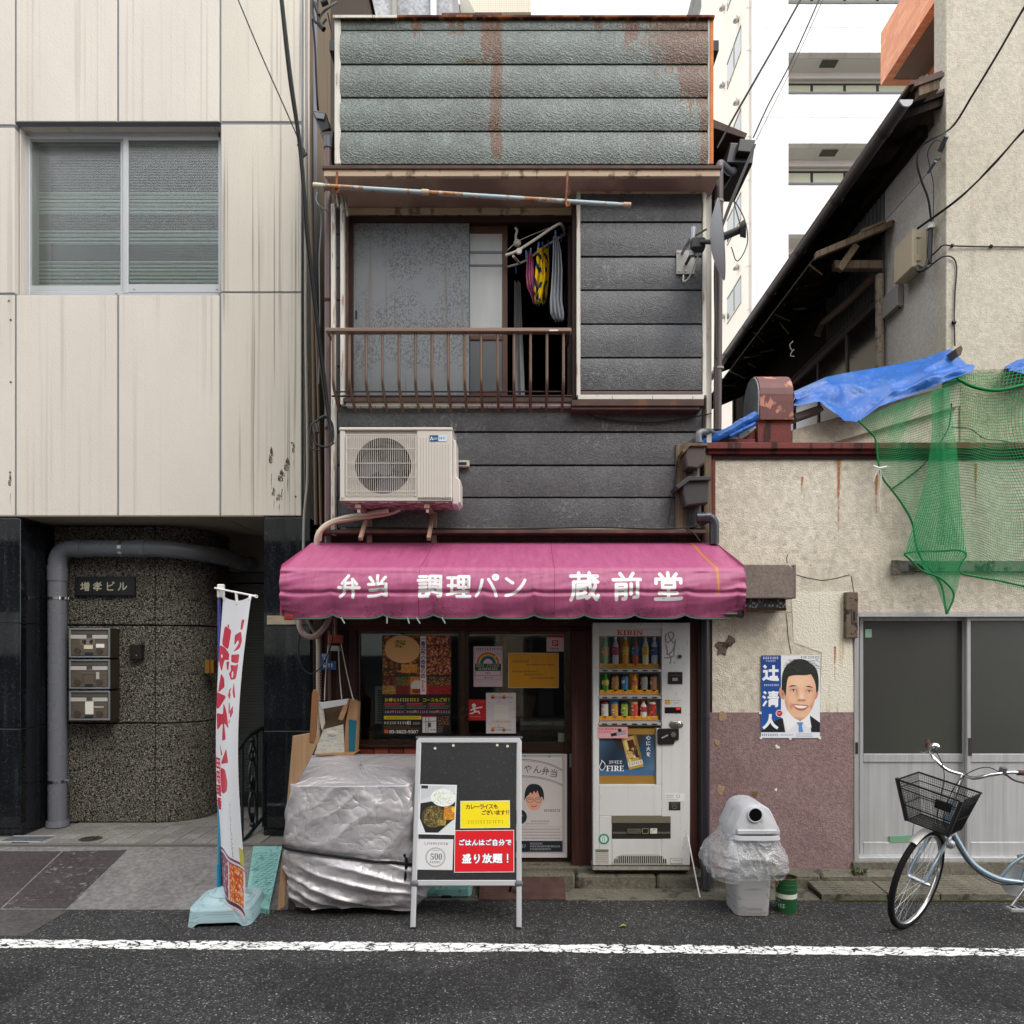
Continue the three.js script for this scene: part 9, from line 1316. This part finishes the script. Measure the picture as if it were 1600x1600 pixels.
const ck = (s,a) => { const e = bb.clone().add(V(0.17 * Math.cos(a),0.17 * Math.sin(a),0.075 * s));const k = pp('crank',B_(rod(bb.clone().add(V(0,0,0.06 * s)),e,0.01,8)),M.chrome);pp('pedal',B_(mv(bx(-0.045,0.045,-0.012,0.012,-0.035,0.035,0.005),e.x,e.y,e.z + 0.05 * s)),mt(0x8a8c8e,{ roughness: 0.5 }),k);for (const d of [-0.02,0.02]) pp('pedal_slot',B_(mv(bx(-0.012,0.012,-0.014,0.014,-0.022,0.022,0.001),e.x + d,e.y,e.z + 0.05 * s)),bk,k);};ck(1,-2.25);ck(-1,0.9);
pp('saddle',B_(mv(new THREE.SphereGeometry(0.11,20,12).scale(1.2,0.4,0.8),seat.x + 0.02,seat.y + 0.05,0)),bk);pp('kickstand',B_(rod(rear.clone().add(V(0,-0.02,0.08)),V(1.2,0.02,0.2),0.009,8)),M.steel);
}
// ---------- blue tarpaulins and green net ----------
{
const poly = (pts) => (u) => { const k = u * (pts.length - 1),i = Math.min(pts.length - 2,Math.floor(k)),f = k - i;return [pts[i][0] + (pts[i + 1][0] - pts[i][0]) * f,pts[i][1] + (pts[i + 1][1] - pts[i][1]) * f];};
const blue = mt(0xffffff,{ roughness: 0.42,side: THREE.DoubleSide,map: tex(256,0.7,(u,v) => { const f = fb(u,v,5,5,5,881),w = ss(0.66,0.74,fb(u,v,30,20,3,883));return mixc([28,92,172].map((c) => c * (0.9 + 0.2 * f)),[120,160,200],w * 0.4);}),bumpMap: gry(256,0.5,(u,v) => Math.abs(2 * fb(u,v,7,9,2,885) - 1)),bumpScale: 0.005 });
const rg = (x) => 1 - Math.abs(2 * x - 1);
const drape = (name,lab,T,B,z0,z1,amp,sd) => { const t = poly(T),b = poly(B);return single(name,lab,'tarpaulin',keep(uvm(sheet(110,40,(u,v) => { const [x0,y0] = t(u),[x1,y1] = b(u),z = z0 + (z1 - z0) * Math.pow(v,0.7),n = rg(vn(u * 3 + v * 1.6,v * 3.2 - u * 1.5 + 20,999,999,sd)) - 0.5,n2 = rg(vn(u * 6 - v * 2 + 9,v * 3.6 + u * 5 + 30,999,999,sd + 2)) - 0.5;const p = P(x0 + (x1 - x0) * v,y0 + (y1 - y0) * v,z);p.z += amp * (n + 0.5 * n2) * (0.3 + 0.7 * v);p.y += 0.4 * amp * n2 * Math.sin(Math.PI * v);return p;}))),blue);};
drape('blue_tarpaulin','large crumpled blue tarpaulin over the sloping lean-to roof',[[1240,612],[1290,590],[1330,582],[1368,575],[1440,560],[1484,546],[1516,574]],[[1240,636],[1280,629],[1316,661],[1340,660],[1372,636],[1445,608],[1516,582]],-1.0,-0.36,0.13,891);
drape('blue_tarpaulin','corner of a blue tarpaulin at the right edge above the green net',[[1568,574],[1590,562],[1640,552]],[[1570,578],[1596,586],[1640,600]],-0.8,-0.36,0.06,895);
const rl = [];for (const [x,y] of [[1182,650],[1160,662],[1136,676],[1116,686],[1100,690],[1090,698]]) rl.push(P(x,y,0.02));
const rt = thing('blue_tarpaulin','rolled blue tarpaulin strip left of the vent cowl','tarpaulin');part(rt,'roll',(() => { const g = tube(rl,0.036,50,14),p = g.attributes.position;for (let i = 0;i < p.count;i++) p.setY(i,p.getY(i) + 0.014 * (rg(vn(p.getX(i) * 22,p.getZ(i) * 30 + 5,999,999,897)) - 0.5));g.computeVertexNormals();return g;})(),blue);part(rt,'loose_end',keep(uvm(sheet(10,6,(u,v) => P(1094 - 22 * u + 4 * v,692 + 14 * u + 8 * v * (0.4 + u),0.1 + 0.01 * Math.sin(u * 9)))),),mt(0x3a9ab8,{ roughness: 0.5,side: THREE.DoubleSide }));
part(rt,'roll_fold',tube([P(1180,662,0.04),P(1160,672,0.04),P(1140,682,0.03)],0.016,20,10),blue);
// net
const n = thing('green_net','green plastic mesh net hanging down over the plaster wall in a gathered point','net');
const cell = gry(64,0.0185,(u,v) => Math.min(Math.abs(u - 0.5),Math.abs(v - 0.5)) < 0.08 ? 1 : 0),netM = mt(0x0f8a50,{ roughness: 0.6,side: THREE.DoubleSide,alphaMap: cell,alphaTest: 0.5 });
const L = poly([[1341,657],[1369,690],[1373,726],[1394,766],[1425,818],[1432,850],[1413,866]]),Rr = poly([[1680,572],[1680,640],[1680,700],[1680,760],[1680,820],[1680,880],[1680,942]]);
const Tn = poly([[1341,657],[1400,630],[1450,616],[1500,586],[1560,582],[1680,574]]),Bn = poly([[1413,866],[1450,880],[1500,893],[1540,902],[1600,917],[1680,934]]);
part(n,'net_sheet',keep(sheet(80,80,(u,v) => { const [tx,ty] = Tn(u),[bx_,by] = Bn(u),[lx,ly] = L(v),[rx,ry] = Rr(v);const c = (q,k) => q;const x = (1 - u) * lx + u * rx + (1 - v) * tx + v * bx_ - ((1 - u) * (1 - v) * 1341 + u * (1 - v) * 1680 + (1 - u) * v * 1413 + u * v * 1680),y = (1 - u) * ly + u * ry + (1 - v) * ty + v * by - ((1 - u) * (1 - v) * 657 + u * (1 - v) * 574 + (1 - u) * v * 866 + u * v * 934);return P(x,y,0.1 + 0.03 * Math.sin(u * 9 + v * 4) + 0.015 * Math.sin(u * 23));},(u,v) => [u * 1.75 + 0.06 * Math.sin(v * 7),-v * 1.35 + 0.08 * u + 0.03 * Math.sin(u * 11)])),netM);
const gather = (TL,TR,sd,lay) => { const a = poly(TL),b = poly(TR);for (let k = 0;k < lay;k++) part(n,'gathered_fold',sheet(24,90,(u,v) => { const [x0,y0] = a(v),[x1,y1] = b(v);return P(x0 + (x1 - x0) * u,y0 + (y1 - y0) * u,0.17 + k * 0.022 + 0.02 * Math.sin(u * 8 + v * 5 + k * 2));},(u,v) => [u * 0.42 + 0.31 * k + v * 0.15,-v * 1.9 + u * 0.12 * (k ? 1 : -1) + 0.3 * k]),netM);};
gather([[1455,612],[1456,680],[1448,740],[1432,800],[1414,864]],[[1482,604],[1494,690],[1500,750],[1503,810],[1510,862]],1,2);gather([[1414,864],[1440,884],[1462,912],[1478,958]],[[1510,862],[1503,885],[1496,920],[1481,958]],2,2);gather([[1460,614],[1462,700],[1468,780],[1462,850]],[[1474,608],[1476,700],[1482,780],[1500,856]],3,1);gather([[1400,632],[1394,660],[1384,690]],[[1440,618],[1420,660],[1402,700]],4,1);
const rp = mt(0x0a6e36,{ roughness: 0.6 }),rope = (pts,z,r = 0.0075) => part(n,'border_rope',tube(pts.map(([x,y]) => P(x,y,z)),r,60,7),rp);
rope([[1341,657],[1352,668],[1366,682],[1369,692],[1373,726],[1380,748],[1394,766],[1410,788],[1425,816],[1431,850],[1440,874],[1454,890],[1471,915],[1476,940],[1479,960]],0.13);rope([[1413,865],[1430,862],[1470,861],[1500,860],[1510,866],[1502,880],[1499,893],[1530,902],[1560,907],[1600,916],[1660,926]],0.16);rope([[1413,866],[1424,876],[1438,890],[1470,904],[1489,924],[1490,934],[1480,958]],0.21);rope([[1496,592],[1520,604],[1556,610],[1600,602],[1660,590]],0.15,0.012);
const ti = thing('white_tie','white string tie knotted on the edge of the green net','string');part(ti,'bow',tube([P(1364,728,0.16),P(1374,731,0.16),P(1386,729,0.16)],0.007,12,6),M.white);part(ti,'tail',tube([P(1374,731,0.16),P(1377,745,0.15),P(1374,770,0.12),P(1376,800,0.1)],0.004,16,5),M.white);part(ti,'tail',tube([P(1374,731,0.16),P(1368,742,0.15),P(1364,752,0.14)],0.004,12,5),M.white);
}
// ---------- overhead and wall cables ----------
{
const cab = (name,lab,runs,mat = M.blackcable) => { const t = thing(name,lab,'cable');for (const [pts,r,nm] of runs) part(t,nm ?? 'cable',tube(pts,r,60,6),mat);return t;};
cab('overhead_cable','thick pair of black cables sagging down the left edge of the shop house',[[[P(436,-30,0.7),P(452,120,0.6),P(468,230,0.5),P(480,380,0.36),P(496,520,0.2),P(508,620,0.1),P(517,680,0.08)],0.011],[[P(438,-30,0.72),P(455,120,0.62),P(470,230,0.52),P(483,380,0.38),P(499,520,0.22),P(511,620,0.12),P(519,690,0.1)],0.009]]);
cab('overhead_cable','thin dark wire slanting across the upper right of the cream panels',[[[P(368,-10,0.7),P(410,90,0.65),P(450,180,0.58),P(470,226,0.52)],0.005],[[P(466,226,0.5),P(474,234,0.5),P(472,244,0.5),P(478,240,0.48)],0.012,'clamp']]);
cab('wall_conduit','pale grey conduit running down the corner of the office building',[[[P(479,-20,zL + 0.1),P(479,200,zL + 0.1),P(478,500,zL + 0.1),P(480,760,zL + 0.1),P(476,800,zL + 0.1),P(474,900,zL + 0.12),P(474,960,zL + 0.12)],0.013]],M.greycable);
cab('wall_conduit','brownish conduit beside the pale one in the gap between the houses',[[[P(487,-20,-0.5),P(487,300,-0.5),P(490,560,-0.5),P(494,820,-0.5)],0.016],[[P(494,500,-0.45),P(498,640,-0.45),P(502,830,-0.45)],0.012]],mt(0x6a5a4a,{ roughness: 0.6 }));
cab('cable_knot','looped black cable ends hanging at the left of the air conditioner',[[[P(510,652,0.1),P(498,656,0.12),P(487,664,0.14),P(489,680,0.14),P(494,694,0.14),P(510,698,0.12),P(522,692,0.1)],0.008],[[P(498,654,0.14),P(508,650,0.12),P(518,660,0.1),P(521,680,0.1),P(519,692,0.1)],0.008],[[P(487,664,0.15),P(484,680,0.15),P(486,700,0.14),P(500,704,0.13)],0.006],[[P(492,662,0.16),P(496,676,0.16)],0.018,'splice']]);
cab('cable_cluster','tangle of black wires and insulators at the top left corner of the shop house',[[[P(490,-20,0.2),P(489,20,0.2),P(494,36,0.2),P(504,20,0.18),P(516,10,0.16),P(526,4,0.1)],0.009],[[P(500,-20,0.2),P(496,15,0.2),P(500,40,0.2),P(510,30,0.2)],0.008],[[P(488,30,0.18),P(492,70,0.15),P(494,120,0.1),P(496,160,0.05),P(497,172,0)],0.008],[[P(512,20,0.15),P(517,45,0.1),P(521,60,0.1)],0.005],[[P(498,36,0.2),P(506,46,0.2)],0.02,'insulator'],[[P(502,6,0.22),P(512,2,0.22)],0.02,'insulator'],[[P(491,4,0.2),P(498,24,0.2)],0.014,'insulator']]);
cab('cable_cluster','thin blue-grey wires tied to the downpipe below the pole end',[[[P(496,300,0.1),P(494,312,0.1),P(500,322,0.1),P(512,330,0.08)],0.005],[[P(498,318,0.1),P(502,340,0.05),P(499,400,0.0),P(500,500,-0.1),P(498,600,-0.2)],0.005]],mt(0x7d8a8e,{ roughness: 0.6 }));
cab('overhead_cable','black cable falling from the top right to the dark gutter at the parapet',[[[P(1256,-10,0.0),P(1220,55,0.0),P(1180,125,0.0),P(1140,195,-0.05),P(1120,232,-0.05)],0.0085]]);cab('overhead_cable','pair of thinner black cables falling to the gutter end right of the parapet',[[[P(1284,-10,-0.3),P(1262,40,-0.3),P(1232,105,-0.32),P(1200,165,-0.34),P(1177,215,-0.36)],0.0065],[[P(1290,-10,-0.3),P(1245,90,-0.32),P(1182,218,-0.36)],0.003]]);
cab('overhead_cable','bundle of black cables following the dark gutter down to the antenna',[[[P(1180,226,0.1),P(1160,275,0.14),P(1140,325,0.18),P(1124,370,0.2),P(1118,400,0.16),P(1119,560,0.14)],0.008],[[P(1178,228,0.12),P(1156,280,0.16),P(1134,335,0.2),P(1120,385,0.2)],0.008]]);
const zc = -1.12,wz = -1.3;
cab('overhead_cable','thick black service cable crossing the tall plaster wall and looping to the electric box',[[[P(1640,-50,0.4),P(1600,12,0.0),P(1560,82,-0.5),P(1520,148,-0.9),P(1488,198,zc),P(1462,214,zc),P(1440,228,zc - 0.06),P(1433,252,zc - 0.1),P(1439,280,zc - 0.15),P(1450,310,zc - 0.2),P(1455,346,zc - 0.25)],0.0095]]);
cab('overhead_cable','twisted black cable slanting down across the tall plaster wall to the electric box',[[[P(1660,150,0.2),P(1600,203,-0.3),P(1552,258,-0.7),P(1500,308,-1.05),P(1433,357,-1.42)],0.0085],[[P(1660,151,0.2),P(1600,205,-0.3),P(1550,258,-0.7),P(1502,308,-1.05),P(1434,358,-1.42)],0.006]]);
cab('wall_cable','black cable clipped level along the tall plaster wall',[[[P(1450,405,-1.4),P(1466,390,-1.25),P(1474,383,-1.17),P(1487,384,-1.175),P(1550,385.5,-1.185),P(1700,386,-1.185)],0.007],[[P(1486,384,-1.18),P(1489,384,-1.18)],0.017,'clip'],[[P(1547,385,-1.18),P(1550,385,-1.18)],0.017,'clip']]);
cab('wall_cable','black cable dropping down the corner of the tall plaster wall to the tarpaulin',[[[P(1434,414,-1.45),P(1446,420,-1.4),P(1460,410,-1.22),P(1474,401,-1.17),P(1488,402,-1.18),P(1494,412,-1.185),P(1492,460,-1.185),P(1491,500,-1.185),P(1492,540,-1.18)],0.007],[[P(1488,504,-1.18),P(1493,504,-1.18)],0.016,'clip']]);
const ib = thing('insulator_bracket','cable anchors and insulators on the shaded corner of the tall house','bracket');for (const [a,b,r] of [[[1479,213],[1468,236],0.022],[[1468,249],[1462,250],0.014],[[1462,252],[1450,270],0.014]]) part(ib,'insulator',rod(P(a[0],a[1],zc - 0.05),P(b[0],b[1],zc - 0.15),r,8),mt(0x5a6068,{ roughness: 0.5 }));part(ib,'stay_wire',tube([P(1450,270,zc - 0.15),P(1410,315,-1.8),P(1380,348,-2.3)],0.003,20,5),M.blackcable);part(ib,'drop_wire',tube([P(1472,222,zc - 0.04),P(1462,219,zc),P(1450,236,zc - 0.1),P(1453,262,zc - 0.15),P(1458,285,zc - 0.18),P(1458,345,zc - 0.2)],0.004,40,5),M.blackcable);
const wh = thing('weatherhead','grey conduit with a white cap standing beside the beige electric box','conduit'),wx = P(1454,352,-1.36);part(wh,'cap',rod(P(1454,351,-1.36),P(1454,358,-1.36),0.038,14),M.whiteplastic);part(wh,'conduit',rod(P(1454,358,-1.36),P(1452,412,-1.36),0.022,10),mt(0x25272b,{ roughness: 0.5 }));part(wh,'bracket_plate',pb(1461,1467,355,388,-1.42,-1.4),mt(0x6c7075,{ roughness: 0.5 }));part(wh,'drip_loop',tube([P(1450,405,-1.34),P(1444,420,-1.34),P(1436,424,-1.36),P(1432,416,-1.4)],0.014,24,7),M.blackcable);
cab('wall_cable','thin black wire trailing across the low plaster wall under the net',[[[P(1392,765,0.012),P(1420,745,0.012),P(1444,725,0.02),P(1470,690,0.05),P(1482,668,0.06),P(1487,630,0.06)],0.005],[[P(1487,668,0.06),P(1515,670,0.06),P(1538,685,0.06),P(1560,688,0.06),P(1600,695,0.06)],0.004]]);
cab('wall_cable','thin black wire sagging across the siding below the shutter box',[[[P(897,634,0.08),P(925,650,0.03),P(960,657,0.025),P(1020,660,0.025),P(1060,656,0.03),P(1112,646,0.08)],0.005]]);cab('wall_cable','black wire lying along the ledge above the awning',[[[P(540,824,0.08),P(700,826,0.09),P(820,826,0.09),P(930,824,0.09),P(1040,826,0.09),P(1090,822,0.1),P(1112,814,0.1)],0.007],[[P(1074,826,0.12),P(1085,834,0.13),P(1094,846,0.13)],0.006],[[P(1044,820,0.03),P(1050,780,0.03),P(1056,740,0.03),P(1058,720,0.03)],0.004]]);
const hk = thing('wire_hook','bent wire hook hanging in the dark under the broken eaves','hook');part(hk,'hook',tube([P(1239,533,-2),P(1234,540,-2),P(1238,548,-2),P(1241,546,-2)],0.004,20,5),M.greycable);part(hk,'hook_stem',tube([P(1238,548,-2),P(1235,556,-2),P(1241,557,-2)],0.004,20,5),M.greycable);
}
for (const o of all) rebase(o);
renderer.render(scene,camera);
